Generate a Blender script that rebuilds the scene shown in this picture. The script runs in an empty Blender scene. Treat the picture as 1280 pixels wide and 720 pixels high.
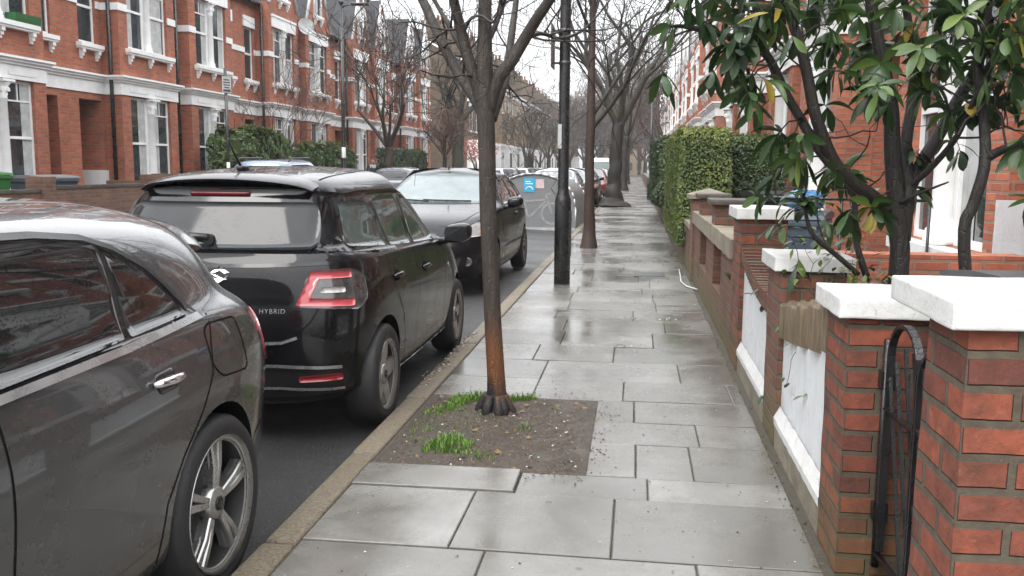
import bpy, bmesh, math, random
import numpy as np
from mathutils import Vector, Matrix, noise
from mathutils.bvhtree import BVHTree
R = math.radians
random.seed(7)
S = bpy.context.scene
C = S.collection

# ------------------------------------------------------------------ helpers
class MB:
    """collects faces for ONE mesh object"""
    def __init__(s):
        s.v = []; s.f = []; s.m = []; s.sm = []; s.c = []
    def vert(s, p):
        s.v.append((p[0], p[1], p[2])); return len(s.v) - 1
    def face(s, idx, m=0, sm=False, c=0.5):
        s.f.append(tuple(idx)); s.m.append(m); s.sm.append(sm); s.c.append(c)
    def poly(s, pts, m=0, sm=False, c=0.5):
        b = len(s.v); s.v.extend([tuple(p) for p in pts])
        s.face(range(b, b + len(pts)), m, sm, c)
    def box(s, x0, x1, y0, y1, z0, z1, m=0, c=0.5, skip=''):
        if x0 > x1: x0, x1 = x1, x0
        if y0 > y1: y0, y1 = y1, y0
        b = len(s.v)
        s.v += [(x0,y0,z0),(x1,y0,z0),(x1,y1,z0),(x0,y1,z0),(x0,y0,z1),(x1,y0,z1),(x1,y1,z1),(x0,y1,z1)]
        F = {'b':(0,3,2,1),'t':(4,5,6,7),'y':(0,1,5,4),'Y':(2,3,7,6),'x':(3,0,4,7),'X':(1,2,6,5)}
        for k, q in F.items():
            if k not in skip: s.face([b+i for i in q], m, False, c)
    def bbox(s, x0, x1, y0, y1, z0, z1, bv=0.01, m=0, c=0.5):
        """box with chamfered edges (all round)"""
        xs = (x0, x0+bv, x1-bv, x1); ys = (y0, y0+bv, y1-bv, y1); zs = (z0, z0+bv, z1-bv, z1)
        bm = bmesh.new()
        r = bmesh.ops.create_cube(bm, size=1)
        for v in r['verts']:
            v.co = Vector(((x0+x1)/2+v.co.x*(x1-x0), (y0+y1)/2+v.co.y*(y1-y0), (z0+z1)/2+v.co.z*(z1-z0)))
        bmesh.ops.bevel(bm, geom=bm.edges[:], offset=bv, segments=2, affect='EDGES', profile=0.5)
        s.addbm(bm, m, True, c); bm.free()
    def addbm(s, bm, m=0, sm=False, c=0.5, mat=None):
        b = len(s.v)
        bm.verts.ensure_lookup_table()
        for v in bm.verts: s.v.append(tuple(mat @ v.co) if mat else tuple(v.co))
        for f in bm.faces: s.face([b+v.index for v in f.verts], m, sm, c)
    def add(s, o, mat=None):
        b = len(s.v)
        s.v += [tuple(mat @ Vector(p)) for p in o.v] if mat else o.v
        for f, m, sm, c in zip(o.f, o.m, o.sm, o.c): s.face([b+i for i in f], m, sm, c)
    def prism(s, pts, z0, z1, m=0, axis='z', sm=False, c=0.5):
        """extrude a closed 2D outline along an axis"""
        def P(a, b, h):
            return {'z':(a,b,h),'x':(h,a,b),'y':(a,h,b)}[axis]
        n = len(pts); b = len(s.v)
        for h in (z0, z1):
            for a, q in pts: s.v.append(P(a, q, h))
        s.face([b+i for i in range(n)][::-1], m, False, c); s.face([b+n+i for i in range(n)], m, False, c)
        for i in range(n):
            j = (i+1) % n
            s.face((b+i, b+j, b+n+j, b+n+i), m, sm, c)
    def tube(s, pts, rad, n=8, m=0, cap=True, c=0.5):
        pts = [Vector(p) for p in pts]
        if not hasattr(rad, '__len__'): rad = [rad]*len(pts)
        b = len(s.v); up = None
        for i, p in enumerate(pts):
            t = (pts[min(i+1, len(pts)-1)] - pts[max(i-1, 0)])
            if t.length < 1e-9: t = Vector((0,0,1))
            t.normalize()
            if up is None:
                up = Vector((1,0,0)) if abs(t.x) < 0.9 else Vector((0,1,0))
            a = (up - t*up.dot(t))
            if a.length < 1e-6: a = t.orthogonal()
            a.normalize(); up = a; q = t.cross(a)
            for k in range(n):
                th = 2*math.pi*k/n
                v = p + (a*math.cos(th) + q*math.sin(th))*rad[i]
                s.v.append((v.x, v.y, v.z))
        for i in range(len(pts)-1):
            for k in range(n):
                k2 = (k+1) % n
                s.face((b+i*n+k, b+i*n+k2, b+(i+1)*n+k2, b+(i+1)*n+k), m, True, c)
        if cap:
            s.face([b+k for k in range(n)][::-1], m, False, c)
            e = b+(len(pts)-1)*n
            s.face([e+k for k in range(n)], m, False, c)
    def lathe(s, prof, n=24, m=0, axis='z', org=(0,0,0), sm=True, c=0.5, close=False):
        """prof: list of (radius, height)"""
        b = len(s.v)
        for r, h in prof:
            for k in range(n):
                th = 2*math.pi*k/n; a, q = r*math.cos(th), r*math.sin(th)
                p = {'z':(a,q,h),'y':(a,h,q),'x':(h,a,q)}[axis]
                s.v.append((p[0]+org[0], p[1]+org[1], p[2]+org[2]))
        for i in range(len(prof)-1):
            for k in range(n):
                k2 = (k+1) % n
                s.face((b+i*n+k, b+i*n+k2, b+(i+1)*n+k2, b+(i+1)*n+k), m, sm, c)
        if not close:
            s.face([b+k for k in range(n)][::-1], m, False, c)
            e = b+(len(prof)-1)*n; s.face([e+k for k in range(n)], m, False, c)
    def mesh(s, name, mats, recalc=True):
        me = bpy.data.meshes.new(name)
        me.from_pydata(s.v, [], s.f)
        if not isinstance(mats, (list, tuple)): mats = [mats]
        for mt in mats: me.materials.append(mt)
        me.polygons.foreach_set('material_index', s.m)
        me.polygons.foreach_set('use_smooth', s.sm)
        if recalc:
            bm = bmesh.new(); bm.from_mesh(me)
            bmesh.ops.recalc_face_normals(bm, faces=bm.faces); bm.to_mesh(me); bm.free()
        me.update()
        box_uv(me)
        if any(c != 0.5 for c in s.c):
            at = me.attributes.new('tone', 'FLOAT', 'FACE'); at.data.foreach_set('value', s.c)
        return me
    def build(s, name, mats, parent=None, loc=(0,0,0), rot=(0,0,0), recalc=True, sharp=None):
        me = s.mesh(name, mats, recalc)
        if sharp is not None: me.set_sharp_from_angle(angle=R(sharp))
        return link(name, me, parent, loc, rot)

def box_uv(me):
    nl = len(me.loops)
    if nl == 0: return
    uv = me.uv_layers.new(name='UVMap')
    vi = np.empty(nl, dtype=np.int32); me.loops.foreach_get('vertex_index', vi)
    co = np.empty(len(me.vertices)*3, dtype=np.float32); me.vertices.foreach_get('co', co); co = co.reshape(-1, 3)
    npoly = len(me.polygons)
    no = np.empty(npoly*3, dtype=np.float32); me.polygons.foreach_get('normal', no); no = np.abs(no.reshape(-1, 3))
    tot = np.empty(npoly, dtype=np.int32); me.polygons.foreach_get('loop_total', tot)
    ln = np.repeat(no, tot, axis=0); p = co[vi]
    out = np.empty((nl, 2), dtype=np.float32)
    mx = (ln[:,0] >= ln[:,1]) & (ln[:,0] >= ln[:,2]); my = (~mx) & (ln[:,1] >= ln[:,2]); mz = ~(mx | my)
    out[mx] = p[mx][:, [1,2]]; out[my] = p[my][:, [0,2]]; out[mz] = p[mz][:, [0,1]]
    uv.data.foreach_set('uv', out.ravel())

def link(name, me, parent=None, loc=(0,0,0), rot=(0,0,0)):
    o = bpy.data.objects.new(name, me); C.objects.link(o)
    o.location = loc; o.rotation_euler = rot
    if parent: o.parent = parent
    return o

def tag(o, label=None, cat=None, group=None, kind=None):
    if label: o['label'] = label
    if cat: o['category'] = cat
    if group: o['group'] = group
    if kind: o['kind'] = kind
    return o

def thing(name, label, cat, loc=(0,0,0), rz=0., group=None):
    o = bpy.data.objects.new(name, None); C.objects.link(o)
    o.empty_display_size = 0.2
    o.location = loc; o.rotation_euler = (0,0,rz)
    return tag(o, label, cat, group)

def struct(o): o['kind'] = 'structure'; return o

KIDS = {}
def kids(o):
    return [c for c in bpy.data.objects if c.parent == o]
def dup(root, loc, rz, label=None, group=None):
    """copy of a thing with copies of its parts and sub-parts (meshes shared)"""
    r = root.copy(); C.objects.link(r); r.location = loc; r.rotation_euler = (0,0,rz)
    if label: r['label'] = label
    if group: r['group'] = group
    def rec(a, b):
        ch = KIDS.get(a.name)
        if ch is None: ch = kids(a); KIDS[a.name] = ch
        for c in ch:
            d = c.copy(); C.objects.link(d); d.parent = b
            rec(c, d)
    rec(root, r)
    return r

# ------------------------------------------------------------------ materials
def N(nt, t, **kw):
    n = nt.nodes.new(t)
    for k, v in kw.items():
        if k in n.inputs: n.inputs[k].default_value = v
        else: setattr(n, k, v)
    return n
def newmat(name):
    m = bpy.data.materials.new(name); m.use_nodes = True
    nt = m.node_tree; b = nt.nodes['Principled BSDF']
    return m, nt, b
def L(nt, a, b): nt.links.new(a, b)
def ramp(nt, fac, stops):
    r = nt.nodes.new('ShaderNodeValToRGB'); e = r.color_ramp.elements
    while len(e) < len(stops): e.new(0.5)
    for i, (p, c) in enumerate(stops):
        e[i].position = p; e[i].color = (c, c, c, 1) if not hasattr(c, '__len__') else (*c, 1)
    L(nt, fac, r.inputs[0]); return r.outputs[0]
def coords(nt, kind='Object'):
    return nt.nodes.new('ShaderNodeTexCoord').outputs[kind]
def noise_n(nt, vec, scale, detail=4, rough=0.6, dist=0.):
    n = N(nt, 'ShaderNodeTexNoise', Scale=scale, Detail=detail, Roughness=rough, Distortion=dist)
    L(nt, vec, n.inputs['Vector']); return n.outputs['Fac']
def mixc(nt, fac, a, b, mode='MIX'):
    m = nt.nodes.new('ShaderNodeMix'); m.data_type = 'RGBA'; m.blend_type = mode
    for i, x in ((0, fac), (6, a), (7, b)):
        if isinstance(x, (int, float)): m.inputs[i].default_value = x
        elif hasattr(x, '__len__'): m.inputs[i].default_value = (*x, 1) if len(x) == 3 else x
        else: L(nt, x, m.inputs[i])
    return m.outputs[2]
def mathn(nt, op, a, b=0.):
    m = nt.nodes.new('ShaderNodeMath'); m.operation = op
    for i, x in ((0, a), (1, b)):
        if isinstance(x, (int, float)): m.inputs[i].default_value = x
        else: L(nt, x, m.inputs[i])
    return m.outputs[0]
def bump(nt, b, h, strength=0.3, dist=0.01):
    n = N(nt, 'ShaderNodeBump', Strength=strength, Distance=dist)
    L(nt, h, n.inputs['Height']); L(nt, n.outputs[0], b.inputs['Normal'])
def plain(name, col, rough=0.5, metal=0., spec=0.5, var=0.25, scale=6., coat=0., bmp=0., bscale=60., rvar=0.15, crough=0.05):
    m, nt, b = newmat(name)
    v = coords(nt)
    n = noise_n(nt, v, scale, 5, 0.65)
    f = ramp(nt, n, [(0.3, 0.), (0.72, 1.)])
    lo = tuple(c*(1-var) for c in col); hi = tuple(min(1, c*(1+var*0.7)) for c in col)
    L(nt, mixc(nt, f, lo, hi), b.inputs['Base Color'])
    L(nt, ramp(nt, n, [(0.3, max(0.02, rough-rvar)), (0.7, min(1, rough+rvar*0.6))]), b.inputs['Roughness'])
    b.inputs['Metallic'].default_value = metal; b.inputs['Specular IOR Level'].default_value = spec
    b.inputs['Coat Weight'].default_value = coat; b.inputs['Coat Roughness'].default_value = crough
    if bmp: bump(nt, b, noise_n(nt, v, bscale, 4, 0.6), bmp, 0.01)
    return m
def brick(name, c1, c2, mort, dirt=0.35, moss=0.0, bw=0.225, rh=0.075, ms=0.011, rnd=0.2, wet=0.75, bstr=0.5, dcol=(0.035,0.028,0.022), grime=0.):
    m, nt, b = newmat(name)
    uv = coords(nt, 'UV'); ob = coords(nt)
    wob = N(nt, 'ShaderNodeTexNoise', Scale=9., Detail=2.); L(nt, uv, wob.inputs['Vector'])
    vm = nt.nodes.new('ShaderNodeVectorMath'); vm.operation = 'MULTIPLY_ADD'
    L(nt, wob.outputs['Color'], vm.inputs[0]); vm.inputs[1].default_value = (0.008,0.008,0); L(nt, uv, vm.inputs[2])
    t = N(nt, 'ShaderNodeTexBrick', Scale=1.)
    L(nt, vm.outputs[0], t.inputs['Vector'])
    t.inputs['Color1'].default_value = (*c1,1); t.inputs['Color2'].default_value = (*c2,1); t.inputs['Mortar'].default_value = (*mort,1)
    t.inputs['Mortar Size'].default_value = ms; t.inputs['Mortar Smooth'].default_value = 0.3
    t.inputs['Bias'].default_value = 0.; t.inputs['Brick Width'].default_value = bw; t.inputs['Row Height'].default_value = rh
    col = t.outputs['Color']
    n1 = noise_n(nt, ob, 1.3, 6, 0.7); n2 = noise_n(nt, ob, 22., 4, 0.6)
    col = mixc(nt, ramp(nt, n2, [(0.35, 0.), (0.75, 0.35)]), col, tuple(x*0.5 for x in c2))
    col = mixc(nt, mathn(nt, 'MULTIPLY', ramp(nt, n1, [(0.42, 0.), (0.72, 1.)]), dirt), col, dcol)
    if grime:
        n4 = noise_n(nt, ob, 11., 6, 0.75, 0.6); n5 = noise_n(nt, ob, 75., 3, 0.6)
        col = mixc(nt, mathn(nt, 'MULTIPLY', ramp(nt, n4, [(0.44,0.),(0.66,1.)]), grime), col, (0.04,0.027,0.02))
        col = mixc(nt, ramp(nt, n5, [(0.62,0.),(0.75,0.45)]), col, (0.22,0.17,0.12))
    if moss:
        sep = nt.nodes.new('ShaderNodeSeparateXYZ'); L(nt, ob, sep.inputs[0])
        low = ramp(nt, mathn(nt, 'ADD', sep.outputs[2], mathn(nt, 'MULTIPLY', n1, 0.5)), [(0.28, 1.), (0.62, 0.)])
        col = mixc(nt, mathn(nt, 'MULTIPLY', low, moss), col, mixc(nt, n2, (0.06,0.05,0.025), (0.13,0.12,0.05)))
    if rnd:
        oi = nt.nodes.new('ShaderNodeObjectInfo')
        hs = N(nt, 'ShaderNodeHueSaturation')
        L(nt, ramp(nt, oi.outputs['Random'], [(0., 1-rnd), (1., 1+rnd)]), hs.inputs['Value'])
        L(nt, ramp(nt, oi.outputs['Random'], [(0., 1.0), (1., 1-rnd*0.5)]), hs.inputs['Saturation'])
        L(nt, col, hs.inputs['Color']); col = hs.outputs[0]
    L(nt, col, b.inputs['Base Color']); b.inputs['Roughness'].default_value = wet
    b.inputs['Specular IOR Level'].default_value = 0.35
    h = mathn(nt, 'ADD', mathn(nt, 'MULTIPLY', t.outputs['Fac'], -1.), mathn(nt, 'MULTIPLY', n2, 0.5))
    bump(nt, b, h, bstr, 0.012)
    return m

M = {}
M['brick_red'] = brick('red brick facade', (0.52,0.130,0.052), (0.32,0.074,0.036), (0.27,0.17,0.115), dirt=0.42, rnd=0.2, ms=0.013)
M['brick_pier'] = brick('orange red brick', (0.31,0.080,0.042), (0.12,0.040,0.030), (0.10,0.086,0.06), dirt=0.7, moss=0.55, rnd=0, bstr=1.0, grime=0.55)
M['brick_old'] = brick('old brown red brick', (0.20,0.075,0.045), (0.12,0.05,0.034), (0.12,0.10,0.07), dirt=0.55, moss=0.85, rnd=0.1, bstr=0.9)
M['brick_stock'] = brick('brown stock brick', (0.16,0.105,0.06), (0.105,0.07,0.045), (0.15,0.12,0.09), dirt=0.6, rnd=0.2)
M['brick_buff'] = brick('buff stock brick', (0.36,0.25,0.14), (0.25,0.17,0.10), (0.24,0.2,0.15), dirt=0.5, rnd=0.2)
M['brick_garden'] = brick('garden wall brick', (0.20,0.088,0.05), (0.12,0.055,0.036), (0.14,0.11,0.08), dirt=0.5, moss=0.3, rnd=0.15)
M['white'] = plain('white masonry paint', (0.78,0.78,0.77), 0.5, var=0.10, scale=3.5, bmp=0.15, bscale=40)
M['white_clean'] = plain('white gloss paint', (0.80,0.80,0.79), 0.4, var=0.06, scale=5, bmp=0.25, bscale=18)
M['white_wall'] = plain('white painted render', (0.66,0.68,0.70), 0.6, var=0.09, scale=7, bmp=0.4, bscale=45)
M['pane'] = plain('window glass', (0.035,0.042,0.045), 0.05, spec=0.7, var=0.5, scale=1.2, rvar=0.03)
M['curtain'] = plain('net curtain', (0.42,0.43,0.42), 0.8, var=0.3, scale=5)
M['door'] = plain('dark painted door', (0.03,0.035,0.04), 0.35)
M['doorred'] = plain('oxblood painted door', (0.16,0.02,0.015), 0.35)
M['iron'] = plain('black painted iron', (0.012,0.012,0.013), 0.32, spec=0.6, bmp=0.3, bscale=90)
M['steel'] = plain('dark steel', (0.08,0.08,0.085), 0.4, metal=0.6)
M['stone'] = plain('weathered stone', (0.20,0.175,0.13), 0.75, var=0.45, scale=5, bmp=0.6, bscale=25)
M['stone_dark'] = plain('dark wet capstone', (0.07,0.06,0.05), 0.55, var=0.5, scale=8, bmp=0.6, bscale=30)
M['terracotta'] = plain('terracotta', (0.33,0.15,0.08), 0.8)
M['black'] = plain('black void', (0.004,0.004,0.004), 0.9, spec=0.1)

def slate_mat():
    m, nt, b = newmat('roof slate')
    uv = coords(nt, 'UV'); ob = coords(nt)
    t = N(nt, 'ShaderNodeTexBrick', Scale=1.); L(nt, uv, t.inputs['Vector'])
    t.inputs['Color1'].default_value = (0.028,0.030,0.036,1); t.inputs['Color2'].default_value = (0.048,0.050,0.058,1)
    t.inputs['Mortar'].default_value = (0.02,0.02,0.022,1); t.inputs['Mortar Size'].default_value = 0.008
    t.inputs['Brick Width'].default_value = 0.28; t.inputs['Row Height'].default_value = 0.17
    n = noise_n(nt, ob, 1.5, 6, 0.7)
    L(nt, mixc(nt, ramp(nt, n, [(0.4,0.),(0.75,0.5)]), t.outputs['Color'], (0.035,0.033,0.03)), b.inputs['Base Color'])
    b.inputs['Roughness'].default_value = 0.6; b.inputs['Specular IOR Level'].default_value = 0.3
    bump(nt, b, mathn(nt, 'MULTIPLY', t.outputs['Fac'], -1.), 0.5, 0.01)
    return m
M['slate'] = slate_mat()

def bark_mat(name, c1, c2, low=None, lowz=(0.6,1.0)):
    m, nt, b = newmat(name)
    ob = coords(nt)
    mp = N(nt, 'ShaderNodeMapping'); mp.inputs['Scale'].default_value = (1,1,0.25); L(nt, ob, mp.inputs[0])
    n = noise_n(nt, mp.outputs[0], 40., 6, 0.7); n2 = noise_n(nt, ob, 5., 4, 0.6)
    col = mixc(nt, ramp(nt, n, [(0.3,0.),(0.7,1.)]), c1, c2)
    col = mixc(nt, ramp(nt, n2, [(0.45,0.),(0.8,0.5)]), col, tuple(x*0.4 for x in c1))
    if low:
        sep = nt.nodes.new('ShaderNodeSeparateXYZ'); L(nt, ob, sep.inputs[0])
        z = mathn(nt, 'ADD', sep.outputs[2], mathn(nt, 'MULTIPLY', mathn(nt, 'SUBTRACT', noise_n(nt, mp.outputs[0], 14., 4, 0.6), 0.5), 0.5))
        col = mixc(nt, ramp(nt, z, [(lowz[0],1.),(lowz[1],0.)]), col, mixc(nt, n, low, tuple(x*0.45 for x in low)))
        col = mixc(nt, ramp(nt, z, [(0.14,1.),(0.24,0.)]), col, (0.016,0.013,0.012))
    L(nt, col, b.inputs['Base Color']); b.inputs['Roughness'].default_value = 0.55
    b.inputs['Specular IOR Level'].default_value = 0.4
    v = N(nt, 'ShaderNodeTexVoronoi', Scale=55.); v.feature = 'DISTANCE_TO_EDGE'; L(nt, mp.outputs[0], v.inputs['Vector'])
    bump(nt, b, mathn(nt, 'ADD', n, ramp(nt, v.outputs['Distance'], [(0.,0.),(0.08,0.45)])), 0.65, 0.009)
    return m
M['bark_young'] = bark_mat('wet bark of young tree', (0.062,0.050,0.040), (0.020,0.017,0.015), (0.17,0.068,0.026), (0.36,0.66))
M['bark_dark'] = bark_mat('dark wet bark', (0.035,0.030,0.025), (0.014,0.012,0.011))
M['bark_green'] = bark_mat('algae tinged bark', (0.058,0.052,0.036), (0.022,0.020,0.016))
M['bark_red'] = bark_mat('red brown bark', (0.062,0.036,0.026), (0.028,0.019,0.015))
M['twig'] = plain('twig', (0.05,0.038,0.030), 0.6)
M['twig_brown'] = plain('brown twig', (0.10,0.055,0.04), 0.7)
def leaf_mat(name, cols, rough=0.3, spec=0.5, sub=0.15):
    m, nt, b = newmat(name)
    g = nt.nodes.new('ShaderNodeAttribute'); g.attribute_name = 'tone'
    L(nt, ramp(nt, g.outputs['Fac'], cols), b.inputs['Base Color'])
    b.inputs['Roughness'].default_value = rough; b.inputs['Specular IOR Level'].default_value = spec
    tr = nt.nodes.new('ShaderNodeBsdfTranslucent'); L(nt, ramp(nt, g.outputs['Fac'], cols), tr.inputs[0])
    mx = nt.nodes.new('ShaderNodeMixShader'); mx.inputs[0].default_value = sub
    L(nt, b.outputs[0], mx.inputs[1]); L(nt, tr.outputs[0], mx.inputs[2])
    L(nt, mx.outputs[0], nt.nodes['Material Output'].inputs[0])
    return m
M['leaf_big'] = leaf_mat('glossy evergreen leaf', [(0.,(0.014,0.034,0.011)),(0.5,(0.036,0.075,0.018)),(0.8,(0.10,0.15,0.03)),(0.92,(0.30,0.23,0.03)),(1.,(0.12,0.03,0.02))], 0.34, 0.38)
M['leaf_hedge'] = leaf_mat('hedge leaf', [(0.,(0.03,0.055,0.012)),(0.5,(0.09,0.13,0.025)),(0.8,(0.19,0.22,0.04)),(1.,(0.30,0.29,0.07))], 0.45)
M['leaf_dark'] = leaf_mat('dark hedge leaf', [(0.,(0.016,0.032,0.012)),(0.6,(0.04,0.07,0.022)),(1.,(0.09,0.13,0.035))], 0.4)
M['leaf_bush'] = leaf_mat('bush leaf', [(0.,(0.02,0.045,0.012)),(0.6,(0.06,0.10,0.022)),(1.,(0.16,0.20,0.04))], 0.4)
M['leaf_red'] = leaf_mat('russet leaf', [(0.,(0.16,0.03,0.02)),(1.,(0.35,0.09,0.05))], 0.5)
M['grass'] = leaf_mat('grass blade', [(0.,(0.035,0.085,0.010)),(0.6,(0.085,0.20,0.018)),(1.,(0.20,0.28,0.05))], 0.45)

def worn_white(name, col=(0.60,0.60,0.59)):
    """white paint with algae streaks, grime and small flakes"""
    m, nt, b = newmat(name); ob = coords(nt)
    mp = N(nt, 'ShaderNodeMapping'); mp.inputs['Scale'].default_value = (9,9,2.2); L(nt, ob, mp.inputs[0])
    n = noise_n(nt, mp.outputs[0], 1.2, 6, 0.7); n2 = noise_n(nt, ob, 34., 5, 0.7); n3 = noise_n(nt, ob, 6., 5, 0.65, 0.8)
    c = mixc(nt, ramp(nt, n, [(0.50,0.),(0.80,0.45)]), col, (0.36,0.36,0.32))
    c = mixc(nt, ramp(nt, n3, [(0.54,0.),(0.74,0.30)]), c, (0.40,0.41,0.39))
    c = mixc(nt, ramp(nt, n2, [(0.66,0.),(0.73,0.55)]), c, (0.16,0.14,0.11))
    vc = N(nt, 'ShaderNodeTexVoronoi', Scale=4.5); vc.feature = 'DISTANCE_TO_EDGE'; wv = nt.nodes.new('ShaderNodeVectorMath'); wv.operation = 'MULTIPLY_ADD'; nz = N(nt, 'ShaderNodeTexNoise', Scale=7., Detail=4.); L(nt, ob, nz.inputs['Vector']); L(nt, nz.outputs['Color'], wv.inputs[0]); wv.inputs[1].default_value = (0.22,0.22,0.22); L(nt, ob, wv.inputs[2]); L(nt, wv.outputs[0], vc.inputs['Vector'])
    c = mixc(nt, mathn(nt, 'MULTIPLY', ramp(nt, vc.outputs['Distance'], [(0.,0.6),(0.012,0.)]), ramp(nt, n3, [(0.45,0.),(0.6,1.)])), c, (0.14,0.13,0.11))
    L(nt, c, b.inputs['Base Color']); L(nt, ramp(nt, n3, [(0.4,0.28),(0.65,0.55)]), b.inputs['Roughness'])
    bump(nt, b, mathn(nt, 'ADD', n2, mathn(nt, 'MULTIPLY', n3, 1.6)), 0.35, 0.008)
    return m
M['cap_white'] = worn_white('worn white painted capstone')
M['white_wall'] = worn_white('worn white painted render', (0.62,0.64,0.66))
# ------------------------------------------------------------------ camera, world, light
CAMF, PITCH, YAW, ROLL, CAMH = 1130., R(7.61), R(7.74), R(0.4), 1.43
cam = bpy.data.cameras.new('camera'); cam.sensor_width = 36.; cam.lens = CAMF*36/1280
cam.clip_start = 0.05; cam.clip_end = 3000
co = bpy.data.objects.new('camera', cam); C.objects.link(co); S.camera = co
_f = Vector((-math.sin(YAW)*math.cos(PITCH), math.cos(YAW)*math.cos(PITCH), -math.sin(PITCH)))
_r = Vector((math.cos(YAW), math.sin(YAW), 0)); _u = _r.cross(_f)
r2 = _r*math.cos(ROLL)+_u*math.sin(ROLL); u2 = -_r*math.sin(ROLL)+_u*math.cos(ROLL)
mw = Matrix((( r2.x,u2.x,-_f.x,0),(r2.y,u2.y,-_f.y,0),(r2.z,u2.z,-_f.z,CAMH),(0,0,0,1)))
co.matrix_world = mw

w = bpy.data.worlds.new('World'); S.world = w; w.use_nodes = True
nt = w.node_tree; bg = nt.nodes['Background']
sky = nt.nodes.new('ShaderNodeTexSky'); sky.sky_type = 'NISHITA'; sky.sun_disc = False
sky.sun_elevation = R(48); sky.sun_rotation = R(200); sky.dust_density = 4.; sky.air_density = 1.
tc = nt.nodes.new('ShaderNodeTexCoord')
mp = N(nt, 'ShaderNodeMapping'); mp.inputs['Scale'].default_value = (1,1,3.0); L(nt, tc.outputs['Generated'], mp.inputs[0])
cl = noise_n(nt, mp.outputs[0], 2.6, 7, 0.6, 0.4)
sepw = nt.nodes.new('ShaderNodeSeparateXYZ'); L(nt, tc.outputs['Generated'], sepw.inputs[0])
el = mathn(nt, 'MAXIMUM', sepw.outputs[2], 0.)                     # overcast dome: the zenith is several times brighter than the horizon
grad = mathn(nt, 'ADD', 0.41, mathn(nt, 'MULTIPLY', mathn(nt, 'POWER', el, 0.8), 2.0))
lum = mathn(nt, 'MULTIPLY', grad, ramp(nt, cl, [(0.2,0.84),(0.5,1.0),(0.8,1.12)]))
tint = nt.nodes.new('ShaderNodeCombineXYZ')
L(nt, mathn(nt,'MULTIPLY',lum,9.2), tint.inputs[0]); L(nt, mathn(nt,'MULTIPLY',lum,9.35), tint.inputs[1]); L(nt, mathn(nt,'MULTIPLY',lum,9.6), tint.inputs[2])
L(nt, mixc(nt, 0.94, sky.outputs[0], tint.outputs[0]), bg.inputs[0]); bg.inputs[1].default_value = 0.115
sun = bpy.data.lights.new('sun', 'SUN'); sun.energy = 1.4; sun.angle = R(35); sun.color = (1.0,0.97,0.92)
so = bpy.data.objects.new('sun', sun); C.objects.link(so)
so.rotation_euler = (R(90-48), 0, R(-20))
S.view_settings.view_transform = 'Standard'; S.view_settings.look = 'None'
S.view_settings.exposure = 0.82; S.view_settings.gamma = 1.0
S.render.engine = 'CYCLES'
S.cycles.max_bounces = 6; S.cycles.diffuse_bounces = 3; S.cycles.glossy_bounces = 3

# ------------------------------------------------------------------ ground materials
def slab_mat():
    m, nt, b = newmat('wet concrete paving')
    ob = coords(nt)
    a = nt.nodes.new('ShaderNodeAttribute'); a.attribute_name = 'tone'
    n = noise_n(nt, ob, 2.3, 6, 0.65); n2 = noise_n(nt, ob, 60., 4, 0.7); n3 = noise_n(nt, ob, 0.7, 5, 0.6)
    col = ramp(nt, a.outputs['Fac'], [(0.,(0.12,0.116,0.106)),(1.,(0.215,0.21,0.197))])
    n4 = noise_n(nt, ob, 5.5, 6, 0.7, 0.8); n5 = noise_n(nt, ob, 0.9, 6, 0.7, 0.5)
    col = mixc(nt, ramp(nt, n, [(0.35,0.62),(0.66,0.)]), col, (0.078,0.071,0.058))
    col = mixc(nt, ramp(nt, n4, [(0.55,0.),(0.74,0.55)]), col, (0.095,0.090,0.078))
    col = mixc(nt, ramp(nt, n5, [(0.50,0.),(0.64,0.45)]), col, (0.062,0.055,0.043))
    vg = N(nt, 'ShaderNodeTexVoronoi', Scale=4.); L(nt, ob, vg.inputs['Vector'])
    col = mixc(nt, mathn(nt, 'MULTIPLY', ramp(nt, vg.outputs['Distance'], [(0.05,0.65),(0.075,0.)]), ramp(nt, n5, [(0.46,0.),(0.50,1.)])), col, (0.045,0.042,0.038))
    col = mixc(nt, ramp(nt, n2, [(0.55,0.),(0.75,0.55)]), col, (0.06,0.055,0.05))
    col = mixc(nt, ramp(nt, n2, [(0.22,0.45),(0.36,0.)]), col, (0.34,0.33,0.31))
    L(nt, col, b.inputs['Base Color'])
    ro = mathn(nt, 'ADD', mathn(nt,'SUBTRACT',ramp(nt, n3, [(0.36,0.11),(0.60,0.38)]), ramp(nt, n5, [(0.5,0.),(0.66,0.14)])), mathn(nt, 'MULTIPLY', mathn(nt, 'SUBTRACT', n2, 0.5), 0.22))
    L(nt, ro, b.inputs['Roughness']); b.inputs['Specular IOR Level'].default_value = 0.62
    bump(nt, b, mathn(nt, 'ADD', n2, mathn(nt, 'MULTIPLY', n, 1.5)), 0.11, 0.005)
    return m
M['slab'] = slab_mat()
def ground_mat(name, c1, c2, rough, sc=70., bs=0.6, spec=0.5, wet=0.3, speck=None, big=1.2):
    m, nt, b = newmat(name)
    ob = coords(nt); n = noise_n(nt, ob, sc, 5, 0.75); n2 = noise_n(nt, ob, big, 5, 0.6)
    col = mixc(nt, ramp(nt, n, [(0.3,0.),(0.7,1.)]), c1, c2)
    if speck: col = mixc(nt, ramp(nt, noise_n(nt, ob, sc*1.9, 2, 0.5), [(0.66,0.),(0.72,1.)]), col, speck)
    L(nt, col, b.inputs['Base Color'])
    L(nt, mathn(nt, 'SUBTRACT', ramp(nt, n2, [(0.35,rough-wet),(0.65,rough)]), mathn(nt,'MULTIPLY',n,-0.1)), b.inputs['Roughness'])
    b.inputs['Specular IOR Level'].default_value = spec
    bump(nt, b, n, bs, 0.01)
    return m
M['asphalt'] = ground_mat('wet asphalt', (0.012,0.012,0.013), (0.06,0.059,0.057), 0.55, 80., 1.0, 0.42, 0.24, speck=(0.26,0.26,0.25))
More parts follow.
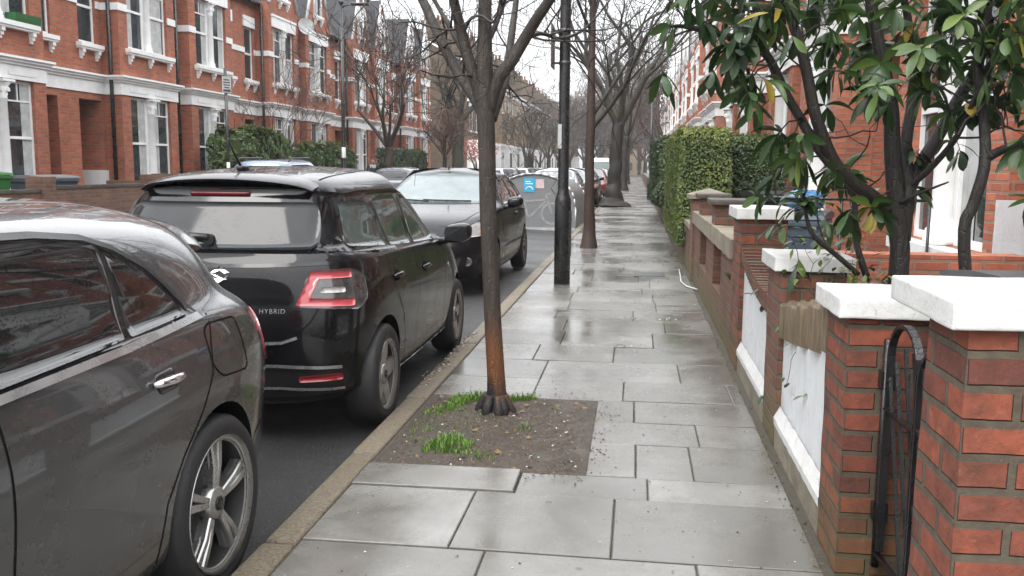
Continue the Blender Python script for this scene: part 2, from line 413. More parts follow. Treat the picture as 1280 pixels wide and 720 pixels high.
M['kerb'] = ground_mat('mossy granite kerb', (0.045,0.034,0.021), (0.26,0.215,0.15), 0.6, 80., 0.8, 0.5, 0.25)
M['soil'] = ground_mat('damp soil', (0.022,0.016,0.012), (0.085,0.064,0.048), 0.75, 55., 1.0, 0.4, 0.3, speck=(0.24,0.21,0.17), big=2.2)
M['earth'] = ground_mat('bare earth', (0.05,0.045,0.03), (0.10,0.09,0.06), 0.85, 6., 0.4)
M['dirt'] = ground_mat('joint dirt', (0.025,0.021,0.015), (0.075,0.066,0.045), 0.8, 60., 0.5)
M['iron_cover'] = plain('worn iron cover', (0.07,0.07,0.07), 0.4, metal=0.5, bmp=0.6, bscale=70)

KX, KF, WX = -1.25, -1.39, 0.735          # kerb back, kerb front, foot of the garden walls
YN, YF = -6., 230.

def quad_sheet(name, x0, x1, y0, y1, z, mat, nx=1, ny=1):
    mb = MB()
    for i in range(nx):
        for j in range(ny):
            a0 = x0+(x1-x0)*i/nx; a1 = x0+(x1-x0)*(i+1)/nx; b0 = y0+(y1-y0)*j/ny; b1 = y0+(y1-y0)*(j+1)/ny
            mb.poly([(a0,b0,z),(a1,b0,z),(a1,b1,z),(a0,b1,z)])
    return struct(mb.build(name, mat))
quad_sheet('ground', -300, 300, -80, 800, -0.16, M['earth'])
# cambered carriageway
mb = MB(); xs = [-9.2+ (KF+9.2)*i/12 for i in range(13)]
def camber(x): t = (x+9.2)/(KF+9.2); return -0.10+0.075*(1-(2*t-1)**2)
for i in range(12):
    mb.poly([(xs[i],YN,camber(xs[i])),(xs[i+1],YN,camber(xs[i+1])),(xs[i+1],YF,camber(xs[i+1])),(xs[i],YF,camber(xs[i]))], 0, True)
struct(mb.build('road', M['asphalt']))
quad_sheet('front_garden_ground', 0.9, 3.2, YN, YF, 0.06, M['soil'])
quad_sheet('front_garden_ground', -13.75, -11.1, YN, YF, 0.06, M['soil'])
mb = MB(); mb.box(-11.3,-9.36,YN,YF,-0.14,-0.003); struct(mb.build('pavement', M['slab']))
quad_sheet('side_street', -60, -9.2, 59.6, 70.4, 0.004, M['asphalt'])

# kerb stones with joints
def kerb(x0, x1, seed, ztop=0.004):
    rr = random.Random(seed); mb = MB(); y = YN
    while y < 150:
        l = rr.choice((0.75,0.9,0.9,1.1)); dz = rr.uniform(-0.007,0.006); dx = rr.uniform(-0.008,0.008)
        mb.bbox(x0+dx, x1, y+0.006, y+l-0.006, -0.16, ztop+dz, 0.016)
        y += l
    return struct(mb.build('kerb', M['kerb']))
kerb(KF, KX-0.006, 3); kerb(-9.34, -9.2, 4)
# gutter grime under the kerb edge
# paving slabs
PIT = (-1.235, -0.205, 4.10, 5.50)
rows = [-6.0]
while rows[-1] < 2.0: rows.append(rows[-1]+0.62)
rows = [r for r in rows if r < 2.3]+[2.60,3.20,3.815,4.10,4.62,5.03,5.50,6.02,6.62,7.2]
rs = random.Random(12)
while rows[-1] < 150: rows.append(rows[-1]+rs.choice((0.52,0.6,0.62,0.66)))
fixed = {2.60:[-0.53,0.25], 3.20:[-0.673,-0.06,], 3.815:[-0.505,0.084], 4.10:[0.03,0.30], 4.62:[0.36], 5.03:[0.02], 5.50:[-0.62,-0.05,0.62], 6.02:[-0.62,0.33]}
mb = MB(); grp = []
WO = 0.70
for i in range(len(rows)-1):
    y0, y1 = rows[i], rows[i+1]
    x0 = KX
    cuts = fixed.get(y0)
    if cuts is None:
        cuts = []; x = KX+rs.uniform(0.35,0.8)
        while x < WO-0.25: cuts.append(x); x += rs.choice((0.6,0.75,0.9,0.9))
    inpit = y0 >= 4.09 and y0 < 5.49
    if inpit: x0 = -0.205
    ed = [x0]+cuts+[WO]
    for a, b in zip(ed[:-1], ed[1:]):
        g = 0.0028; ch = 0.0045
        t = rs.random()
        far = y0 > 30
        zc = rs.uniform(-0.004,0.004); tx = rs.uniform(-0.006,0.006); ty = rs.uniform(-0.005,0.005)
        if y0 == 3.815 and a < -0.6: zc = 0.012; tx = 0.004; ty = 0.008      # the lifted slab by the pit
        cx, cy = (a+b)/2, (y0+y1)/2
        def Z(x, y): return zc + tx*(x-cx) + ty*(y-cy)
        a2, b2, c2, d2 = a+g, b-g, y0+g, y1-g
        base = len(mb.v)
        o = [(a2,c2),(b2,c2),(b2,d2),(a2,d2)]; n_ = [(a2+ch,c2+ch),(b2-ch,c2+ch),(b2-ch,d2-ch),(a2+ch,d2-ch)]
        for x, y in o: mb.v.append((x,y,-0.05))
        for x, y in o: mb.v.append((x,y,Z(x,y)-0.0032))
        for x, y in n_: mb.v.append((x,y,Z(x,y)))
        for k in range(4):
            k2 = (k+1)%4
            mb.face((base+k,base+k2,base+4+k2,base+4+k),0,False,t); mb.face((base+4+k,base+4+k2,base+8+k2,base+8+k),0,False,t)
        mb.face([base+8+k for k in range(4)],0,False,t)
pav = struct(mb.build('pavement', M['slab']))
mb = MB(); mb.poly([(KX-0.004,YN,-0.0105),(0.75,YN,-0.0105),(0.75,YF,-0.0105),(KX-0.004,YF,-0.0105)])
struct(mb.build('paving_bed', M['dirt']))
quad_sheet('wall_foot_gutter', 0.697, 0.78, YN, 150, -0.004, M['dirt'])

# soil in the tree pit : small mounded sheet
mb = MB(); nx, ny = 80, 104
def soil_z(x, y):
    d = math.hypot((x+0.773), (y-5.0)*0.9)
    z = 0.055*math.exp(-(d/0.33)**2) + 0.034*noise.noise(Vector((x*6,y*6,0)))+0.012*noise.noise(Vector((x*19,y*19,3)))+0.010*noise.noise(Vector((x*44,y*44,3)))
    e = min(x-PIT[0], PIT[1]-x, y-PIT[2], PIT[3]-y)
    return z*min(1,e/0.12+0.15)-0.006 + 0.006*min(1,max(0,e/0.1))
for i in range(nx+1):
    for j in range(ny+1):
        x = PIT[0]+(PIT[1]-PIT[0])*i/nx; y = PIT[2]+(PIT[3]-PIT[2])*j/ny
        mb.v.append((x,y,soil_z(x,y)))
for i in range(nx):
    for j in range(ny):
        q = i*(ny+1)+j; mb.face((q,q+ny+1,q+ny+2,q+1),0,True)
struct(mb.build('soil', M['soil'], recalc=False))
rg = random.Random(5)
def blades(mb, cx, cy, rx, ry, n, h, zf):
    for _ in range(n):
        a = rg.uniform(0,6.283); q = math.sqrt(rg.random()); x = cx+rx*q*math.cos(a); y = cy+ry*q*math.sin(a)
        z = zf(x,y); hh = 0.72*h*rg.uniform(0.35,1.2)*(1.15-0.7*q); th = rg.uniform(0,6.283); ln = rg.uniform(0.2,0.9)*hh
        dx, dy = math.cos(th)*ln, math.sin(th)*ln; wv = rg.uniform(0.0015,0.003); px, py = -math.sin(th)*wv, math.cos(th)*wv
        t = rg.random()
        mb.poly([(x-px,y-py,z-0.004),(x+px,y+py,z-0.004),(x+dx*0.35+px*0.9,y+dy*0.35+py*0.9,z+hh*0.6),(x+dx*0.35-px*0.9,y+dy*0.35-py*0.9,z+hh*0.6)],0,False,t)
        mb.poly([(x+dx*0.35-px*0.9,y+dy*0.35-py*0.9,z+hh*0.6),(x+dx*0.35+px*0.9,y+dy*0.35+py*0.9,z+hh*0.6),(x+dx,y+dy,z+hh)],0,False,t)
mb = MB()
for (cx,cy,rx,ry,n,h) in [(-0.955,5.22,0.15,0.14,700,0.085),(-1.07,5.05,0.13,0.17,340,0.05),(-0.93,4.42,0.14,0.12,480,0.075),(-0.75,4.28,0.12,0.10,120,0.04),(-0.66,5.34,0.10,0.07,260,0.075),(-1.12,4.75,0.10,0.3,120,0.035),(-0.88,4.85,0.15,0.2,90,0.03),(-0.57,4.72,0.05,0.05,45,0.035),(-1.0,4.6,0.2,0.2,100,0.03)]:
    blades(mb, cx, cy, rx, ry, n, h, soil_z)
tag(mb.build('grass', M['grass'], recalc=False), 'tufts of bright green grass on the bare soil round the street tree', 'grass', kind='stuff')
# crumbs, stones and leaf bits on soil, slabs and in the gutter
mb = MB()
def crumb(mb, x, y, z, r, m):
    t = rg.uniform(0,6.28); p = []
    for k in range(5):
        a = t+k*1.2566; p.append((x+r*rg.uniform(0.5,1.2)*math.cos(a), y+r*rg.uniform(0.4,1.)*math.sin(a), z))
    tp = (x+rg.uniform(-.3,.3)*r, y, z+r*rg.uniform(0.3,0.8))
    for k in range(5): mb.poly([p[k],p[(k+1)%5],tp],m)
for _ in range(1300):
    x = rg.uniform(PIT[0]+.02,PIT[1]-.02); y = rg.uniform(PIT[2]+.02,PIT[3]-.02)
    crumb(mb, x, y, soil_z(x,y)-0.002, rg.uniform(0.003,0.011), rg.choice((0,0,0,0,0,0,0,2,2,1)))
for _ in range(620):
    y = 2.4+10*rg.random()**1.6; x = rg.uniform(KX,0.66); crumb(mb, x, y, 0.001, rg.uniform(0.002,0.007), rg.choice((0,0,0,2,1)))
for _ in range(420):
    y = 2.4+14*rg.random()**1.4; x = 0.72-abs(rg.gauss(0,0.035)); crumb(mb, x, y, 0.0, rg.uniform(0.003,0.010), rg.choice((0,0,3,3,2)))
for _ in range(380):
    y = rg.uniform(5.6,7.6); x = KF+abs(rg.gauss(0,0.05))*rg.choice((-1,0.7)); crumb(mb, x, y, -0.094 if x < KF else 0.008, rg.uniform(0.005,0.014), rg.choice((0,2,2,0,1)))
for _ in range(160):
    y = rg.uniform(2.4,12); x = KF-abs(rg.gauss(0,0.05)); crumb(mb, x, y, -0.095, rg.uniform(0.004,0.010), rg.choice((0,2,1)))
for _ in range(260):
    sd = rg.choice((0,1,2)); q = abs(rg.gauss(0,0.07))
    if sd == 0: x, y = PIT[1]+q, rg.uniform(PIT[2],PIT[3])
    elif sd == 1: x, y = rg.uniform(PIT[0],PIT[1]), PIT[2]-q
    else: x, y = rg.uniform(PIT[0],PIT[1]), PIT[3]+q
    crumb(mb, x, y, 0.003, rg.uniform(0.003,0.009), rg.choice((0,0,0,2)))
for _ in range(70):
    x = rg.uniform(PIT[0]+.05,PIT[1]-.05); y = rg.uniform(PIT[2]+.05,PIT[3]-.05); crumb(mb, x, y, soil_z(x,y)+.001, rg.uniform(0.012,0.026), rg.choice((0,0,2,2)))
for (lx, ly) in [(-0.10,7.25),(0.0,8.6),(0.24,11.5),(0.33,8.6)]:
    for _ in range(26): crumb(mb, lx+rg.gauss(0,0.06), ly+rg.gauss(0,0.05), 0.002, rg.uniform(0.004,0.013), rg.choice((0,2,2,1)))
tag(mb.build('leaf_litter', [plain('dark crumb',(0.03,0.024,0.018),0.7), plain('pale chip',(0.5,0.47,0.42),0.6), plain('dead leaf',(0.16,0.10,0.045),0.6), plain('moss',(0.09,0.10,0.03),0.8)], recalc=True), 'scattered leaf litter, grit and moss crumbs on the wet paving and soil', 'litter', kind='stuff')
# covers let into the paving
def cover(x, y, wx, wy, lab):
    mb = MB(); mb.box(x-wx/2,x+wx/2,y-wy/2,y+wy/2,-0.02,0.006)
    for k in range(6):
        a = x-wx/2+wx*(k+0.5)/6; mb.box(a-0.01,a+0.01,y-wy/2+0.02,y+wy/2-0.02,0.006,0.010)
    tag(mb.build('access_cover', M['iron_cover']), lab, 'cover')
cover(0.20, 12.3, 0.42, 0.5, 'small rectangular iron cover set in the paving in front of the low brick walls')
mb = MB(); mb.tube([(0.62,12.75,0.03),(0.60,11.9,0.03),(0.585,11.4,0.025),(0.63,11.0,0.02),(0.74,10.75,0.02)], 0.010, 8)
tag(mb.build('waste_pipe', M['curtain']), 'thin grey plastic pipe lying along the foot of the brick pier', 'pipe')
# ------------------------------------------------------------------ terraces
# house frame: front looks to +x, u along +y, bay (projecting BD) on [b0,b1]
BD = 0.48
HW = 4.825
GFL, GFT = 3.22, 3.70      # white cornice over ground floor
def wall_holes(mb, axis, pos, a0, a1, z0, z1, holes, depth, m=0, sgn=1):
    """wall face in plane axis=pos with rectangular holes and reveals going inwards by depth"""
    As = sorted(set([a0,a1]+[h[0] for h in holes]+[h[1] for h in holes])); Zs = sorted(set([z0,z1]+[h[2] for h in holes]+[h[3] for h in holes]))
    def P(d, a, z): return (pos-d*sgn, a, z) if axis == 'x' else (a, pos-d*sgn, z)
    for i in range(len(As)-1):
        for j in range(len(Zs)-1):
            ca, cz = (As[i]+As[i+1])/2, (Zs[j]+Zs[j+1])/2
            if any(h[0] < ca < h[1] and h[2] < cz < h[3] for h in holes): continue
            mb.poly([P(0,As[i],Zs[j]),P(0,As[i+1],Zs[j]),P(0,As[i+1],Zs[j+1]),P(0,As[i],Zs[j+1])],m)
    for h in holes:
        q = [(h[0],h[2]),(h[1],h[2]),(h[1],h[3]),(h[0],h[3])]
        for k in range(4):
            p, r = q[k], q[(k+1)%4]
            mb.poly([P(0,*p),P(0,*r),P(depth,*r),P(depth,*p)],m)

def sash(parent, x, a0, a1, z0, z1, curtain=None, transom=None, rnd=random):
    """one sash window: white frame mesh (part) with a pane (sub-part), set at depth x"""
    f = 0.055; mb = MB(); zm = z0+(z1-z0)*0.5
    mb.box(x-0.06,x,a0,a0+f,z0,z1); mb.box(x-0.06,x,a1-f,a1,z0,z1)
    mb.box(x-0.062,x-0.002,a0+f,a1-f,z0,z0+f*1.3); mb.box(x-0.062,x-0.002,a0+f,a1-f,z1-f,z1)
    mb.box(x-0.050,x+0.012,a0+f,a1-f,zm-0.03,zm+0.03)
    if transom:
        mb.box(x-0.045,x-0.006,(a0+a1)/2-0.014,(a0+a1)/2+0.014,z1-transom,z1-f)
        mb.box(x-0.045,x-0.004,a0+f,a1-f,z1-transom-0.02,z1-transom+0.014)
    fr = mb.build('window', M['white'], parent)
    p = MB(); p.poly([(x-0.03,a0+f,z0+f),(x-0.03,a1-f,z0+f),(x-0.03,a1-f,z1-f),(x-0.03,a0+f,z1-f)])
    p.build('pane', M['pane'], fr)
    if curtain:
        q = MB(); n = 14
        A0, A1, Z0, Z1 = a0+f+curtain[0]*(a1-a0-2*f), a0+f+curtain[1]*(a1-a0-2*f), z0+f, z0+f+curtain[2]*(z1-z0-2*f)
        for k in range(n):
            y0 = A0+(A1-A0)*k/n; y1 = A0+(A1-A0)*(k+1)/n; d0 = 0.024-0.0035*(k%2); d1 = 0.024-0.0035*((k+1)%2)
            q.poly([(x-d0,y0,Z0),(x-d1,y1,Z0),(x-d1,y1,Z1),(x-d0,y0,Z1)],0,True)
        q.build('curtain', M['curtain'], fr)
    return fr

def sill(parent, x, a0, a1, z, nb=3, dep=0.16, name='sill'):
    mb = MB(); mb.box(x,x+dep,a0,a1,z-0.10,z); mb.box(x,x+dep-0.03,a0+0.02,a1-0.02,z-0.15,z-0.103)
    for k in range(nb):
        a = a0+0.16+(a1-a0-0.32)*k/max(1,nb-1) if nb > 1 else (a0+a1)/2
        mb.box(x,x+0.12,a-0.055,a+0.055,z-0.24,z-0.153); mb.box(x,x+0.085,a-0.045,a+0.045,z-0.32,z-0.243); mb.box(x,x+0.045,a-0.035,a+0.035,z-0.39,z-0.323)
    return mb.build(name, M['white'], parent)

def colonette(parent, x, a, z0, z1, r=0.085):
    mb = MB()
    prof = [(r*1.55,z0),(r*1.55,z0+0.06),(r*1.25,z0+0.07),(r*1.4,z0+0.13),(r*1.05,z0+0.17),(r,z0+0.24),(r*0.92,z1-0.36),(r*1.1,z1-0.34),(r*0.95,z1-0.31),(r*1.15,z1-0.25),(r*1.0,z1-0.22),(r*1.5,z1-0.12),(r*1.2,z1-0.10),(r*1.75,z1-0.04),(r*1.75,z1)]
    mb.lathe(prof, 14, 0, 'z', (x,a,0))
    for k in range(6):            # leaf knobs of the capital
        th = k*math.pi/3; cx, cy = x+r*1.35*math.cos(th), a+r*1.35*math.sin(th)
        mb.box(cx-0.025,cx+0.025,cy-0.025,cy+0.025,z1-0.2,z1-0.13)
    mb.box(x-r*1.9,x+r*1.9,a-r*1.9,a+r*1.9,z1,z1+0.05)
    mb.box(x-0.16,x-0.055,a-0.15,a+0.15,z0,z1+0.05)
    return mb.build('column', M['white'], parent)

def cornice(parent, mir, b0, b1, name='cornice'):
    """white band over ground floor following the bay"""
    mb = MB()
    for (e, z0, z1) in ((0.03,GFL,GFT-0.17),(0.07,GFT-0.17,GFT-0.11),(0.12,GFT-0.11,GFT-0.05),(0.17,GFT-0.05,GFT)):
        k = 0.002 if e == 0.03 else 0
        mb.box(0, e, 0, b0-e, z0+k, z1); mb.box(0, e, b1+e, HW, z0+k, z1)
        mb.box(0, BD+e, b0-e, b1+e, z0, z1)
    # recessed panels
    for (a0,a1) in ((b0+0.35,b0+1.25),(b1-1.25,b1-0.35)):
        mb.box(BD+0.03,BD+0.042,a0,a1,GFL+0.09,GFL+0.2)
    return mb.build(name, M['white'], parent)

GF = (0.78, 3.20); FF = (4.42, 6.42)
def make_house(name, label, mir, gable='pointed', door='door', roofz=12.3):
    t = thing(name, label, 'house')
    if not mir: b0, b1, d0, d1 = 0.43, 3.30, 3.42, 4.40
    else: b0, b1, d0, d1 = HW-3.30, HW-0.43, HW-4.40, HW-3.42
    bc = (b0+b1)/2
    EZ = 7.25
    mb = MB()
    # main wall beside the bay
    nw0, nw1 = d0+0.12, d1-0.12
    lo, hi = (b1, HW) if not mir else (0, b0)
    wall_holes(mb, 'x', 0, lo, hi, -0.2, EZ, [(d0,d1,0.06,3.05),(nw0,nw1,4.42,6.25)], 0.9 if 0 else 0.14)
    lo2, hi2 = (0, b0) if not mir else (b1, HW)
    wall_holes(mb, 'x', 0, lo2, hi2, -0.2, EZ, [], 0)
    # door recess
    mb.box(-1.15,-0.14,d0-0.001,d0,0.06,3.05,skip=''); mb.box(-1.15,-0.14,d1,d1+0.001,0.06,3.05)
    mb.box(-1.152,-1.15,d0,d1,0.06,3.05); mb.box(-1.15,-0.14,d0,d1,3.05,3.053)
    # bay
    holes = [(b0+0.42,b1-0.42,GF[0],GF[1]),(b0+0.42,b1-0.42,FF[0],FF[1])]
    gz = 9.55
    wall_holes(mb, 'x', BD, b0, b1, -0.2, EZ, holes, 0.16)
    wall_holes(mb, 'y', b0, 0, BD, -0.2, EZ, [], 0); wall_holes(mb, 'y', b1, 0, BD, -0.2, EZ, [], 0)
    # gable
    gw = 0.40
    if gable == 'pointed':
        gh = [(bc-gw,bc+gw,7.55,9.0)]
        g0, g1 = b0+0.12, b1-0.12
        def edge(z): q = (z-EZ)/(gz+0.35-EZ); return g0+(bc-g0)*q, g1-(g1-bc)*q
        zs = [EZ,7.55,8.1,8.6,9.0,gz+0.35]
        for z0,z1 in zip(zs[:-1],zs[1:]):
            l0,r0 = edge(z0); l1,r1 = edge(z1); hw0 = gw*(1 if z0 < 8.6 else max(0,(9.0-z0)/0.4)); hw1 = gw*(1 if z1 < 8.65 else max(0,(9.0-z1)/0.4))
            if z0 < 7.55 or z0 >= 9.0: mb.poly([(BD,l0,z0),(BD,r0,z0),(BD,r1,z1),(BD,l1,z1)])
            else:
                mb.poly([(BD,l0,z0),(BD,bc-hw0,z0),(BD,bc-hw1,z1),(BD,l1,z1)]); mb.poly([(BD,bc+hw0,z0),(BD,r0,z0),(BD,r1,z1),(BD,bc+hw1,z1)])
    mb.poly([(0,0,EZ),(0,HW,EZ),(-0.3,HW,EZ),(-0.3,0,EZ)])
    # party and back walls, so that a house is solid
    for y in (0.004, HW-0.004):
        mb.poly([(0,y,-0.2),(-8,y,-0.2),(-8,y,EZ),(-4.4,y,roofz-0.12),(0,y,EZ)])
    mb.poly([(-8,0,-0.2),(-8,HW,-0.2),(-8,HW,EZ),(-8,0,EZ)])
    wall = mb.build('wall', M['brick_red'], t, recalc=False)
    cornice(t, mir, b0, b1)
    # upper string course, at meeting rail height, broken by the windows
    mb = MB(); z0, z1 = 5.34, 5.52
    for (bx,q0,q1) in ((BD,b0-0.03,b0+0.40),(BD,b1-0.40,b1+0.03)):
        mb = MB(); mb.box(bx,bx+0.03,q0,q1,z0,z1)
        if q0 < b0: mb.box(0,bx,q0,b0,z0,z1)
        else: mb.box(0,bx,b1,q1,z0,z1)
        mb.build('string_course', M['white'], t)
    if not mir: segs = [(b1+0.032,nw0-0.02),(nw1+0.02,HW),(0,b0-0.032)]
    else: segs = [(0,nw0-0.02),(nw1+0.02,b0-0.032),(b1+0.032,HW)]
    for a,b in segs:
        if b-a < 0.05: continue
        mb = MB(); mb.box(0,0.03,a,b,z0,z1); mb.build('string_course', M['white'], t)
    # lintels
    mb = MB()
    mb.box(BD,BD+0.05,b0+0.30,b1-0.30,FF[1],FF[1]+0.42); mb.box(BD,BD+0.08,b0+0.27,b1-0.27,FF[1]+0.36,FF[1]+0.44)
    mb.box(0,0.05,nw0-0.1,nw1+0.1,6.25,6.62)
    mb.build('lintel', M['white'], t)
    # windows
    for (z0,z1,cz) in ((GF[0],GF[1],1),(FF[0],FF[1],0)):
        for (a0,a1) in ((b0+0.42,bc-0.13),(bc+0.13,b1-0.42)):
            cur = [(0.62,1.0,1.0),(0,0.42,1.0),(0.55,1.0,1.0),(0.,1.,0.5),(0.1,0.9,1.0)][rndh.randrange(5)]
            sash(t, BD-0.08, a0, a1, z0+0.004, z1-0.004, cur, 0.42 if rndh.random() < 0.4 else None)
        colonette(t, BD-0.02, bc, z0+0.005, z1-0.06, 0.10 if cz else 0.085)
    sill(t, BD, b0+0.28, b1-0.28, FF[0], 3)
    sill(t, BD, b0+0.36, b1-0.36, GF[0], 3)
    sash(t, -0.06, nw0+0.004, nw1-0.004, 4.424, 6.246); sill(t, 0, nw0-0.12, nw1+0.12, 4.42, 2)
    # gable: white verge, pointed window
    if gable == 'pointed':
        mb = MB()
        for s0,s1 in (((g0-0.06,EZ-0.02),(bc,gz+0.42)),((g1+0.06,EZ-0.02),(bc,gz+0.42))):
            v = Vector((0,s1[0]-s0[0],s1[1]-s0[1])); L_ = v.length
            mb.tube([(BD+0.03,s0[0],s0[1]),(BD+0.03,s1[0],s1[1])],[0.07,0.07],4)
        mb.tube([(BD+0.02,bc,gz+0.4),(BD+0.02,bc,gz+0.85)],[0.05,0.02],5)
        mb.build('verge', M['white'], t)
        mb = MB()
        arc = [(bc-gw,7.55),(bc-gw,8.6),(bc-gw*0.72,8.85),(bc,9.0+0.1),(bc+gw*0.72,8.85),(bc+gw,8.6),(bc+gw,7.55)]
        for p,q in zip(arc[:-1],arc[1:]): mb.tube([(BD,*p),(BD,*q)],0.07,5)
        mb.box(BD-0.1,BD,bc-0.035,bc+0.035,7.55,8.98); mb.box(BD-0.09,BD-0.004,bc-gw,bc+gw,8.28,8.34)
        mb.box(BD-0.1,BD-0.01,bc-gw,bc-gw*0.0-0.04,8.40,8.9); mb.box(BD-0.1,BD-0.01,bc+0.04,bc+gw,8.40,8.9)
        f = mb.build('window', M['white'], t)
        p = MB(); p.poly([(BD-0.06,bc-gw,7.5),(BD-0.06,bc+gw,7.5),(BD-0.06,bc+gw,8.6),(BD-0.06,bc,9.05),(BD-0.06,bc-gw,8.6)]); p.build('pane', M['pane'], f)
        sill(t, BD, bc-gw-0.12, bc+gw+0.12, 7.55, 2, 0.12)
    # roof: main slope parallel to the street, gable roof running back into it
    mb = MB(); e = 0.18
    mb.poly([(e,0,EZ-0.12),(e,HW,EZ-0.12),(-4.4,HW,roofz),(-4.4,0,roofz)]); mb.poly([(-8.2,0,EZ-0.12),(-8.2,HW,EZ-0.12),(-4.4,HW,roofz),(-4.4,0,roofz)])
    if gable == 'pointed':
        zr = gz+0.34; slope = (roofz-EZ+0.12)/(4.4+e)
        xr = e-(zr-EZ+0.12)/slope
        mb.poly([(BD+0.02,g0,EZ+0.03),(BD+0.02,bc,zr),(xr,bc,zr),(e-0.15,g0,EZ+0.03)]); mb.poly([(BD+0.02,g1,EZ+0.03),(BD+0.02,bc,zr),(xr,bc,zr),(e-0.15,g1,EZ+0.03)])
    mb.build('roof', M['slate'], t)
    mb = MB(); mb.tube([(e+0.03,(b1 if not mir else 0),EZ-0.12),(e+0.03,(HW if not mir else b0),EZ-0.12)],0.065,6)
    y = HW-0.05 if not mir else 0.05
    yp = 0.12 if not mir else HW-0.12
    if mir: mb.tube([(0.26,b0-0.07,0.),(0.26,b0-0.07,EZ-0.1)],0.05,7); mb.tube([(e+0.03,b0,EZ-0.12),(0.26,b0-0.07,EZ-0.2)],0.05,6)
    else: mb.tube([(0.24,yp,0.),(0.24,yp,EZ-0.1)],0.05,7); mb.tube([(e+0.03,b1,EZ-0.12),(e+0.03,0,EZ-0.12),(0.24,yp,EZ-0.2)],0.05,6)
    mb.build('drainpipe', M['iron'], t)
    # door in its recess
    mb = MB(); mb.box(-1.148,-1.08,d0+0.02,d1-0.02,0.06,2.2); mb.box(-1.08,-1.06,d0+0.14,(d0+d1)/2-0.04,0.3,1.0); mb.box(-1.08,-1.06,(d0+d1)/2+0.04,d1-0.14,0.3,1.0)
    mb.box(-1.08,-1.06,d0+0.14,d1-0.14,1.2,2.05)
    dr = mb.build('door', M[door], t)
    k = MB(); k.lathe([(0.012,0),(0.03,0.03),(0.03,0.05),(0.005,0.06)],10,0,'x',(-1.08,(d1-0.1) if mir else d0+0.1,1.05)); k.build('handle', M['steel'], dr)
    mb = MB(); mb.box(-1.148,0.25,d0,d1,-0.2,0.06); mb.build('step', M['stone'], t)
    # white dado of the recess
    mb = MB(); s = d1 if not mir else d0
    if mir:
        mb.box(0.0,0.035,d1-0.03,b0-0.02,-0.1,1.28); mb.box(-1.14,0.0,d1-0.03,d1-0.001,0.062,1.28)
        mb.build('painted_dado', M['white'], t)
    # chimney on the party wall
    mb = MB(); cy = HW if not mir else 0
    cyy = (HW-0.55,HW-0.05) if not mir else (0.05,0.55)
    mb.box(-5.0,-3.8,cyy[0],cyy[1],roofz-0.9,roofz+1.4); mb.box(-5.06,-3.74,cyy[0]-0.04,cyy[1]+0.04,roofz+1.4,roofz+1.55)
    ch = mb.build('chimney', M['brick_stock'], t)
    mb = MB()
    for k in range(4): mb.lathe([(0.12,roofz+1.55),(0.10,roofz+2.0),(0.13,roofz+2.02),(0.13,roofz+2.08)],10,0,'z',(-4.85+k*0.3,sum(cyy)/2,0))
    mb.build('chimney_pot', M['terracotta'], ch)
    return t
rndh = random.Random(31)
ORD = ['first','second','third','fourth','fifth','sixth','seventh','eighth','ninth','tenth','eleventh','twelfth','thirteenth','fourteenth','fifteenth','sixteenth','seventeenth','eighteenth','nineteenth','twentieth','twenty-first','twenty-second','twenty-third','twenty-fourth','twenty-fifth']
GL = 'red brick terraced houses across the road'
GR = 'red brick terraced houses behind the front garden walls on this side'
plainA = make_house('terraced_house', 'x', False); plainB = make_house('terraced_house', 'x', True)
plainA2 = make_house('terraced_house', 'x', False, door='doorred'); plainB2 = make_house('terraced_house', 'x', True)
LX = -13.70
spots = [(6.20,0),(11.02,1),(15.85,0),(20.67,1),(25.50,0),(30.32,1),(35.15,0),(39.97,1),(44.80,0),(49.62,1),(54.45,0)]
lab = ['red brick house on the far side, left of the green wheelie bin',
 'red brick gabled house on the far side behind the green wheelie bin, window box',
 'red brick house with blinds and dark porch behind the two wheelie bins',
 'brown fronted brick house with wide white bay right of the black drainpipe',
 'brick house with deep red bay side behind the parking sign post',
 'red brick house with white bay behind the thin leafless shrub',
 'red brick house with a satellite dish by its roof edge',
 'red brick house right behind the tall black lamp post across the road',
 'red brick house with pointed white gable window behind the bare tree with dense twigs',
 'red brick gabled house right of the bare tree, above the dark clipped hedge',
 'last red brick gabled house before the tall brown brick flank wall']
used = {}
def put(proto, loc, rz, label, group):
    if proto.name not in used:
        used[proto.name] = 1; proto.location = loc; proto.rotation_euler = (0,0,rz); proto['label'] = label; proto['group'] = group; return proto
    return dup(proto, loc, rz, label, group)
for i, (y, mir) in enumerate(spots):
    pr = (plainB if i % 4 == 1 else plainB2) if mir else (plainA if i % 4 == 0 else plainA2)
    put(pr, (LX, y, 0), 0, lab[i], GL)
RX = 3.13
k = 0
for pair in range(-1, 11):
    yb = 6.52 + pair*9.65
    for j in (0, 1):
        if pair == -1 and j == 0: continue
        y = yb + HW*(j+1)
        pr = plainB2 if j == 0 else plainA2
        if k == 0: l = 'red brick house nearest the camera on the right, beside the white capped gate pillars'
        elif k == 1: l = 'red brick bay fronted house with big white window column behind the glossy evergreen tree'
        elif k == 2: l = 'red brick house with dark drainpipes seen through the evergreen branches'
        else: l = 'red brick and white bay fronted house on the right, ' + ORD[k-2] + ' beyond the evergreen tree'
        dup(pr, (RX, y, 0), math.pi, l, GR); k += 1
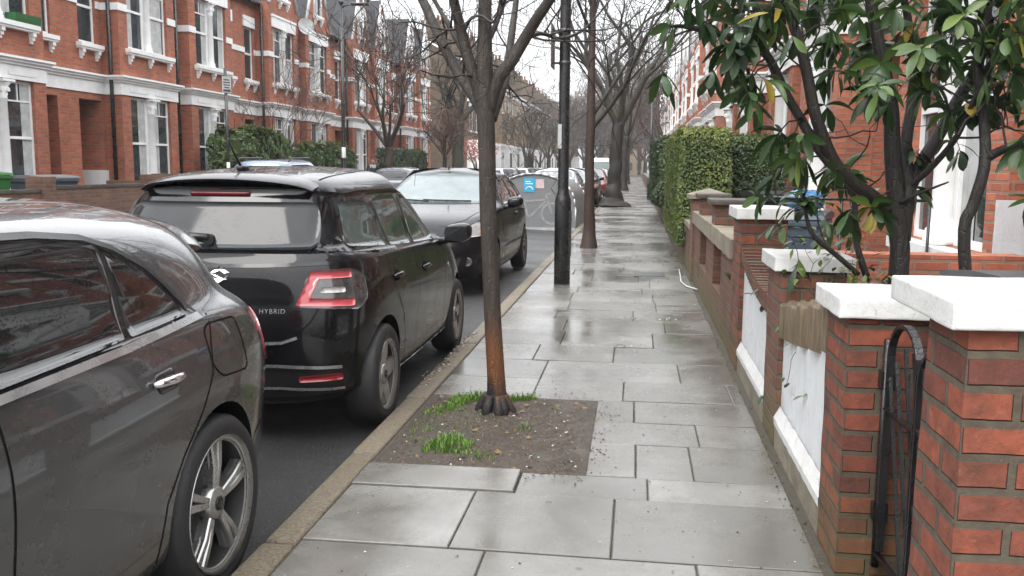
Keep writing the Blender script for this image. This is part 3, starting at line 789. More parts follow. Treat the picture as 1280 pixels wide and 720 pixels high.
# satellite dish
t = thing('satellite_dish', 'grey satellite dish on the red brick wall by the gable roof', 'satellite dish', (-13.1,35.3,6.85))
mb = MB(); mb.lathe([(0.02,0.0),(0.18,0.025),(0.33,0.09),(0.34,0.10),(0.33,0.095),(0.18,0.035),(0.02,0.012)],18,0,'x',(0,0,0),close=True); mb.build('dish', M['curtain'], t, rot=(0,R(-15),R(-50)))
mb = MB(); mb.tube([(-0.12,0.3,-0.1),(0,0.1,-0.05),(0,0,0)],0.02,6); mb.tube([(0,0,-0.3),(0.25,-0.2,-0.15)],0.012,5); mb.build('bracket', M['steel'], t)
# window box
t = thing('window_box', 'green plastic window box on the white sill of the first floor bay', 'window box', (-13.16,18.45,4.50))
mb = MB(); mb.prism([(-0.10,-0.08),(0.10,-0.08),(0.13,0.10),(-0.13,0.10)],-0.42,0.42,0,'y'); mb.build('trough', plain('green plastic',(0.02,0.12,0.03),0.5), t)

# ---- brown brick terrace further along the far side
def make_stock(label, first=False):
    t = thing('terraced_house', label, 'house'); W = 5.6; EZ = 9.3
    mb = MB(); holes = []
    for z0,z1 in ((4.3,6.2),(7.0,8.6)):
        for c in (1.1,2.2,4.2): holes.append((c-0.42,c+0.42,z0,z1))
    wall_holes(mb,'x',0,0,W,3.4,EZ,holes,0.15)
    rz = 11.8
    for y in (0.004,W-0.004): mb.poly([(0,y,-0.2),(-9,y,-0.2),(-9,y,EZ),(-4.4,y,rz),(0,y,EZ)])
    mb.poly([(-9,0,-0.2),(-9,W,-0.2),(-9,W,EZ),(-9,0,EZ)])
    if not first: mb.box(0,0.7,0.35,2.95,3.4,6.6,skip='x')
    mb.build('wall', M['brick_stock'] if first else M['brick_buff'], t, recalc=False)
    mb = MB(); mb.box(-0.01,0.02,0,W,-0.2,3.4,skip='x'); mb.box(0.02,0.95,0.3,3.0,-0.2,3.3,skip='x'); mb.box(0.02,1.05,0.25,3.05,3.3,3.55)
    mb.box(0,0.22,0,W,EZ-0.28,EZ); mb.box(0,0.14,0,W,6.55,6.75)
    for z1 in (6.2,8.6):
        for c in (1.1,2.2,4.2): mb.box(0,0.06,c-0.55,c+0.55,z1,z1+0.28); mb.box(0,0.1,c-0.5,c+0.5,z1-1.9-0.1,z1-1.9)
    st = mb.build('stucco', M['white'], t)
    for z0,z1 in ((4.3,6.2),(7.0,8.6)):
        for c in (1.1,2.2,4.2): sash(t,-0.05,c-0.42,c+0.42,z0,z1)
    for c in (1.0,1.9): 
        f = MB(); f.box(0.95,0.975,c-0.36,c+0.5,0.9,2.9); w_ = f.build('window', M['white'], t)
        p = MB(); p.box(0.975,0.98,c-0.28,c+0.42,1.0,2.8); p.build('pane', M['pane'], w_)
    mb = MB(); mb.box(0.02,0.03,3.7,4.7,0.1,2.6); mb.build('door', M['door'], t)
    mb = MB(); mb.poly([(0.3,0,EZ-0.05),(0.3,W,EZ-0.05),(-4.4,W,rz),(-4.4,0,rz)]); mb.poly([(-9.2,0,EZ-0.05),(-9.2,W,EZ-0.05),(-4.4,W,rz),(-4.4,0,rz)]); mb.build('roof', M['slate'], t)
    mb = MB(); mb.box(-3.4,-1.4,W-0.5,W-0.02,EZ,rz+0.9); mb.box(-3.46,-1.34,W-0.54,W+0.0,rz+0.9,rz+1.05); ch = mb.build('chimney', M['brick_stock'], t)
    mb = MB()
    for k in range(5): mb.lathe([(0.13,rz+1.05),(0.11,rz+1.5),(0.14,rz+1.55)],8,0,'z',(-3.1+k*0.36,W-0.26,0))
    mb.build('chimney_pot', M['terracotta'], ch)
    if first:
        mb = MB(); mb.box(-3.6,-1.5,0.0,0.5,EZ+0.6,rz+0.75); mb.box(-3.66,-1.44,-0.04,0.54,rz+0.75,rz+0.95); ch = mb.build('chimney', M['brick_stock'], t)
        mb = MB()
        for k in range(6): mb.lathe([(0.13,rz+0.95),(0.11,rz+1.3),(0.14,rz+1.35)],8,0,'z',(-3.35+k*0.33,0.25,0))
        mb.build('chimney_pot', M['terracotta'], ch)
        mb = MB(); mb.tube([(0.3,-0.03,EZ),(-4.4,-0.03,rz)],0.09,4); mb.build('verge', M['white'], t)
    return t
GS = 'pale terrace beyond the side street'
s0 = make_stock('tall brown brick end house with a blank flank wall and chimney facing the camera', True); s0.location = (-13.3,71.0,0); s0['group'] = GS
s1 = make_stock('x')
for i in range(22):
    y = 76.6+i*5.6
    l = 'tall brick house with white bay and stucco ground floor, ' + ORD[i] + ' after the brown end house'
    if i == 0: s1.location = (-13.3,y,0); s1['label'] = l; s1['group'] = GS
    else: dup(s1, (-13.3,y,0), 0, l, GS)
# far end of the street
def block(name, label, cat, x0, x1, y0, y1, h, mat, nx, nz, wf=0.5, off=None):
    t = thing(name, label, cat, (x0,y0,0)); W = x1-x0
    mb = MB(); holes = []
    for i in range(nx):
        for j in range(nz):
            c = W*(i+0.5)/nx; z = h*(j+0.5)/nz; hw = W/nx*wf/2; hz = h/nz*0.25
            holes.append((c-hw,c+hw,z-hz,z+hz))
    wall_holes(mb,'y',0,0,W,-0.2,h,holes,0.2,sgn=-1)
    mb.box(0,W,0.0,y1-y0,-0.2,h,skip='y'); 
    for a,b,c,d in holes: mb.box(a,b,0.12,0.16,c,d,1)
    mb.build('wall', [mat, M['pane']], t, recalc=False)
    mb = MB(); mb.box(-0.2,W+0.2,-0.2,y1-y0,h,h+0.4); mb.build('roof', M['stone'], t)
    return t
block('brick_building', 'low orange brick building across the far end of the street', 'building', -8.5, 1.5, 205, 215, 7.0, M['brick_buff'], 5, 2)
block('tower_block', 'pale grey tower block rising behind the far end of the street', 'building', 1.0, 15, 330, 345, 34, plain('pale concrete',(0.34,0.35,0.37),0.8), 7, 12, 0.6)
block('tower_block', 'darker low block in front of the pale tower at the far end', 'building', 4.4, 9, 250, 262, 17, plain('dark cladding',(0.10,0.105,0.11),0.6), 4, 6, 0.6)
# ------------------------------------------------------------------ front garden walls on this side
WX0 = 0.735
def cap_flat(parent, x0, x1, y0, y1, z0, z1, mat, bv=0.008, jig=0.004, name='cap'):
    bm = bmesh.new(); r = bmesh.ops.create_cube(bm, size=1)
    for v in r['verts']: v.co = Vector(((x0+x1)/2+v.co.x*(x1-x0),(y0+y1)/2+v.co.y*(y1-y0),(z0+z1)/2+v.co.z*(z1-z0)))
    bmesh.ops.bevel(bm, geom=bm.edges[:], offset=bv, segments=2, affect='EDGES', profile=0.5)
    bmesh.ops.subdivide_edges(bm, edges=[e for e in bm.edges if e.calc_length() > 0.05], cuts=9, use_grid_fill=True)
    for v in bm.verts:
        n = noise.noise_vector(v.co*9.)*jig + noise.noise_vector(v.co*31.)*jig*0.45
        v.co += n
    mb = MB(); mb.addbm(bm, 0, True); bm.free()
    return mb.build(name, mat, parent, sharp=50)
def rough_box(mb, x0, x1, y0, y1, z0, z1, n=0.05, jig=0.006, m=0, f=7.):
    bm = bmesh.new(); r = bmesh.ops.create_cube(bm, size=1)
    for v in r['verts']: v.co = Vector(((x0+x1)/2+v.co.x*(x1-x0),(y0+y1)/2+v.co.y*(y1-y0),(z0+z1)/2+v.co.z*(z1-z0)))
    for ax, (a, b) in enumerate(((x0,x1),(y0,y1),(z0,z1))):
        k = int((b-a)/n)
        for i in range(1, k+1):
            co_ = [0,0,0]; co_[ax] = a+(b-a)*i/(k+1); no = [0,0,0]; no[ax] = 1
            bmesh.ops.bisect_plane(bm, geom=bm.verts[:]+bm.edges[:]+bm.faces[:], plane_co=co_, plane_no=no)
    for v in bm.verts: v.co += noise.noise_vector(v.co*f)*jig
    mb.addbm(bm, m, False); bm.free()
def pillar(label, y0, y1, x0, x1, h, capz, cap_over, mat=None, capmat=None, kind='flat', lean=0., foot=True):
    t = thing('gate_pillar', label, 'pillar', (x0,y0,0)); W, D = x1-x0, y1-y0
    mb = MB(); rough_box(mb, 0, W, 0, D, -0.1, h, 0.06, 0.004)
    if lean: mb.v = [(x, y-lean*(z/h)*(1 if y > D/2 else 0.0), z) for x,y,z in mb.v]
    mb.build('shaft', mat or M['brick_pier'], t)
    o = cap_over
    if kind == 'flat': cap_flat(t, -o[0], W+o[0], -o[1], D+o[2], h+0.002, capz, capmat or M['cap_white'], bv=0.004, jig=0.0028)
    else:
        mb = MB(); mb.box(-o[0],W+o[0],-o[1],D+o[2],h,h+0.05)
        q = [(-o[0],-o[1],h+0.051),(W+o[0],-o[1],h+0.051),(W+o[0],D+o[2],h+0.051),(-o[0],D+o[2],h+0.051)]; ap = (W/2,D/2,capz)
        for k in range(4): mb.poly([q[k],q[(k+1)%4],ap])
        mb.build('cap', capmat or M['stone_dark'], t)
    return t
GP = 'brick pillars along the front garden walls'
pillar('nearest orange red brick gate pillar with thick white slab cap, at the right edge', 1.985, 2.30, 0.70, 1.05, 1.10, 1.163, (0.045,0.03,0.115), lean=0.06)
pillar('brick gate pillar with white slab cap that the black gate hangs on', 3.19, 3.525, 0.735, 1.09, 0.925, 0.998, (0.04,0.03,0.06))
pillar('dark brick pillar with white cap between the two white rendered wall panels', 4.70, 5.12, 0.738, 1.06, 0.915, 0.99, (0.035,0.03,0.06), mat=M['brick_old'])
pillar('orange brick pillar with white cap at the far end of the white rendered wall', 6.48, 6.98, 0.735, 1.05, 1.08, 1.16, (0.035,0.03,0.05))
pillar('dark red brick pier with a shallow pyramid stone cap beside the pierced wall', 11.75, 12.25, 0.72, 1.15, 1.05, 1.18, (0.05,0.04,0.05), mat=M['brick_old'], kind='pyr', capmat=M['stone'])
pillar('dark capped brick pier between the tall pale hedge and the rounded dark hedge', 20.6, 21.1, 0.68, 1.1, 1.0, 1.12, (0.05,0.05,0.05), mat=M['brick_old'], capmat=M['stone_dark'])

# white rendered panels
def panel(label, y0, y1, ztop, zcop, log):
    """low wall: brown base, white plinth ledge, white render, coping; heights as functions of y in [0,1] (0 = near)"""
    t = thing('garden_wall', label, 'wall', (0,y0,0)); D = y1-y0; n = 40; xr = 0.768
    def strip(mb, prof, jag=0.):
        b = len(mb.v); k = len(prof(0.))
        for i in range(n+1):
            u = i/n
            for j, (x, z) in enumerate(prof(u)):
                jj = noise.noise(Vector((u*D*16, j*3.1, y0)))
                mb.v.append((x+0.003*jj, u*D, z+jag*jj*(1 if j == k-1 else 0.25)))
        for i in range(n):
            for j in range(k-1):
                q = b+i*k+j; mb.face((q,q+k,q+k+1,q+1),0,False)
    mb = MB(); strip(mb, lambda u: [(0.742,-0.05),(0.741,0.06),(0.738,0.125),(0.762,0.135)]); mb.build('base', M['stone'], t, recalc=False)
    mb = MB(); strip(mb, lambda u: [(0.736,0.118),(0.734,0.155),(0.742,0.172),(xr-0.004,0.215)]); mb.build('plinth', M['cap_white'], t, recalc=False)
    mb = MB(); strip(mb, lambda u: [(xr,0.20),(xr,ztop(u)-0.02),(xr,ztop(u))], 0.016); mb.build('render_coat', M['white_wall'], t, recalc=False)
    # brick core
    mb = MB(); b = 0
    for i in range(n+1):
        u = i/n
        for x, z in ((xr+0.003,-0.05),(xr+0.003,zcop(u)-0.09),(xr+0.23,zcop(u)-0.09),(xr+0.23,-0.05)): mb.v.append((x,u*D,z))
    for i in range(n):
        for j in range(4):
            q = i*4; mb.face((q+j,q+4+j,q+4+(j+1)%4,q+(j+1)%4),0)
    mb.face((0,1,2,3)); mb.face((n*4+3,n*4+2,n*4+1,n*4))
    mb.build('core', M['brick_old'], t)
    mb = MB()
    if log:      # upright weathered rolls
        y = 0.0; rr = random.Random(3)
        while y < D:
            wd = rr.uniform(0.20,0.34); wd = min(wd, D-y+0.02); u = min(1,(y+wd/2)/D)
            b = len(mb.v); m_ = 14
            for h in (ztop(u)-0.07, zcop(u)-0.012, zcop(u)):
                for k in range(m_+1):
                    th = math.pi*k/m_; rx = 0.055 if h < zcop(u) else 0.045
                    mb.v.append((xr+0.02-rx*math.sin(th)-0.0*1, y+wd/2-wd/2*math.cos(th), h+0.006*noise.noise(Vector((k,h*9,y)))))
            for r_ in range(2):
                for k in range(m_): q = b+r_*(m_+1)+k; mb.face((q,q+1,q+m_+2,q+m_+1),0,True)
            tp = [b+2*(m_+1)+k for k in range(m_+1)]; mb.face(tp,0)
            mb.box(xr+0.02,xr+0.2,y+0.004,y+wd-0.004,zcop(u)-0.14,zcop(u)-0.006)
            y += wd
        mb.build('coping', M['log'], t)
    else:
        k = int(D/0.075)
        for i in range(k):
            y = D*(i+0.5)/k; u = (i+0.5)/k; z = zcop(u)+0.004*noise.noise(Vector((i*1.7,0,0)))
            mb.box(xr-0.025,xr+0.22,y-0.034,y+0.034,z-0.1,z)
        mb.box(xr-0.018,xr+0.215,0.01,D-0.01,zcop(1.)-0.30,min(zcop(0),zcop(1))-0.1) if 0 else None
        mb.build('coping', M['brick_old'], t)
    return t
def log_mat():
    m, nt, b = newmat('weathered stained wood')
    ob = coords(nt); mp = N(nt, 'ShaderNodeMapping'); mp.inputs['Scale'].default_value = (30,30,3); L(nt, ob, mp.inputs[0])
    n = noise_n(nt, mp.outputs[0], 1.6, 6, 0.7); n2 = noise_n(nt, ob, 7., 4, 0.6)
    col = ramp(nt, n, [(0.3,(0.045,0.03,0.017)),(0.55,(0.14,0.10,0.06)),(0.8,(0.26,0.21,0.14))])
    col = mixc(nt, ramp(nt, n2, [(0.45,0.),(0.7,0.7)]), col, (0.06,0.055,0.02))
    L(nt, col, b.inputs['Base Color']); b.inputs['Roughness'].default_value = 0.7; bump(nt, b, n, 0.7, 0.01)
    return m
M['log'] = log_mat()
panel('low white rendered wall right behind the gate pillar, brown roll edging on top', 3.53, 4.70, lambda u: 0.82-0.17*u**0.8, lambda u: 0.935-0.185*u**0.9, True)
panel('low white rendered wall with a brick coping that sweeps up to the far pillar', 5.12, 6.48, lambda u: 0.62+0.16*u*u, lambda u: 0.73+0.16*u*u, False)

# pierced brick wall with concrete rail
t = thing('garden_wall', 'mossy pierced brick wall with rectangular openings and a concrete rail', 'wall', (0.745,6.98,0)); D = 11.75-6.98
mb = MB(); rough_box(mb, 0, 0.22, 0.002, D-0.002, -0.1, 0.33, 0.09, 0.006); mb.build('base', M['brick_old'], t)
pos = [(0.0,1.06),(1.86,2.76),(3.66,4.77)]
for a,b in pos:
    mb = MB(); rough_box(mb, 0.004, 0.216, a+0.003, b-0.003, 0.335, 0.745, 0.1, 0.004); mb.build('pier', M['brick_old'], t)
mb = MB(); rough_box(mb, -0.03, 0.25, 0.003, D-0.003, 0.75, 0.90, 0.08, 0.008); mb.build('rail', M['stone'], t)
for y in (1.75, 3.55):
    mb = MB(); rough_box(mb, 0.0, 0.24, y, y+0.38, 0.903, 1.09, 0.08, 0.004); p_ = mb.build('upper_pier', M['brick_old'], t)
    cap_flat(p_, -0.05, 0.33, y-0.05, y+0.43, 1.092, 1.145, M['stone_dark'], 0.006, 0.004)
# lower walls further on
def low_wall(label, y0, y1, h, mat, x=0.745, th=0.23, cop=True, name='garden_wall'):
    t = thing(name, label, 'wall', (x,y0,0)); D = y1-y0
    mb = MB(); rough_box(mb, 0, th, 0.003, D-0.003, -0.1, h, 0.25, 0.006); mb.build('brickwork', mat, t)
    if cop: mb = MB(); rough_box(mb, -0.03, th+0.03, 0.004, D-0.004, h+0.002, h+0.07, 0.2, 0.006); mb.build('coping', M['stone'], t)
    return t
low_wall('mossy low brick wall under the tall pale green hedge', 12.25, 20.6, 0.62, M['brick_old'])
low_wall('low brick wall under the rounded dark hedge', 21.1, 34., 0.7, M['brick_old'])
y = 34.2
for i in range(9):
    l = 7.5; low_wall('low brick front wall, %s beyond the rounded dark hedge' % ORD[i], y, y+l, 0.8, M['brick_garden']); 
    y += l+1.1
# dividing wall between two front gardens
low_wall('red brick dividing wall with brick edge coping behind the evergreen tree', 0, 0.23, 0.86, M['brick_red'], x=1.1, th=1.5, cop=False, name='dividing_wall').location = (1.1,6.42,0)
# painted panel on the bay side of the second house
t = thing('render_panel', 'white rendered panel low on the brick bay side at the right edge', 'panel', (2.56,6.90,0)); mb = MB(); rough_box(mb,0,0.6,0,0.028,-0.05,1.22,0.1,0.004); mb.build('render_coat', M['white_wall'], t)

# ---- black iron gate
t = thing('garden_gate', 'black wrought iron gate with arched hoops and slanting bars between the pillars', 'gate', (0.93,3.17,0.0), 0)
mb = MB()
def flat(mb, p, q, wx=0.006, wy=0.018):
    d = (Vector(q)-Vector(p)); n = d.normalized(); a = Vector((1,0,0)); s = n.cross(a).normalized()
    P0, P1 = Vector(p), Vector(q)
    r = [P0+a*wx+s*wy,P0-a*wx+s*wy,P0-a*wx-s*wy,P0+a*wx-s*wy]; u = [x+(P1-P0) for x in r]
    b = len(mb.v); mb.v += [tuple(x) for x in r+u]
    for k in range(4): mb.face((b+k,b+(k+1)%4,b+4+(k+1)%4,b+4+k))
    mb.face((b,b+1,b+2,b+3)); mb.face((b+4,b+5,b+6,b+7))
GLn = 0.86
mb.tube([(0,0,0.05),(0,0,0.86)],0.014,8); mb.tube([(0.05,-GLn,0.05),(0.05,-GLn,0.98)],0.014,8)
mb.tube([(0,0,0.10),(0.05,-GLn,0.10)],0.012,6); mb.tube([(0,0,0.62),(0.05,-GLn,0.62)],0.010,6)
mb.build('frame', M['iron'], t)
def gp(u, z): return (0.05*u, -GLn*u, z)
for (u0,u1,zt) in ((0.04,0.34,0.93),(0.36,0.66,0.90),(0.66,0.96,0.93)):
    pts = [gp(u0,0.12)]+[gp((u0+u1)/2-(u1-u0)/2*math.cos(a), zt-0.12+0.12*math.sin(a)) for a in [math.pi*k/10 for k in range(11)]]+[gp(u1,0.12)]
    mb = MB()
    for p,q in zip(pts[:-1],pts[1:]): flat(mb,p,q,0.012,0.006)
    mb.build('hoop', M['iron'], t)
for k in range(10):
    u0 = 0.015+0.088*k; u1 = min(0.99,u0+0.27); mb = MB()
    flat(mb, gp(u0,0.86 if k > 1 else 0.80), gp(u1,0.11), 0.006, 0.006); mb.build('bar', M['iron'], t)
for z in (0.25,0.72):
    mb = MB(); mb.box(-0.02,0.03,-0.01,0.03,z-0.03,z+0.03); mb.build('hinge', M['iron'], t)
t.location = (0.862,3.165,0.0)

# ---- bins and rail in the front gardens
M['bin_grey'] = plain('grey plastic', (0.075,0.08,0.085), 0.35, var=0.2)
M['bin_green'] = plain('green plastic bin', (0.03,0.15,0.03), 0.45, var=0.2)
M['bin_dark'] = plain('slate blue plastic', (0.06,0.085,0.11), 0.4)
M['bin_black'] = plain('black plastic', (0.015,0.016,0.018), 0.4)
def bin_(label, loc, rz, body, lid, w=0.56, d=0.62, h=1.0):
    t = thing('wheelie_bin', label, 'bin', loc, rz)
    mb = MB(); q = 0.82
    b = [(-w/2*q,-d/2*q,0.06),(w/2*q,-d/2*q,0.06),(w/2*q,d/2*q*0.8,0.06),(-w/2*q,d/2*q*0.8,0.06),(-w/2,-d/2,h),(w/2,-d/2,h),(w/2,d/2,h),(-w/2,d/2,h)]
    mb.v += b
    for f in ((3,2,1,0),(4,5,6,7),(0,1,5,4),(1,2,6,5),(2,3,7,6),(3,0,4,7)): mb.face(f)
    mb.bbox(-w/2-0.025,w/2+0.025,-d/2-0.025,d/2+0.02,h-0.07,h-0.01,0.008); mb.build('body', body, t)
    mb = MB(); prof = [(-d/2-0.04,h+0.0),(-d/2-0.03,h+0.035),(-d/4,h+0.06),(0,h+0.072),(d/4,h+0.07),(d/2+0.03,h+0.05),(d/2+0.05,h+0.0)]
    mb.prism(prof,-w/2-0.035,w/2+0.035,0,'x',True); mb.build('lid', lid, t, sharp=40)
    mb = MB(); mb.tube([(-w/2+0.05,d/2+0.09,h-0.02),(w/2-0.05,d/2+0.09,h-0.02)],0.016,8); mb.box(-w/2+0.06,-w/2+0.1,d/2,d/2+0.09,h-0.05,h-0.01); mb.box(w/2-0.1,w/2-0.06,d/2,d/2+0.09,h-0.05,h-0.01); mb.build('handle', body, t)
    for s in (-1,1):
        mb = MB(); mb.lathe([(0.03,-0.025),(0.10,-0.025),(0.10,0.025),(0.03,0.025)],16,0,'x',(s*(w/2-0.03),d/2-0.03,0.10)); mb.build('wheel', M['bin_black'], t)
    return t
bin_('grey wheelie bin, only its flat lid showing behind the nearest white pillar cap', (1.36,2.78,0.06), R(8), M['bin_grey'], M['bin_grey'], 0.6, 0.62, 1.0)
bin_('slate wheelie bin with a blue bag on it behind the white capped pillar', (1.50,8.75,0.06), R(-20), M['bin_dark'], M['bin_dark'], 0.5, 0.5, 0.92)
t = thing('rubbish_bag', 'crumpled blue plastic bag lying on a slate wheelie bin', 'bag', (1.55,8.7,1.055))
bm = bmesh.new(); bmesh.ops.create_icosphere(bm, subdivisions=3, radius=0.14)
for v in bm.verts: v.co = Vector((v.co.x*1.3,v.co.y,max(-0.0,v.co.z*0.75+0.09)))+noise.noise_vector(v.co*14)*0.035
mb = MB(); mb.addbm(bm,0,True); bm.free(); mb.build('sack', plain('blue polythene',(0.04,0.16,0.34),0.25,spec=0.6), t)
bin_('black wheelie bin by the far hedge, lid closed', (1.82,12.9,0.06), R(10), M['bin_black'], M['bin_black'])
t = thing('handrail', 'thin black iron handrail on posts across the front garden', 'railing', (1.02,8.0,0))
mb = MB(); mb.tube([(0.02,0,1.19),(1.45,0.1,1.17)],0.014,8); mb.build('rail', M['iron'], t)
for x in (0.02,0.72,0.80,1.45):
    mb = MB(); mb.tube([(x,0.1*x/1.45,0.05),(x,0.1*x/1.45,1.18)],0.013,8); mb.build('post', M['iron'], t)

# ------------------------------------------------------------------ far side garden walls
def far_wall(label, y0, y1, h, piers, mat=None):
    t = thing('garden_wall', label, 'wall', (-11.3,y0,0)); D = y1-y0
    mb = MB(); rough_box(mb, 0, 0.24, 0, D, -0.05, h, 0.3, 0.01); mb.build('brickwork', mat or M['brick_garden'], t)
    mb = MB(); rough_box(mb, -0.02, 0.26, 0.0, D, h+0.002, h+0.06, 0.25, 0.008); mb.build('coping', M['stone_dark'], t)
    for py in piers:
        mb = MB(); rough_box(mb, -0.06, 0.30, py-0.19, py+0.19, -0.05, h+0.24, 0.2, 0.008); mb.build('pier', mat or M['brick_garden'], t)
    return t
far_wall('brown brick garden wall across the road in front of the wheelie bins', 15.75, 19.35, 0.95, (0.12,))
far_wall('brown brick garden wall at the left edge before the bins', 11.2, 15.7, 0.90, (0.2,))
far_wall('brick garden wall with dark pier right of the gate gap across the road', 20.15, 24.3, 0.98, (0.2,))
far_wall('brick garden wall across the road under the round green bush', 25.2, 29.2, 0.85, (0.2,))
far_wall('brick garden wall across the road under the scruffy shrubs', 30., 36.4, 0.85, (0.2,))
far_wall('brick garden wall across the road in front of the dark clipped hedge', 37.2, 59., 0.9, (0.2,8.))
t = thing('garden_wall', 'brick return wall and pier beside the porch step across the road', 'wall', (-12.6,20.3,0)); mb = MB(); rough_box(mb,0,1.2,0,0.22,0,1.05,0.2,0.008); mb.build('brickwork', M['brick_garden'], t); mb = MB(); rough_box(mb,0.9,1.22,-0.06,0.28,0,1.2,0.2,0.008); mb.build('pier', M['brick_garden'], t)
bin_('green wheelie bin at the left edge behind the far garden wall', (-11.95,15.3,0.06), R(90), M['bin_green'], M['bin_green'], 0.62, 0.7, 1.16)
bin_('slate blue wheelie bin with grey lid behind the far garden wall', (-12.0,17.15,0.06), R(90), M['bin_dark'], plain('pale grey plastic',(0.16,0.165,0.17),0.5), 1.15, 0.75, 1.08)
t = thing('railing', 'low black iron railing on the far garden wall left of the bush', 'railing', (-11.2,24.4,0))
mb = MB()
for z in (0.35,1.2): mb.box(-0.012,0.012,0,4.3,z-0.012,z+0.012)
mb.build('rail', M['iron'], t)
for k in range(36):
    mb = MB(); mb.tube([(0,0.06+k*0.12,0.3),(0,0.06+k*0.12,1.3)],0.008,5); mb.build('bar', M['iron'], t)
# ------------------------------------------------------------------ trees
def cr(pts, rad, sub=5):
    """smooth polyline through points (Catmull-Rom) with interpolated radii"""
    P = [Vector(p) for p in pts]; out = []; ro = []
    for i in range(len(P)-1):
        p0 = P[max(i-1,0)]; p1 = P[i]; p2 = P[i+1]; p3 = P[min(i+2,len(P)-1)]
        for k in range(sub):
            t = k/sub
            out.append(0.5*((2*p1)+(p2-p0)*t+(2*p0-5*p1+4*p2-p3)*t*t+(3*p1-p0-3*p2+p3)*t**3)); ro.append(rad[i]+(rad[i+1]-rad[i])*t)
    out.append(P[-1]); ro.append(rad[-1]); return out, ro
def limb(mb, pts, rad, n=8, sub=5, wob=0.0, seed=0):
    p, r = cr(pts, rad, sub)
    if wob: p = [q+noise.noise_vector(q*3+Vector((seed,0,0)))*wob for q in p]
    mb.tube(p, r, n); return p, r
def grow(mb, pos, d, rad, length, depth, rr, up=0.15, spread=0.55, ratio=0.72, kink=0.18, seg=4, nsub=(2,3), minr=0.0022, tips=None, sides=(7,6,5,4,3)):
    pts = [pos]; rads = [rad]; d = d.normalized(); p = Vector(pos)
    for i in range(seg):
        d = (d+Vector((rr.gauss(0,kink),rr.gauss(0,kink),rr.gauss(0,kink)))+Vector((0,0,up*0.3))).normalized()
        p = p+d*(length/seg); pts.append(p); rads.append(max(minr, rad*(1-0.38*(i+1)/seg)))
    mb.tube(pts, rads, sides[min(len(sides)-1, max(0, 5-depth))], cap=False)
    if depth <= 0:
        if tips is not None: tips.append((p,d))
        return
    k = rr.randint(*nsub)
    for j in range(k):
        at_ = rr.uniform(0.35,1.0) if j else 1.0
        idx = min(seg, max(1, int(round(at_*seg))))
        b = pts[idx]; ax = d.orthogonal().normalized(); ax.rotate(Matrix.Rotation(rr.uniform(0,6.283),3,d))
        nd = (d*(1-spread*rr.uniform(0.5,1.2))+ax*spread*rr.uniform(0.7,1.3)).normalized()+Vector((0,0,up))
        grow(mb, b, nd, max(minr, rads[idx]*(0.82 if j == 0 else rr.uniform(0.5,0.72))), length*ratio*rr.uniform(0.75,1.2), depth-1, rr, up, spread, ratio, kink, seg, nsub, minr, tips, sides)
def tree_thing(name, label, loc, trunk_mb, crown_mb, bark, twig, group=None, cat='tree', rz=0.):
    t = thing(name, label, cat, loc, rz, group)
    trunk_mb.build('trunk', bark, t, recalc=False); crown_mb.build('crown', twig, t, recalc=False)
    return t

# ---- nearest street tree, in its own frame (base at 0,0,0)
TX, TY = -0.773, 5.02
def pt(px, py, dy=0.):
    """point on the plane through the trunk, from measured directions"""
    x = (px-640)/CAMF; y = (360-py)/CAMF
    d = r2*x+u2*y+_f; s = (TY+dy)/d.y; p = Vector((0,0,CAMH))+d*s
    return (p.x-TX, p.y-TY, p.z)
tr = MB(); cw = MB(); rr = random.Random(21)
limb(tr, [(0,0,-0.05),(0.004,0,0.03),(0.006,0,0.10),pt(620,470),pt(616,400),pt(613,330),pt(610,260),pt(609,200),pt(607,140),pt(606,90),pt(606,40),pt(606,-20),pt(604,-90,0.05),pt(610,-180,0.1)],
     [0.118,0.090,0.060,0.052,0.049,0.048,0.048,0.048,0.049,0.046,0.039,0.035,0.030,0.024], 14, 6)
for k in range(9):           # rootlets of the flare
    a = k*0.7+rr.uniform(-.3,.3); q = rr.uniform(0.09,0.15)
    limb(tr, [(0.05*math.cos(a),0.05*math.sin(a),0.13),(0.085*math.cos(a),0.085*math.sin(a),0.06),(q*math.cos(a),q*math.sin(a),-0.005)],[0.026,0.032,0.018],7,4)
LM = []
LM.append(limb(tr, [pt(609,170),pt(600,120),pt(588,82),pt(578,45),pt(567,0,-0.05),pt(552,-60,-0.1),pt(535,-140,-0.2)],[0.03,0.034,0.032,0.030,0.027,0.022,0.016],9,5))
LM.append(limb(tr, [pt(606,150,0.03),pt(592,120,0.08),pt(572,90,0.15),pt(552,52,0.2),pt(528,0,0.3),pt(500,-55,0.4),pt(470,-110,0.5)],[0.03,0.034,0.032,0.030,0.027,0.022,0.015],9,5))
LM.append(limb(tr, [pt(588,82),pt(575,58,0.05),pt(560,30,0.1),pt(543,0,0.15),pt(520,-50,0.2)],[0.016,0.016,0.014,0.012,0.008],7,5))
LM.append(limb(tr, [pt(612,140),pt(622,100),pt(638,78),pt(655,50),pt(672,22,-0.05),pt(690,-5,-0.1),pt(715,-50,-0.2),pt(735,-120,-0.3)],[0.03,0.038,0.036,0.033,0.030,0.027,0.021,0.014],9,5))
LM.append(limb(tr, [pt(616,150,0.05),pt(628,110,0.2),pt(634,85,0.35),pt(640,40,0.5),pt(648,-20,0.7)],[0.024,0.028,0.026,0.022,0.015],8,5))
LM.append(limb(tr, [pt(655,50),pt(675,42,0.1),pt(700,48,0.2),pt(725,40,0.3),pt(745,22,0.35)],[0.014,0.012,0.010,0.008,0.005],6,5))
LM.append(limb(tr, [pt(578,45),pt(588,24,-0.05),pt(602,20,-0.1),pt(615,28,-0.12),pt(622,15,-0.14),pt(628,-20,-0.15)],[0.010,0.009,0.008,0.008,0.007,0.005],6,5))
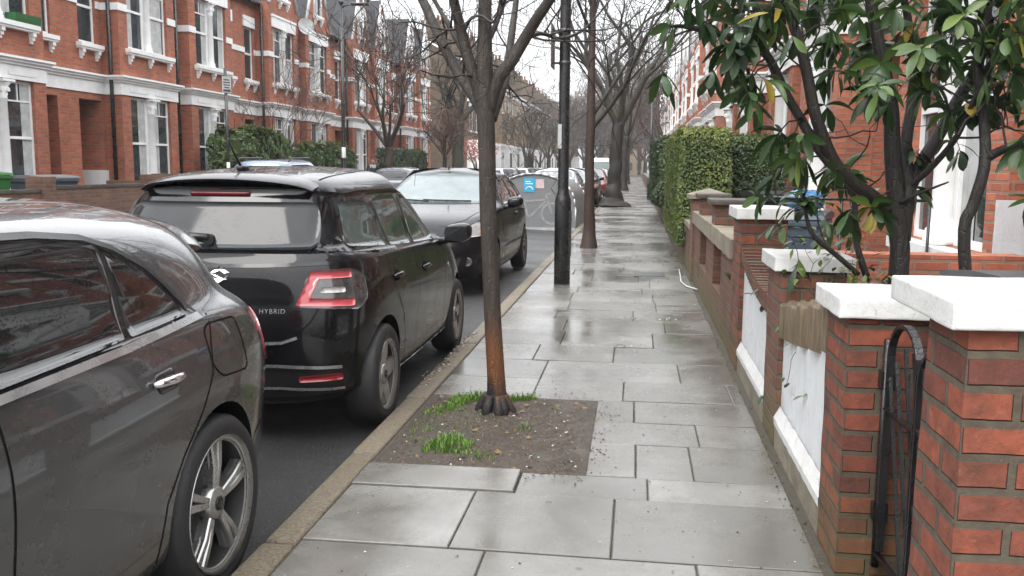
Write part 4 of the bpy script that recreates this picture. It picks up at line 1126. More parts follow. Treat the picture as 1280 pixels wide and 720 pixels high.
LM.append(limb(tr, [pt(606,60),pt(620,30,0.1),pt(632,-10,0.2),pt(645,-70,0.3)],[0.018,0.016,0.013,0.009],7,5))
for p,r in LM:
    n = len(p)
    for k in range(5):
        i = rr.randint(int(n*0.25), n-2); dirv = (p[i+1]-p[i]).normalized(); ax = dirv.orthogonal(); ax.rotate(Matrix.Rotation(rr.uniform(0,6.28),3,dirv))
        grow(cw, p[i], dirv*0.35+ax*0.9+Vector((0,0,0.15)), min(0.007,r[i]*0.5), rr.uniform(0.25,0.6), 3, rr, 0.05, 0.7, 0.75, 0.22, 4, (2,3), 0.0014)
    grow(cw, p[-1], p[-1]-p[-2], r[-1], 0.7, 4, rr, 0.1, 0.5, 0.75, 0.15, 4, (2,3), 0.0014)
grow(cw, Vector(pt(610,-180,0.1)), Vector((0.1,0,1)), 0.026, 0.7, 4, rr, 0.1, 0.55, 0.75, 0.15, 4, (2,3), 0.0014)
tree_thing('street_tree', 'nearest bare street tree with orange stained lower trunk in the soil pit', (TX,TY,0), tr, cw, M['bark_young'], M['bark_dark'])

def bare_tree(name, label, loc, h, r0, fork, seed, bark, twig, depth=5, nl=5, spread=0.5, lean=0.0, flare=1.6, ratio=0.74, l0=None, group=None, minr=0.005, up=0.16, straight=False):
    rr = random.Random(seed); tr = MB(); cw = MB()
    top = fork
    pts = [(0,0,-0.05),(0.01,0,0.10),(0.01,0,0.32),(lean*0.1,0,0.75),(lean*0.3,0,max(1.0,fork*0.5)),(lean*0.5,0,fork*0.75),(lean,0,fork)]
    rad = [r0*flare,r0*(1+(flare-1)*.62),r0*(1+(flare-1)*.25),r0*1.06,r0*0.97,r0*0.92,r0*0.9]
    if straight:      # leader carries on through the crown
        pts += [(lean*1.2,0.05,fork+(h-fork)*0.35),(lean*1.3,0.1,fork+(h-fork)*0.75)]; rad += [r0*0.62,r0*0.25]
    P, Rr = limb(tr, pts, rad, 12, 5, r0*0.25, seed)
    l0 = l0 or (h-fork)*0.42
    base = Vector((lean,0,fork))
    for k in range(nl):
        a = k*6.283/nl+rr.uniform(-0.35,0.35); sp = spread*rr.uniform(0.6,1.3)
        d = Vector((math.cos(a)*sp,math.sin(a)*sp,1.0)).normalized()
        if straight:
            z = fork+(h-fork)*(-0.05+0.6*k/nl); i = min(range(len(P)), key=lambda q: abs(P[q].z-z)); b = P[i]; q = 1-0.5*k/nl
            grow(cw, b, d, Rr[i]*0.5, l0*q*rr.uniform(0.8,1.2), depth-1, rr, up, 0.5, ratio, 0.12, 4, (2,3), minr)
        else:
            grow(cw, base-Vector((0,0,rr.uniform(0,0.25)*fork*0.3)), d, r0*rr.uniform(0.42,0.6), l0*rr.uniform(0.85,1.2), depth, rr, up, 0.5, ratio, 0.11, 4, (2,3), minr)
    return tree_thing(name, label, loc, tr, cw, bark, twig, group)
bare_tree('street_tree', 'slender bare street tree with red brown trunk just beyond the lamp post', (-0.83,16.3,0), 7.6, 0.088, 2.3, 5, M['bark_red'], M['bark_dark'], 5, 9, 0.62, 0.0, 2.0, 0.74, 1.7, minr=0.0042, straight=True)
bare_tree('street_tree', 'big bare pavement tree with thick flared base and spreading crown', (-0.85,34.2,0), 10.5, 0.25, 3.1, 14, M['bark_dark'], M['bark_green'], 5, 5, 0.55, 0.15, 3.0, 0.76, 2.7, minr=0.007)
bare_tree('street_tree', 'bare pavement tree standing behind the big flared trunk', (-0.80,58,0), 10., 0.20, 3.4, 25, M['bark_dark'], M['bark_green'], 5, 5, 0.4, 0.1, 2.0, minr=0.010)
bare_tree('street_tree', 'farthest bare tree on this pavement', (-0.85,82,0), 10., 0.22, 3.2, 33, M['bark_dark'], M['twig'], 5, 5, 0.4, minr=0.02)
# far side
bare_tree('street_tree', 'bare tree with many fine upright branches before the red brick gables', (-10.1,36.5,0), 6.8, 0.17, 2.2, 41, M['bark_red'], M['bark_red'], 5, 6, 0.62, minr=0.010)
bare_tree('front_garden_tree', 'thin leafless shrub like tree above the round green bush', (-11.7,29.3,0.06), 4.6, 0.05, 1.2, 47, M['bark_red'], M['twig_brown'], 5, 4, 0.35, minr=0.007)
bare_tree('street_tree', 'pollarded tree with a dense ball of fine brown twigs', (-10.1,47.5,0), 4.6, 0.12, 2.0, 52, M['bark_dark'], M['twig_brown'], 6, 9, 0.85, ratio=0.66, l0=0.95, minr=0.010)
bare_tree('street_tree', 'stout dark trunked tree with knobbly limbs before the brown flank wall', (-10.2,51.5,0), 8.2, 0.34, 4.0, 56, M['bark_green'], M['bark_green'], 4, 5, 0.7, 0.1, 1.8, minr=0.02)
row = [(-10.1,84,6.4,0.17,1.8,61),(-10.1,95,5.6,0.15,1.7,62),(-10.2,106,7.6,0.26,2.4,63),(-10.1,118,6.5,0.2,2.2,64),(-10.1,131,7.,0.2,2.2,65)]
for i,(x,y,h,r,f,s) in enumerate(row):
    bare_tree('street_tree', 'bare street tree in front of the pale terrace, %s in the row' % ORD[i], (x,y,0), h, r, f, s, M['bark_dark'], M['twig'], 5, 5, 0.6, minr=0.02, group='bare street trees in front of the pale terrace')
# mass of bare trees closing the street
prot = bare_tree('park_tree', 'x', (-4,150,0), 12, 0.35, 2.5, 71, M['bark_dark'], M['twig_brown'], 6, 6, 0.6, minr=0.03)
pr2 = bare_tree('park_tree', 'x', (-8,165,0), 11, 0.3, 2.5, 73, M['bark_dark'], M['twig'], 6, 6, 0.6, minr=0.03)
GPk = 'bare trees closing the far end of the street'
prot['group'] = GPk; pr2['group'] = GPk
pl = 'brown bare tree in the twiggy mass at the far end of the street'
prot['label'] = pl; pr2['label'] = pl
for i,(x,y) in enumerate([(-6.5,158),(-2.5,172),(-9.5,176),(1.5,168),(3.,150),(-5,190),(0.5,188),(-11.,150),(-8,140),(4.5,185),(-3.5,160),(-7.5,195),(2.0,120),(3.0,98)]):
    dup(prot if i%2 else pr2, (x,y,0), i*1.3, pl, GPk)
# tall red-leaved shrub across the road
def leaf_cloud(mb, cen, rad, n, size, rr, tone=(0.2,1.), fl=0.6):
    for _ in range(n):
        while True:
            v = Vector((rr.uniform(-1,1),rr.uniform(-1,1),rr.uniform(-1,1)))
            if v.length < 1: break
        p = Vector((cen[0]+v.x*rad[0],cen[1]+v.y*rad[1],cen[2]+v.z*rad[2])); leaf_quad(mb, p, size*rr.uniform(0.6,1.3), rr, rr.uniform(*tone))
def leaf_quad(mb, p, s, rr, tone, nrm=None, asp=0.5):
    a = Vector((rr.gauss(0,1),rr.gauss(0,1),rr.gauss(0,1))).normalized()
    if nrm is not None: a = (a-nrm*a.dot(nrm)*0.75).normalized(); b = nrm.cross(a)
    else: b = a.orthogonal()
    if b.length < 1e-4: b = a.orthogonal()
    b.normalize(); b = b*asp*s; a = a*s; k = a.cross(b).normalized()*s*0.18
    mb.poly([p-a, p-a*0.1+b+k, p+a, p-a*0.1-b+k], 0, False, tone)
def hedge(label, x0, x1, y0, y1, z0, z1, n, size, mat, rnd=0.15, bulge=0.05, name='hedge', cat='hedge', tone_top=0.85, group=None):
    """clipped hedge: dense leaf faces over a rounded block, twig core inside"""
    t = thing(name, label, cat, ((x0+x1)/2,(y0+y1)/2,z0), 0, group); W, D, Hh = x1-x0, y1-y0, z1-z0
    rr = random.Random(hash(label) % 1000 if 0 else int(abs(x0*100+y0*10))+n); mb = MB()
    A = [D*Hh, D*Hh, W*Hh, W*Hh, W*D]; tot = sum(A)
    for _ in range(n):
        q = rr.uniform(0,tot); f = 0
        while q > A[f]: q -= A[f]; f += 1
        u, v = rr.uniform(-.5,.5), rr.uniform(0,1); w_ = rr.uniform(-.5,.5)
        if f < 2: s = -1 if f == 0 else 1; p = Vector((s*W/2, w_*D, v*Hh)); nn = Vector((s,0,0.2))
        elif f < 4: s = -1 if f == 2 else 1; p = Vector((w_*W, s*D/2, v*Hh)); nn = Vector((0,s,0.2))
        else: p = Vector((u*W, w_*D, Hh)); nn = Vector((0,0,1))
        # round the block
        c = Vector((p.x,p.y,p.z-Hh/2)); m = Vector((c.x/(W/2),c.y/(D/2),c.z/(Hh/2))); e = 1+(1/rnd)
        L4 = (abs(m.x)**e+abs(m.y)**e+abs(m.z)**e)**(1/e)
        c = c/L4
        p = c+Vector((0,0,Hh/2)); p += noise.noise_vector(p*2.3)*bulge + noise.noise_vector(p*7)*bulge*0.6
        p -= nn*rr.uniform(0,0.09)
        tn = min(1,max(0, 0.42+0.35*noise.noise(p*3.1)+rr.gauss(0,0.17)+(tone_top-0.5)*max(0,(p.z/Hh-0.86)/0.14)*0.9))
        leaf_quad(mb, p, size*rr.uniform(0.6,1.25), rr, tn, nn.normalized(), 0.55)
    mb.build('foliage', mat, t, recalc=False)
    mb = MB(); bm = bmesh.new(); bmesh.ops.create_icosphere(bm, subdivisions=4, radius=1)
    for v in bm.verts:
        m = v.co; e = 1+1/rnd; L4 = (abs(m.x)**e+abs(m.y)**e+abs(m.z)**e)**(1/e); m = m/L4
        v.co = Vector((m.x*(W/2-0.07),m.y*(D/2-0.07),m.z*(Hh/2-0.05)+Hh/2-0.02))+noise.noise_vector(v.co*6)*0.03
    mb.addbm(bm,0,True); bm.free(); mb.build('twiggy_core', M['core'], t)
    return t
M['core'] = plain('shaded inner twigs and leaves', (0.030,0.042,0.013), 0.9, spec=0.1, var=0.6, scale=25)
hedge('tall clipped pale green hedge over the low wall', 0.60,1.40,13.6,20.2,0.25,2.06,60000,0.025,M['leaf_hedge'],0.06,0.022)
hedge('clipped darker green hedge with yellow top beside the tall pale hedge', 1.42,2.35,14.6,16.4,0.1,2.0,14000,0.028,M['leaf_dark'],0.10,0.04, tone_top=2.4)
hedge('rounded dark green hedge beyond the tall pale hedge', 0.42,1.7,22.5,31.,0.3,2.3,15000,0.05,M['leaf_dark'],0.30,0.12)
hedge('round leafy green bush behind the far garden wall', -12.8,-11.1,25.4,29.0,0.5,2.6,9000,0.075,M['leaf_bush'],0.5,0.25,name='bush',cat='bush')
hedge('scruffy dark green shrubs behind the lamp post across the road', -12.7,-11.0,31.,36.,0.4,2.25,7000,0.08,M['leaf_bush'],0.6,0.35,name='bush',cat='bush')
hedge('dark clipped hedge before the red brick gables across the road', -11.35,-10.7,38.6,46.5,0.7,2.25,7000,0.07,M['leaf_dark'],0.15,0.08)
hedge('slim dark conifer shrub in front of the pale terrace', -11.6,-10.9,96.,97.,0.,3.0,700,0.12,M['leaf_dark'],0.5,0.1,name='bush',cat='bush')
t = thing('bush','small russet leaved shrub in front of the pale end house','bush',(-11.5,66.,0))
mb = MB(); rr = random.Random(9)
for k in range(16): a = rr.uniform(0,6.28); mb.tube([(0,0,0),(0.4*math.cos(a),0.4*math.sin(a),1.6),(1.0*math.cos(a),1.0*math.sin(a),2.6+rr.random())],[0.04,0.025,0.008],4)
mb.build('stems', M['twig_brown'], t, recalc=False)
mb = MB(); leaf_cloud(mb,(0,0,2.7),(1.5,1.5,0.9),900,0.09,rr); mb.build('foliage', M['leaf_red'], t, recalc=False)

# ------------------------------------------------------------------ evergreen tree in the front garden
def big_leaf(mb, p, d, up, ln, wd, rr, tone, droop):
    """folded, drooping leaf blade of 2 x 5 quads"""
    d = d.normalized(); s = d.cross(up)
    if s.length < 1e-3: s = d.orthogonal()
    s.normalize(); n = s.cross(d); b = len(mb.v); k = 6
    prof = [0.12,0.42,0.76,0.98,1.0,0.72,0.05]; q = Vector(p); dd = d.copy(); curl = rr.uniform(-0.1,0.25)
    for i in range(k+1):
        w_ = prof[i]*wd*0.5; fold = 0.25
        mb.v += [tuple(q-s*w_+n*w_*fold), tuple(q), tuple(q+s*w_+n*w_*fold)]
        dd = (dd+Vector((0,0,-droop/k))+n*curl*0.12).normalized(); q = q+dd*(ln/k)
    for i in range(k):
        for j in range(2): q_ = b+i*3+j; mb.face((q_,q_+1,q_+4,q_+3),0,True,tone)
def rosette(mb, p, d, rr, n=(5,9), ln=(0.095,0.165), dead=0.02):
    d = d.normalized(); a0 = rr.uniform(0,6.28); k = rr.randint(*n)
    base_t = rr.uniform(0.05,0.6)
    for i in range(k):
        ax = d.orthogonal().normalized(); ax.rotate(Matrix.Rotation(a0+i*2.4,3,d))
        el = rr.uniform(0.05,0.75); ld = (ax*(1-el*0.5)+d*el*0.8+Vector((0,0,-0.15))).normalized()
        tone = min(0.84,max(0,base_t+rr.gauss(0,0.16)))
        if rr.random() < dead: tone = rr.choice((0.9,0.93,0.99))
        big_leaf(mb, p-d*rr.uniform(0,0.05), ld, d, rr.uniform(*ln), rr.uniform(0.034,0.052), rr, tone, rr.uniform(0.4,1.9))
EX, EY, EZ0 = 1.33, 4.82, 0.06
def ept(px, py, dy=0.):
    x = (px-640)/CAMF; y = (360-py)/CAMF; d = r2*x+u2*y+_f; s = (EY+dy)/d.y; p = Vector((0,0,CAMH))+d*s
    return Vector((p.x-EX, p.y-EY, p.z-EZ0))
t = thing('evergreen_tree', 'multi stemmed evergreen tree with big glossy drooping leaves behind the white wall', 'tree', (EX,EY,EZ0))
tr = MB(); cw = MB(); lf = MB(); rr = random.Random(77)
ST = []
def stem(pts, rad, n=9): 
    p, r = limb(tr, pts, rad, n, 5, 0.012, len(ST)); ST.append((p,r)); return p, r
stem([Vector((0,0,-0.05)),ept(1124,340),ept(1122,290),ept(1119,240),ept(1117,190),ept(1112,130),ept(1100,60),ept(1088,0),ept(1072,-70)],[0.062,0.050,0.047,0.045,0.041,0.037,0.032,0.027,0.02],11)
stem([ept(1130,300),ept(1136,240),ept(1132,180,0.1),ept(1142,110,0.15),ept(1137,40,0.15),ept(1122,-30,0.1)],[0.035,0.032,0.030,0.028,0.022,0.014])
stem([ept(1110,262),ept(1085,242,-0.05),ept(1060,224,-0.1),ept(1038,198,-0.15),ept(1022,150,-0.2),ept(1010,100,-0.22),ept(997,50,-0.25),ept(985,0,-0.25),ept(975,-50,-0.25)],[0.036,0.037,0.035,0.032,0.029,0.027,0.025,0.022,0.016])
stem([ept(1040,205,-0.15),ept(1015,175,-0.1),ept(995,140,-0.05),ept(970,95,0.0),ept(950,45,0.05),ept(942,0,0.1)],[0.030,0.026,0.024,0.021,0.017,0.012])
stem([ept(1000,150,-0.1),ept(985,120,-0.1),ept(962,72,-0.15),ept(930,52,-0.2),ept(890,40,-0.3),ept(855,32,-0.35),ept(835,32,-0.4)],[0.02,0.021,0.020,0.019,0.017,0.011,0.006])
stem([ept(880,36,-0.3),ept(860,15,-0.35),ept(845,-10,-0.4)],[0.012,0.010,0.006])
stem([ept(1130,250),ept(1150,205,0.05),ept(1175,165,0.1),ept(1200,120,0.12),ept(1225,70,0.1),ept(1232,10,0.1),ept(1228,-50,0.1)],[0.034,0.034,0.032,0.030,0.026,0.020,0.014])
stem([ept(1135,235),ept(1165,208,-0.1),ept(1195,172,-0.2),ept(1222,120,-0.3),ept(1255,60,-0.4)],[0.016,0.016,0.014,0.011,0.007])
# separate right hand stem
stem([Vector((0.32,-0.35,-0.05)),ept(1205,312,-0.35),ept(1216,255,-0.35),ept(1230,200,-0.35),ept(1228,140,-0.3),ept(1222,85,-0.3),ept(1232,30,-0.3),ept(1240,-30,-0.3)],[0.030,0.028,0.027,0.026,0.023,0.020,0.016,0.011])
stem([ept(1230,200,-0.35),ept(1252,188,-0.4),ept(1275,178,-0.5),ept(1300,150,-0.55)],[0.024,0.020,0.018,0.012])
stem([ept(1228,90,-0.3),ept(1252,68,-0.35),ept(1290,62,-0.4)],[0.016,0.014,0.008])
# low bare shoots
stem([ept(1085,345,0.0),ept(1070,300,0.0),ept(1068,260,0.0),ept(1055,215,0.05)],[0.018,0.016,0.013,0.008])
stem([ept(1070,345,-0.2),ept(1040,315,-0.25),ept(1015,290,-0.3),ept(1003,250,-0.3)],[0.014,0.013,0.011,0.007])
stem([ept(1125,255,-0.05),ept(1150,243,-0.1),ept(1186,228,-0.2)],[0.012,0.008,0.004])
tips = []
spec = [(0,5,8),(1,5,8),(2,8,10),(3,7,9),(4,9,10),(5,3,4),(6,7,9),(7,5,7),(8,7,9),(9,5,6),(10,5,6),(11,2,3),(12,3,4)]
for si,k,_ in spec:
    p, r = ST[si]; n = len(p)
    for j in range(int(k*1.05)+1):
        i = min(n-2, int(n*rr.uniform(0.30 if si not in (0,1,8,11) else 0.60, 1.0)))
        dirv = (p[i+1]-p[i]).normalized(); ax = dirv.orthogonal(); ax.rotate(Matrix.Rotation(rr.uniform(0,6.28),3,dirv))
        grow(tr, p[i], dirv*0.45+ax+Vector((0,0,0.1)), min(0.006,r[i]*0.6), rr.uniform(0.16,0.34), rr.choice((1,2)), rr, 0.02, 0.8, 0.8, 0.28, 4, (1,2), 0.0022, tips)
    tips.append((p[-1], p[-1]-p[-2]))
cap_z = CAMH+1.05
for p, d in tips:
    w_ = Vector((p.x+EX,p.y+EY,p.z+EZ0))
    if w_.z > 2.75 and rr.random() < 0.4: continue
    if w_.x < 0.09: continue
    rosette(lf, p, d, rr)
# the foreground spray that hangs in at the top and a few low leafy shoots
for (px,py,dy) in [(868,-6,-0.5),(885,25,-0.4),(905,58,-0.35),(888,30,-0.3),(915,75,-0.3),(935,100,-0.2),(1010,238,-0.3),(1004,248,-0.3),(1055,215,0.05),(1180,60,-0.3),(1160,75,-0.3),(1250,30,-0.4),(1262,25,-0.4),(1100,80,-0.3),(1085,120,-0.2),(1150,110,-0.3),(1180,140,-0.3),(970,170,-0.2),(1000,205,-0.2),(995,195,-0.3),(930,110,-0.2),(945,140,-0.2),(930,20,0.),(1040,30,-0.3),(1060,90,-0.3),(1120,10,-0.3),(1190,20,-0.3),(1215,45,-0.35),(1270,95,-0.5),(1280,40,-0.5),(900,-10,-0.2),(960,15,-0.2),(1070,20,-0.2),(1150,10,-0.3),(1240,0,-0.3)]:
    p = ept(px,py,dy); d = Vector((rr.uniform(-0.6,0.2),rr.uniform(-0.5,0.3),rr.uniform(-0.1,0.5))); b = p-d.normalized()*0.2
    # twig joins the nearest stem point
    best = min(((q-p).length, i, j) for i,(P_,_) in enumerate(ST) for j,q in enumerate(P_)); q = ST[best[1]][0][best[2]]
    tr.tube([q,(q+p)*0.5+Vector((0,0,0.03)),p],[0.006,0.0045,0.003],5,cap=False)
    rosette(lf, p, d if (p-q).length < 1e-3 else (p-q), rr, (6,9), (0.11,0.18))
tr.build('stem', M['bark_dark'], t, recalc=False)
lf.build('foliage', M['leaf_big'], t, recalc=False)

# ---- small plants along the wall
def shrublet(label, loc, stems, hgt, leafn, size, seed, mat, name='shrub', twig='twig'):
    t = thing(name, label, 'shrub', loc); rr = random.Random(seed); a = MB(); b = MB(); tp = []
    for _ in range(stems):
        d = Vector((rr.gauss(0,0.5),rr.gauss(0,0.5),1)); grow(a, Vector((rr.uniform(-.05,.05),rr.uniform(-.05,.05),0)), d, 0.006, hgt*rr.uniform(0.35,0.6), 2, rr, 0.05, 0.7, 0.7, 0.25, 4, (2,3), 0.0015, tp)
    for p,d in tp:
        for _ in range(leafn):
            q = p+Vector((rr.gauss(0,size*0.8),rr.gauss(0,size*0.8),rr.gauss(0,size*0.8))); big_leaf(b,q,Vector((rr.gauss(0,1),rr.gauss(0,1),rr.gauss(0,0.6))),Vector((0,0,1)),size*rr.uniform(0.7,1.3),size*0.42,rr,rr.uniform(0.1,0.88),rr.uniform(0.2,1.0))
    a.build('stems', M[twig], t, recalc=False); b.build('foliage', mat, t, recalc=False); return t
shrublet('small leafy shrub spilling over the white capped pillar', (1.02,4.55,0.62), 7, 0.4, 4, 0.05, 3, M['leaf_hedge'])
shrublet('low glossy shrub behind the roll edged white wall', (1.15,4.2,0.5), 6, 0.45, 3, 0.06, 5, M['leaf_big'])
shrublet('yellow green spindly shrub with variegated leaves beyond the white capped pillar', (1.18,5.6,0.55), 5, 0.75, 3, 0.09, 8, M['leaf_big'])
shrublet('dense dark low shrub at the foot of the evergreen tree', (1.5,5.3,0.5), 8, 0.5, 5, 0.05, 12, M['leaf_dark'])
# ------------------------------------------------------------------ street furniture
t = thing('lamp_post', 'black street lamp post with a stepped base standing on the near pavement', 'lamp post', (-0.89,11.15,0))
mb = MB(); mb.lathe([(0.100,-0.05),(0.100,1.02),(0.094,1.05),(0.068,1.14),(0.066,1.17),(0.066,3.2),(0.058,5.2),(0.052,6.4),(0.05,7.2)],20); mb.build('post', M['iron'], t)
mb = MB(); mb.box(0.062,0.106,-0.06,0.06,0.35,0.90); mb.build('access_door', M['iron'], t)
mb = MB(); mb.box(-0.155,-0.14,-0.2,0.2,2.62,3.12); sg = mb.build('sign_plate', M['steel'], t)
for z in (2.68,3.06):
    mb = MB(); mb.lathe([(0.072,z-0.02),(0.074,z-0.018),(0.074,z+0.018),(0.072,z+0.02)],16); mb.box(-0.142,-0.06,-0.02,0.02,z-0.012,z+0.012); mb.build('bracket', M['steel'], t)
mb = MB(); mb.box(-0.071,-0.066,-0.05,0.04,1.66,1.95); mb.box(-0.066,-0.022,-0.071,-0.066,1.66,1.95); mb.build('sticker', M['curtain'], t)
mb = MB(); mb.tube([(0,0,7.2),(-0.3,0,7.45),(-0.9,0,7.5)],0.03,8); mb.bbox(-1.5,-0.85,-0.13,0.13,7.44,7.56,0.03); mb.build('lantern', M['steel'], t)
t = thing('lamp_post', 'tall slim black lamp post with a small arm across the road', 'lamp post', (-9.75,29.6,0))
mb = MB(); mb.lathe([(0.10,-0.05),(0.10,1.0),(0.065,1.12),(0.06,3.),(0.05,6.72)],14); mb.build('post', M['iron'], t)
mb = MB(); mb.tube([(0,0,6.6),(0.25,0,6.68),(0.55,0,6.68)],0.025,7); mb.bbox(0.35,0.95,-0.1,0.1,6.64,6.73,0.02); mb.lathe([(0.05,6.68),(0.09,6.74),(0.06,6.84),(0.01,6.86)],12); mb.build('lantern', M['iron'], t)
mb = MB(); mb.lathe([(0.067,1.7),(0.068,1.702),(0.068,2.05),(0.067,2.052)],14); mb.build('sticker', M['white'], t)
t = thing('sign_post', 'slim black post with a small parking sign across the road', 'sign post', (-9.75,20.85,0))
mb = MB(); mb.tube([(0,0,-0.05),(0,0,3.72)],0.038,10); mb.build('post', M['iron'], t)
mb = MB(); mb.box(0.045,0.055,-0.11,0.11,3.14,3.52); pl_ = mb.build('sign_plate', M['curtain'], t, rot=(0,0,R(-40)))
mb = MB()
for z,w_ in ((3.44,0.07),(3.38,0.085),(3.32,0.08),(3.26,0.06)): mb.box(0.055,0.057,-w_,w_,z-0.014,z+0.014)
mb.box(0.055,0.057,-0.09,0.09,3.165,3.215); mb.build('text_lines', M['steel'], pl_)
mb = MB(); mb.lathe([(0.041,1.2),(0.042,1.202),(0.042,1.5),(0.041,1.502)],10); mb.build('sticker', M['white'], t)
t = thing('sign_post', 'dark slender post on the pavement by the far hedge', 'sign post', (0.62,42,0)); mb = MB(); mb.tube([(0,0,-0.05),(0,0,4.6)],0.055,10); mb.build('post', M['iron'], t); mb = MB(); mb.lathe([(0.14,-0.05),(0.14,1.0),(0.06,1.05)],12); mb.build('base', M['iron'], t)

# ---- cycle hangar : barrel vault shed in the parking lane
M['hangar'] = plain('grey powder coated steel', (0.17,0.175,0.18), 0.42, var=0.15, scale=3, spec=0.5)
M['trim'] = plain('galvanised trim', (0.45,0.46,0.46), 0.4, metal=0.5)
t = thing('cycle_hangar', 'grey steel cycle hangar with a rounded top and a blue sticker', 'cycle hangar', (-2.46,21.8,-0.09), R(-2.5))
HWd, HH, HD = 1.03, 1.37, 2.55
prof = [(-HWd,0.06),(-HWd,0.55)]
for k in range(17):
    a = math.pi*(1-k/16); prof.append((HWd*math.cos(a)*(0.985),0.58+(HH-0.58)*math.sin(a)**0.85))
prof += [(HWd,0.55),(HWd,0.06)]
mb = MB(); mb.prism(prof,0.03,HD-0.03,0,'y',True); mb.build('body', M['hangar'], t, sharp=35)
for y in (0.0,HD-0.03):
    mb = MB()
    for p,q in zip(prof[:-1],prof[1:]): mb.tube([(p[0],y+0.015,p[1]),(q[0],y+0.015,q[1])],0.024,6)
    mb.build('edge_trim', M['trim'], t)
mb = MB(); mb.box(-HWd-0.02,HWd+0.02,-0.02,HD,-0.0,0.075); mb.build('base_frame', M['trim'], t)
mb = MB(); mb.box(-0.24,0.03,0.018,0.027,0.93,1.26); stk = mb.build('sticker', plain('cyan sticker',(0.03,0.33,0.55),0.4,var=0.1), t)
mb = MB()
for k in range(9):
    a0, a1 = math.pi*k/9, math.pi*(k+1)/9
    mb.tube([(-0.10-0.085*math.cos(a0),0.016,0.98+0.075*math.sin(a0)),(-0.10-0.085*math.cos(a1),0.016,0.98+0.075*math.sin(a1))],0.012,4)
mb.box(-0.2,-0.02,0.015,0.018,1.12,1.14); mb.box(-0.2,-0.07,0.015,0.018,1.17,1.19); mb.build('sticker_motif', M['white'], stk)
mb = MB(); mb.box(0.05,0.26,0.018,0.025,1.02,1.24); mb.build('notice', plain('pinkish paper notice',(0.55,0.42,0.42),0.6), t)
# pale painted bicycle shape on the end panel
mb = MB(); cx, cz = 0.42, 0.40
def ring(cx, cz, r, w_):
    for k in range(28):
        a0, a1 = 6.2832*k/28, 6.2832*(k+1)/28
        mb.poly([(cx+(r-w_)*math.cos(a0),0.024,cz+(r-w_)*math.sin(a0)),(cx+(r-w_)*math.cos(a1),0.024,cz+(r-w_)*math.sin(a1)),(cx+r*math.cos(a1),0.024,cz+r*math.sin(a1)),(cx+r*math.cos(a0),0.024,cz+r*math.sin(a0))])
ring(0.45,0.42,0.27,0.05)
def bar2(a,b,w_=0.025):
    d = Vector((b[0]-a[0],b[1]-a[1])).normalized(); s = Vector((-d.y,d.x))*w_
    mb.poly([(a[0]-s.x,0.0235,a[1]-s.y),(b[0]-s.x,0.0235,b[1]-s.y),(b[0]+s.x,0.0235,b[1]+s.y),(a[0]+s.x,0.0235,a[1]+s.y)])
bar2((0.45,0.42),(0.30,0.86)); bar2((0.30,0.86),(0.42,0.90)); bar2((0.33,0.75),(-0.25,0.70)); bar2((-0.25,0.75),(-0.12,0.30)); bar2((-0.12,0.30),(0.33,0.74)); bar2((-0.12,0.30),(-0.55,0.75))
mb.build('cycle_motif', plain('pale grey vinyl',(0.26,0.265,0.27),0.5,var=0.3,scale=9), t, recalc=False)

# ---- person on the far pavement
def person(label, loc, rz):
    t = thing('person', label, 'person', loc, rz)
    J = {'pel':(0,0,0.95),'sp':(0.0,0,1.15),'ch':(0.01,0,1.36),'nk':(0.02,0,1.52),'hd':(0.03,0,1.63),'tp':(0.025,0,1.74),
     'lh':(0,0.10,0.90),'lk':(0.10,0.11,0.50),'la':(-0.02,0.11,0.09),'lt':(0.12,0.12,0.03),'rh':(0,-0.10,0.90),'rk':(0.02,-0.11,0.50),'ra':(-0.20,-0.11,0.10),'rt':(-0.07,-0.12,0.03),
     'ls':(0.0,0.19,1.44),'le':(-0.06,0.24,1.17),'lw':(0.06,0.23,0.93),'lf':(0.10,0.22,0.84),'rs':(0.0,-0.19,1.44),'re':(0.02,-0.24,1.17),'rw':(0.16,-0.20,0.98),'rf':(0.22,-0.18,0.93)}
    rd = {'pel':.15,'sp':.14,'ch':.155,'nk':.06,'hd':.095,'tp':.07,'lh':.095,'lk':.06,'la':.045,'lt':.035,'rh':.095,'rk':.06,'ra':.045,'rt':.035,'ls':.065,'le':.05,'lw':.036,'lf':.03,'rs':.065,'re':.05,'rw':.036,'rf':.03}
    E_ = [('pel','sp'),('sp','ch'),('ch','nk'),('nk','hd'),('hd','tp'),('pel','lh'),('lh','lk'),('lk','la'),('la','lt'),('pel','rh'),('rh','rk'),('rk','ra'),('ra','rt'),('ch','ls'),('ls','le'),('le','lw'),('lw','lf'),('ch','rs'),('rs','re'),('re','rw'),('rw','rf')]
    ks = list(J); me = bpy.data.meshes.new('body'); me.from_pydata([J[k] for k in ks],[(ks.index(a),ks.index(b)) for a,b in E_],[])
    o = bpy.data.objects.new('body', me); C.objects.link(o); sk = o.modifiers.new('s','SKIN'); ss = o.modifiers.new('u','SUBSURF'); ss.levels = ss.render_levels = 2
    for i,k in enumerate(ks): me.skin_vertices[0].data[i].radius = (rd[k],rd[k]*(0.75 if k in ('pel','sp','ch') else 1)); me.skin_vertices[0].data[i].use_root = (k == 'pel')
    dg = bpy.context.evaluated_depsgraph_get(); nm = bpy.data.meshes.new_from_object(o.evaluated_get(dg)); bpy.data.objects.remove(o)
    cl = [plain('dark coat',(0.018,0.018,0.022),0.8), plain('skin',(0.30,0.16,0.10),0.6), plain('grey scarf',(0.32,0.33,0.35),0.8), plain('hair',(0.012,0.009,0.008),0.7)]
    for m in cl: nm.materials.append(m)
    for p in nm.polygons:
        z = p.center.z; p.use_smooth = True
        p.material_index = 1 if (1.55 < z < 1.69 and p.center.x > 0.04) else (3 if z >= 1.56 else (2 if 1.38 < z < 1.5 and abs(p.center.y) < 0.12 else 0))
    b = link('body', nm, t)
    return t
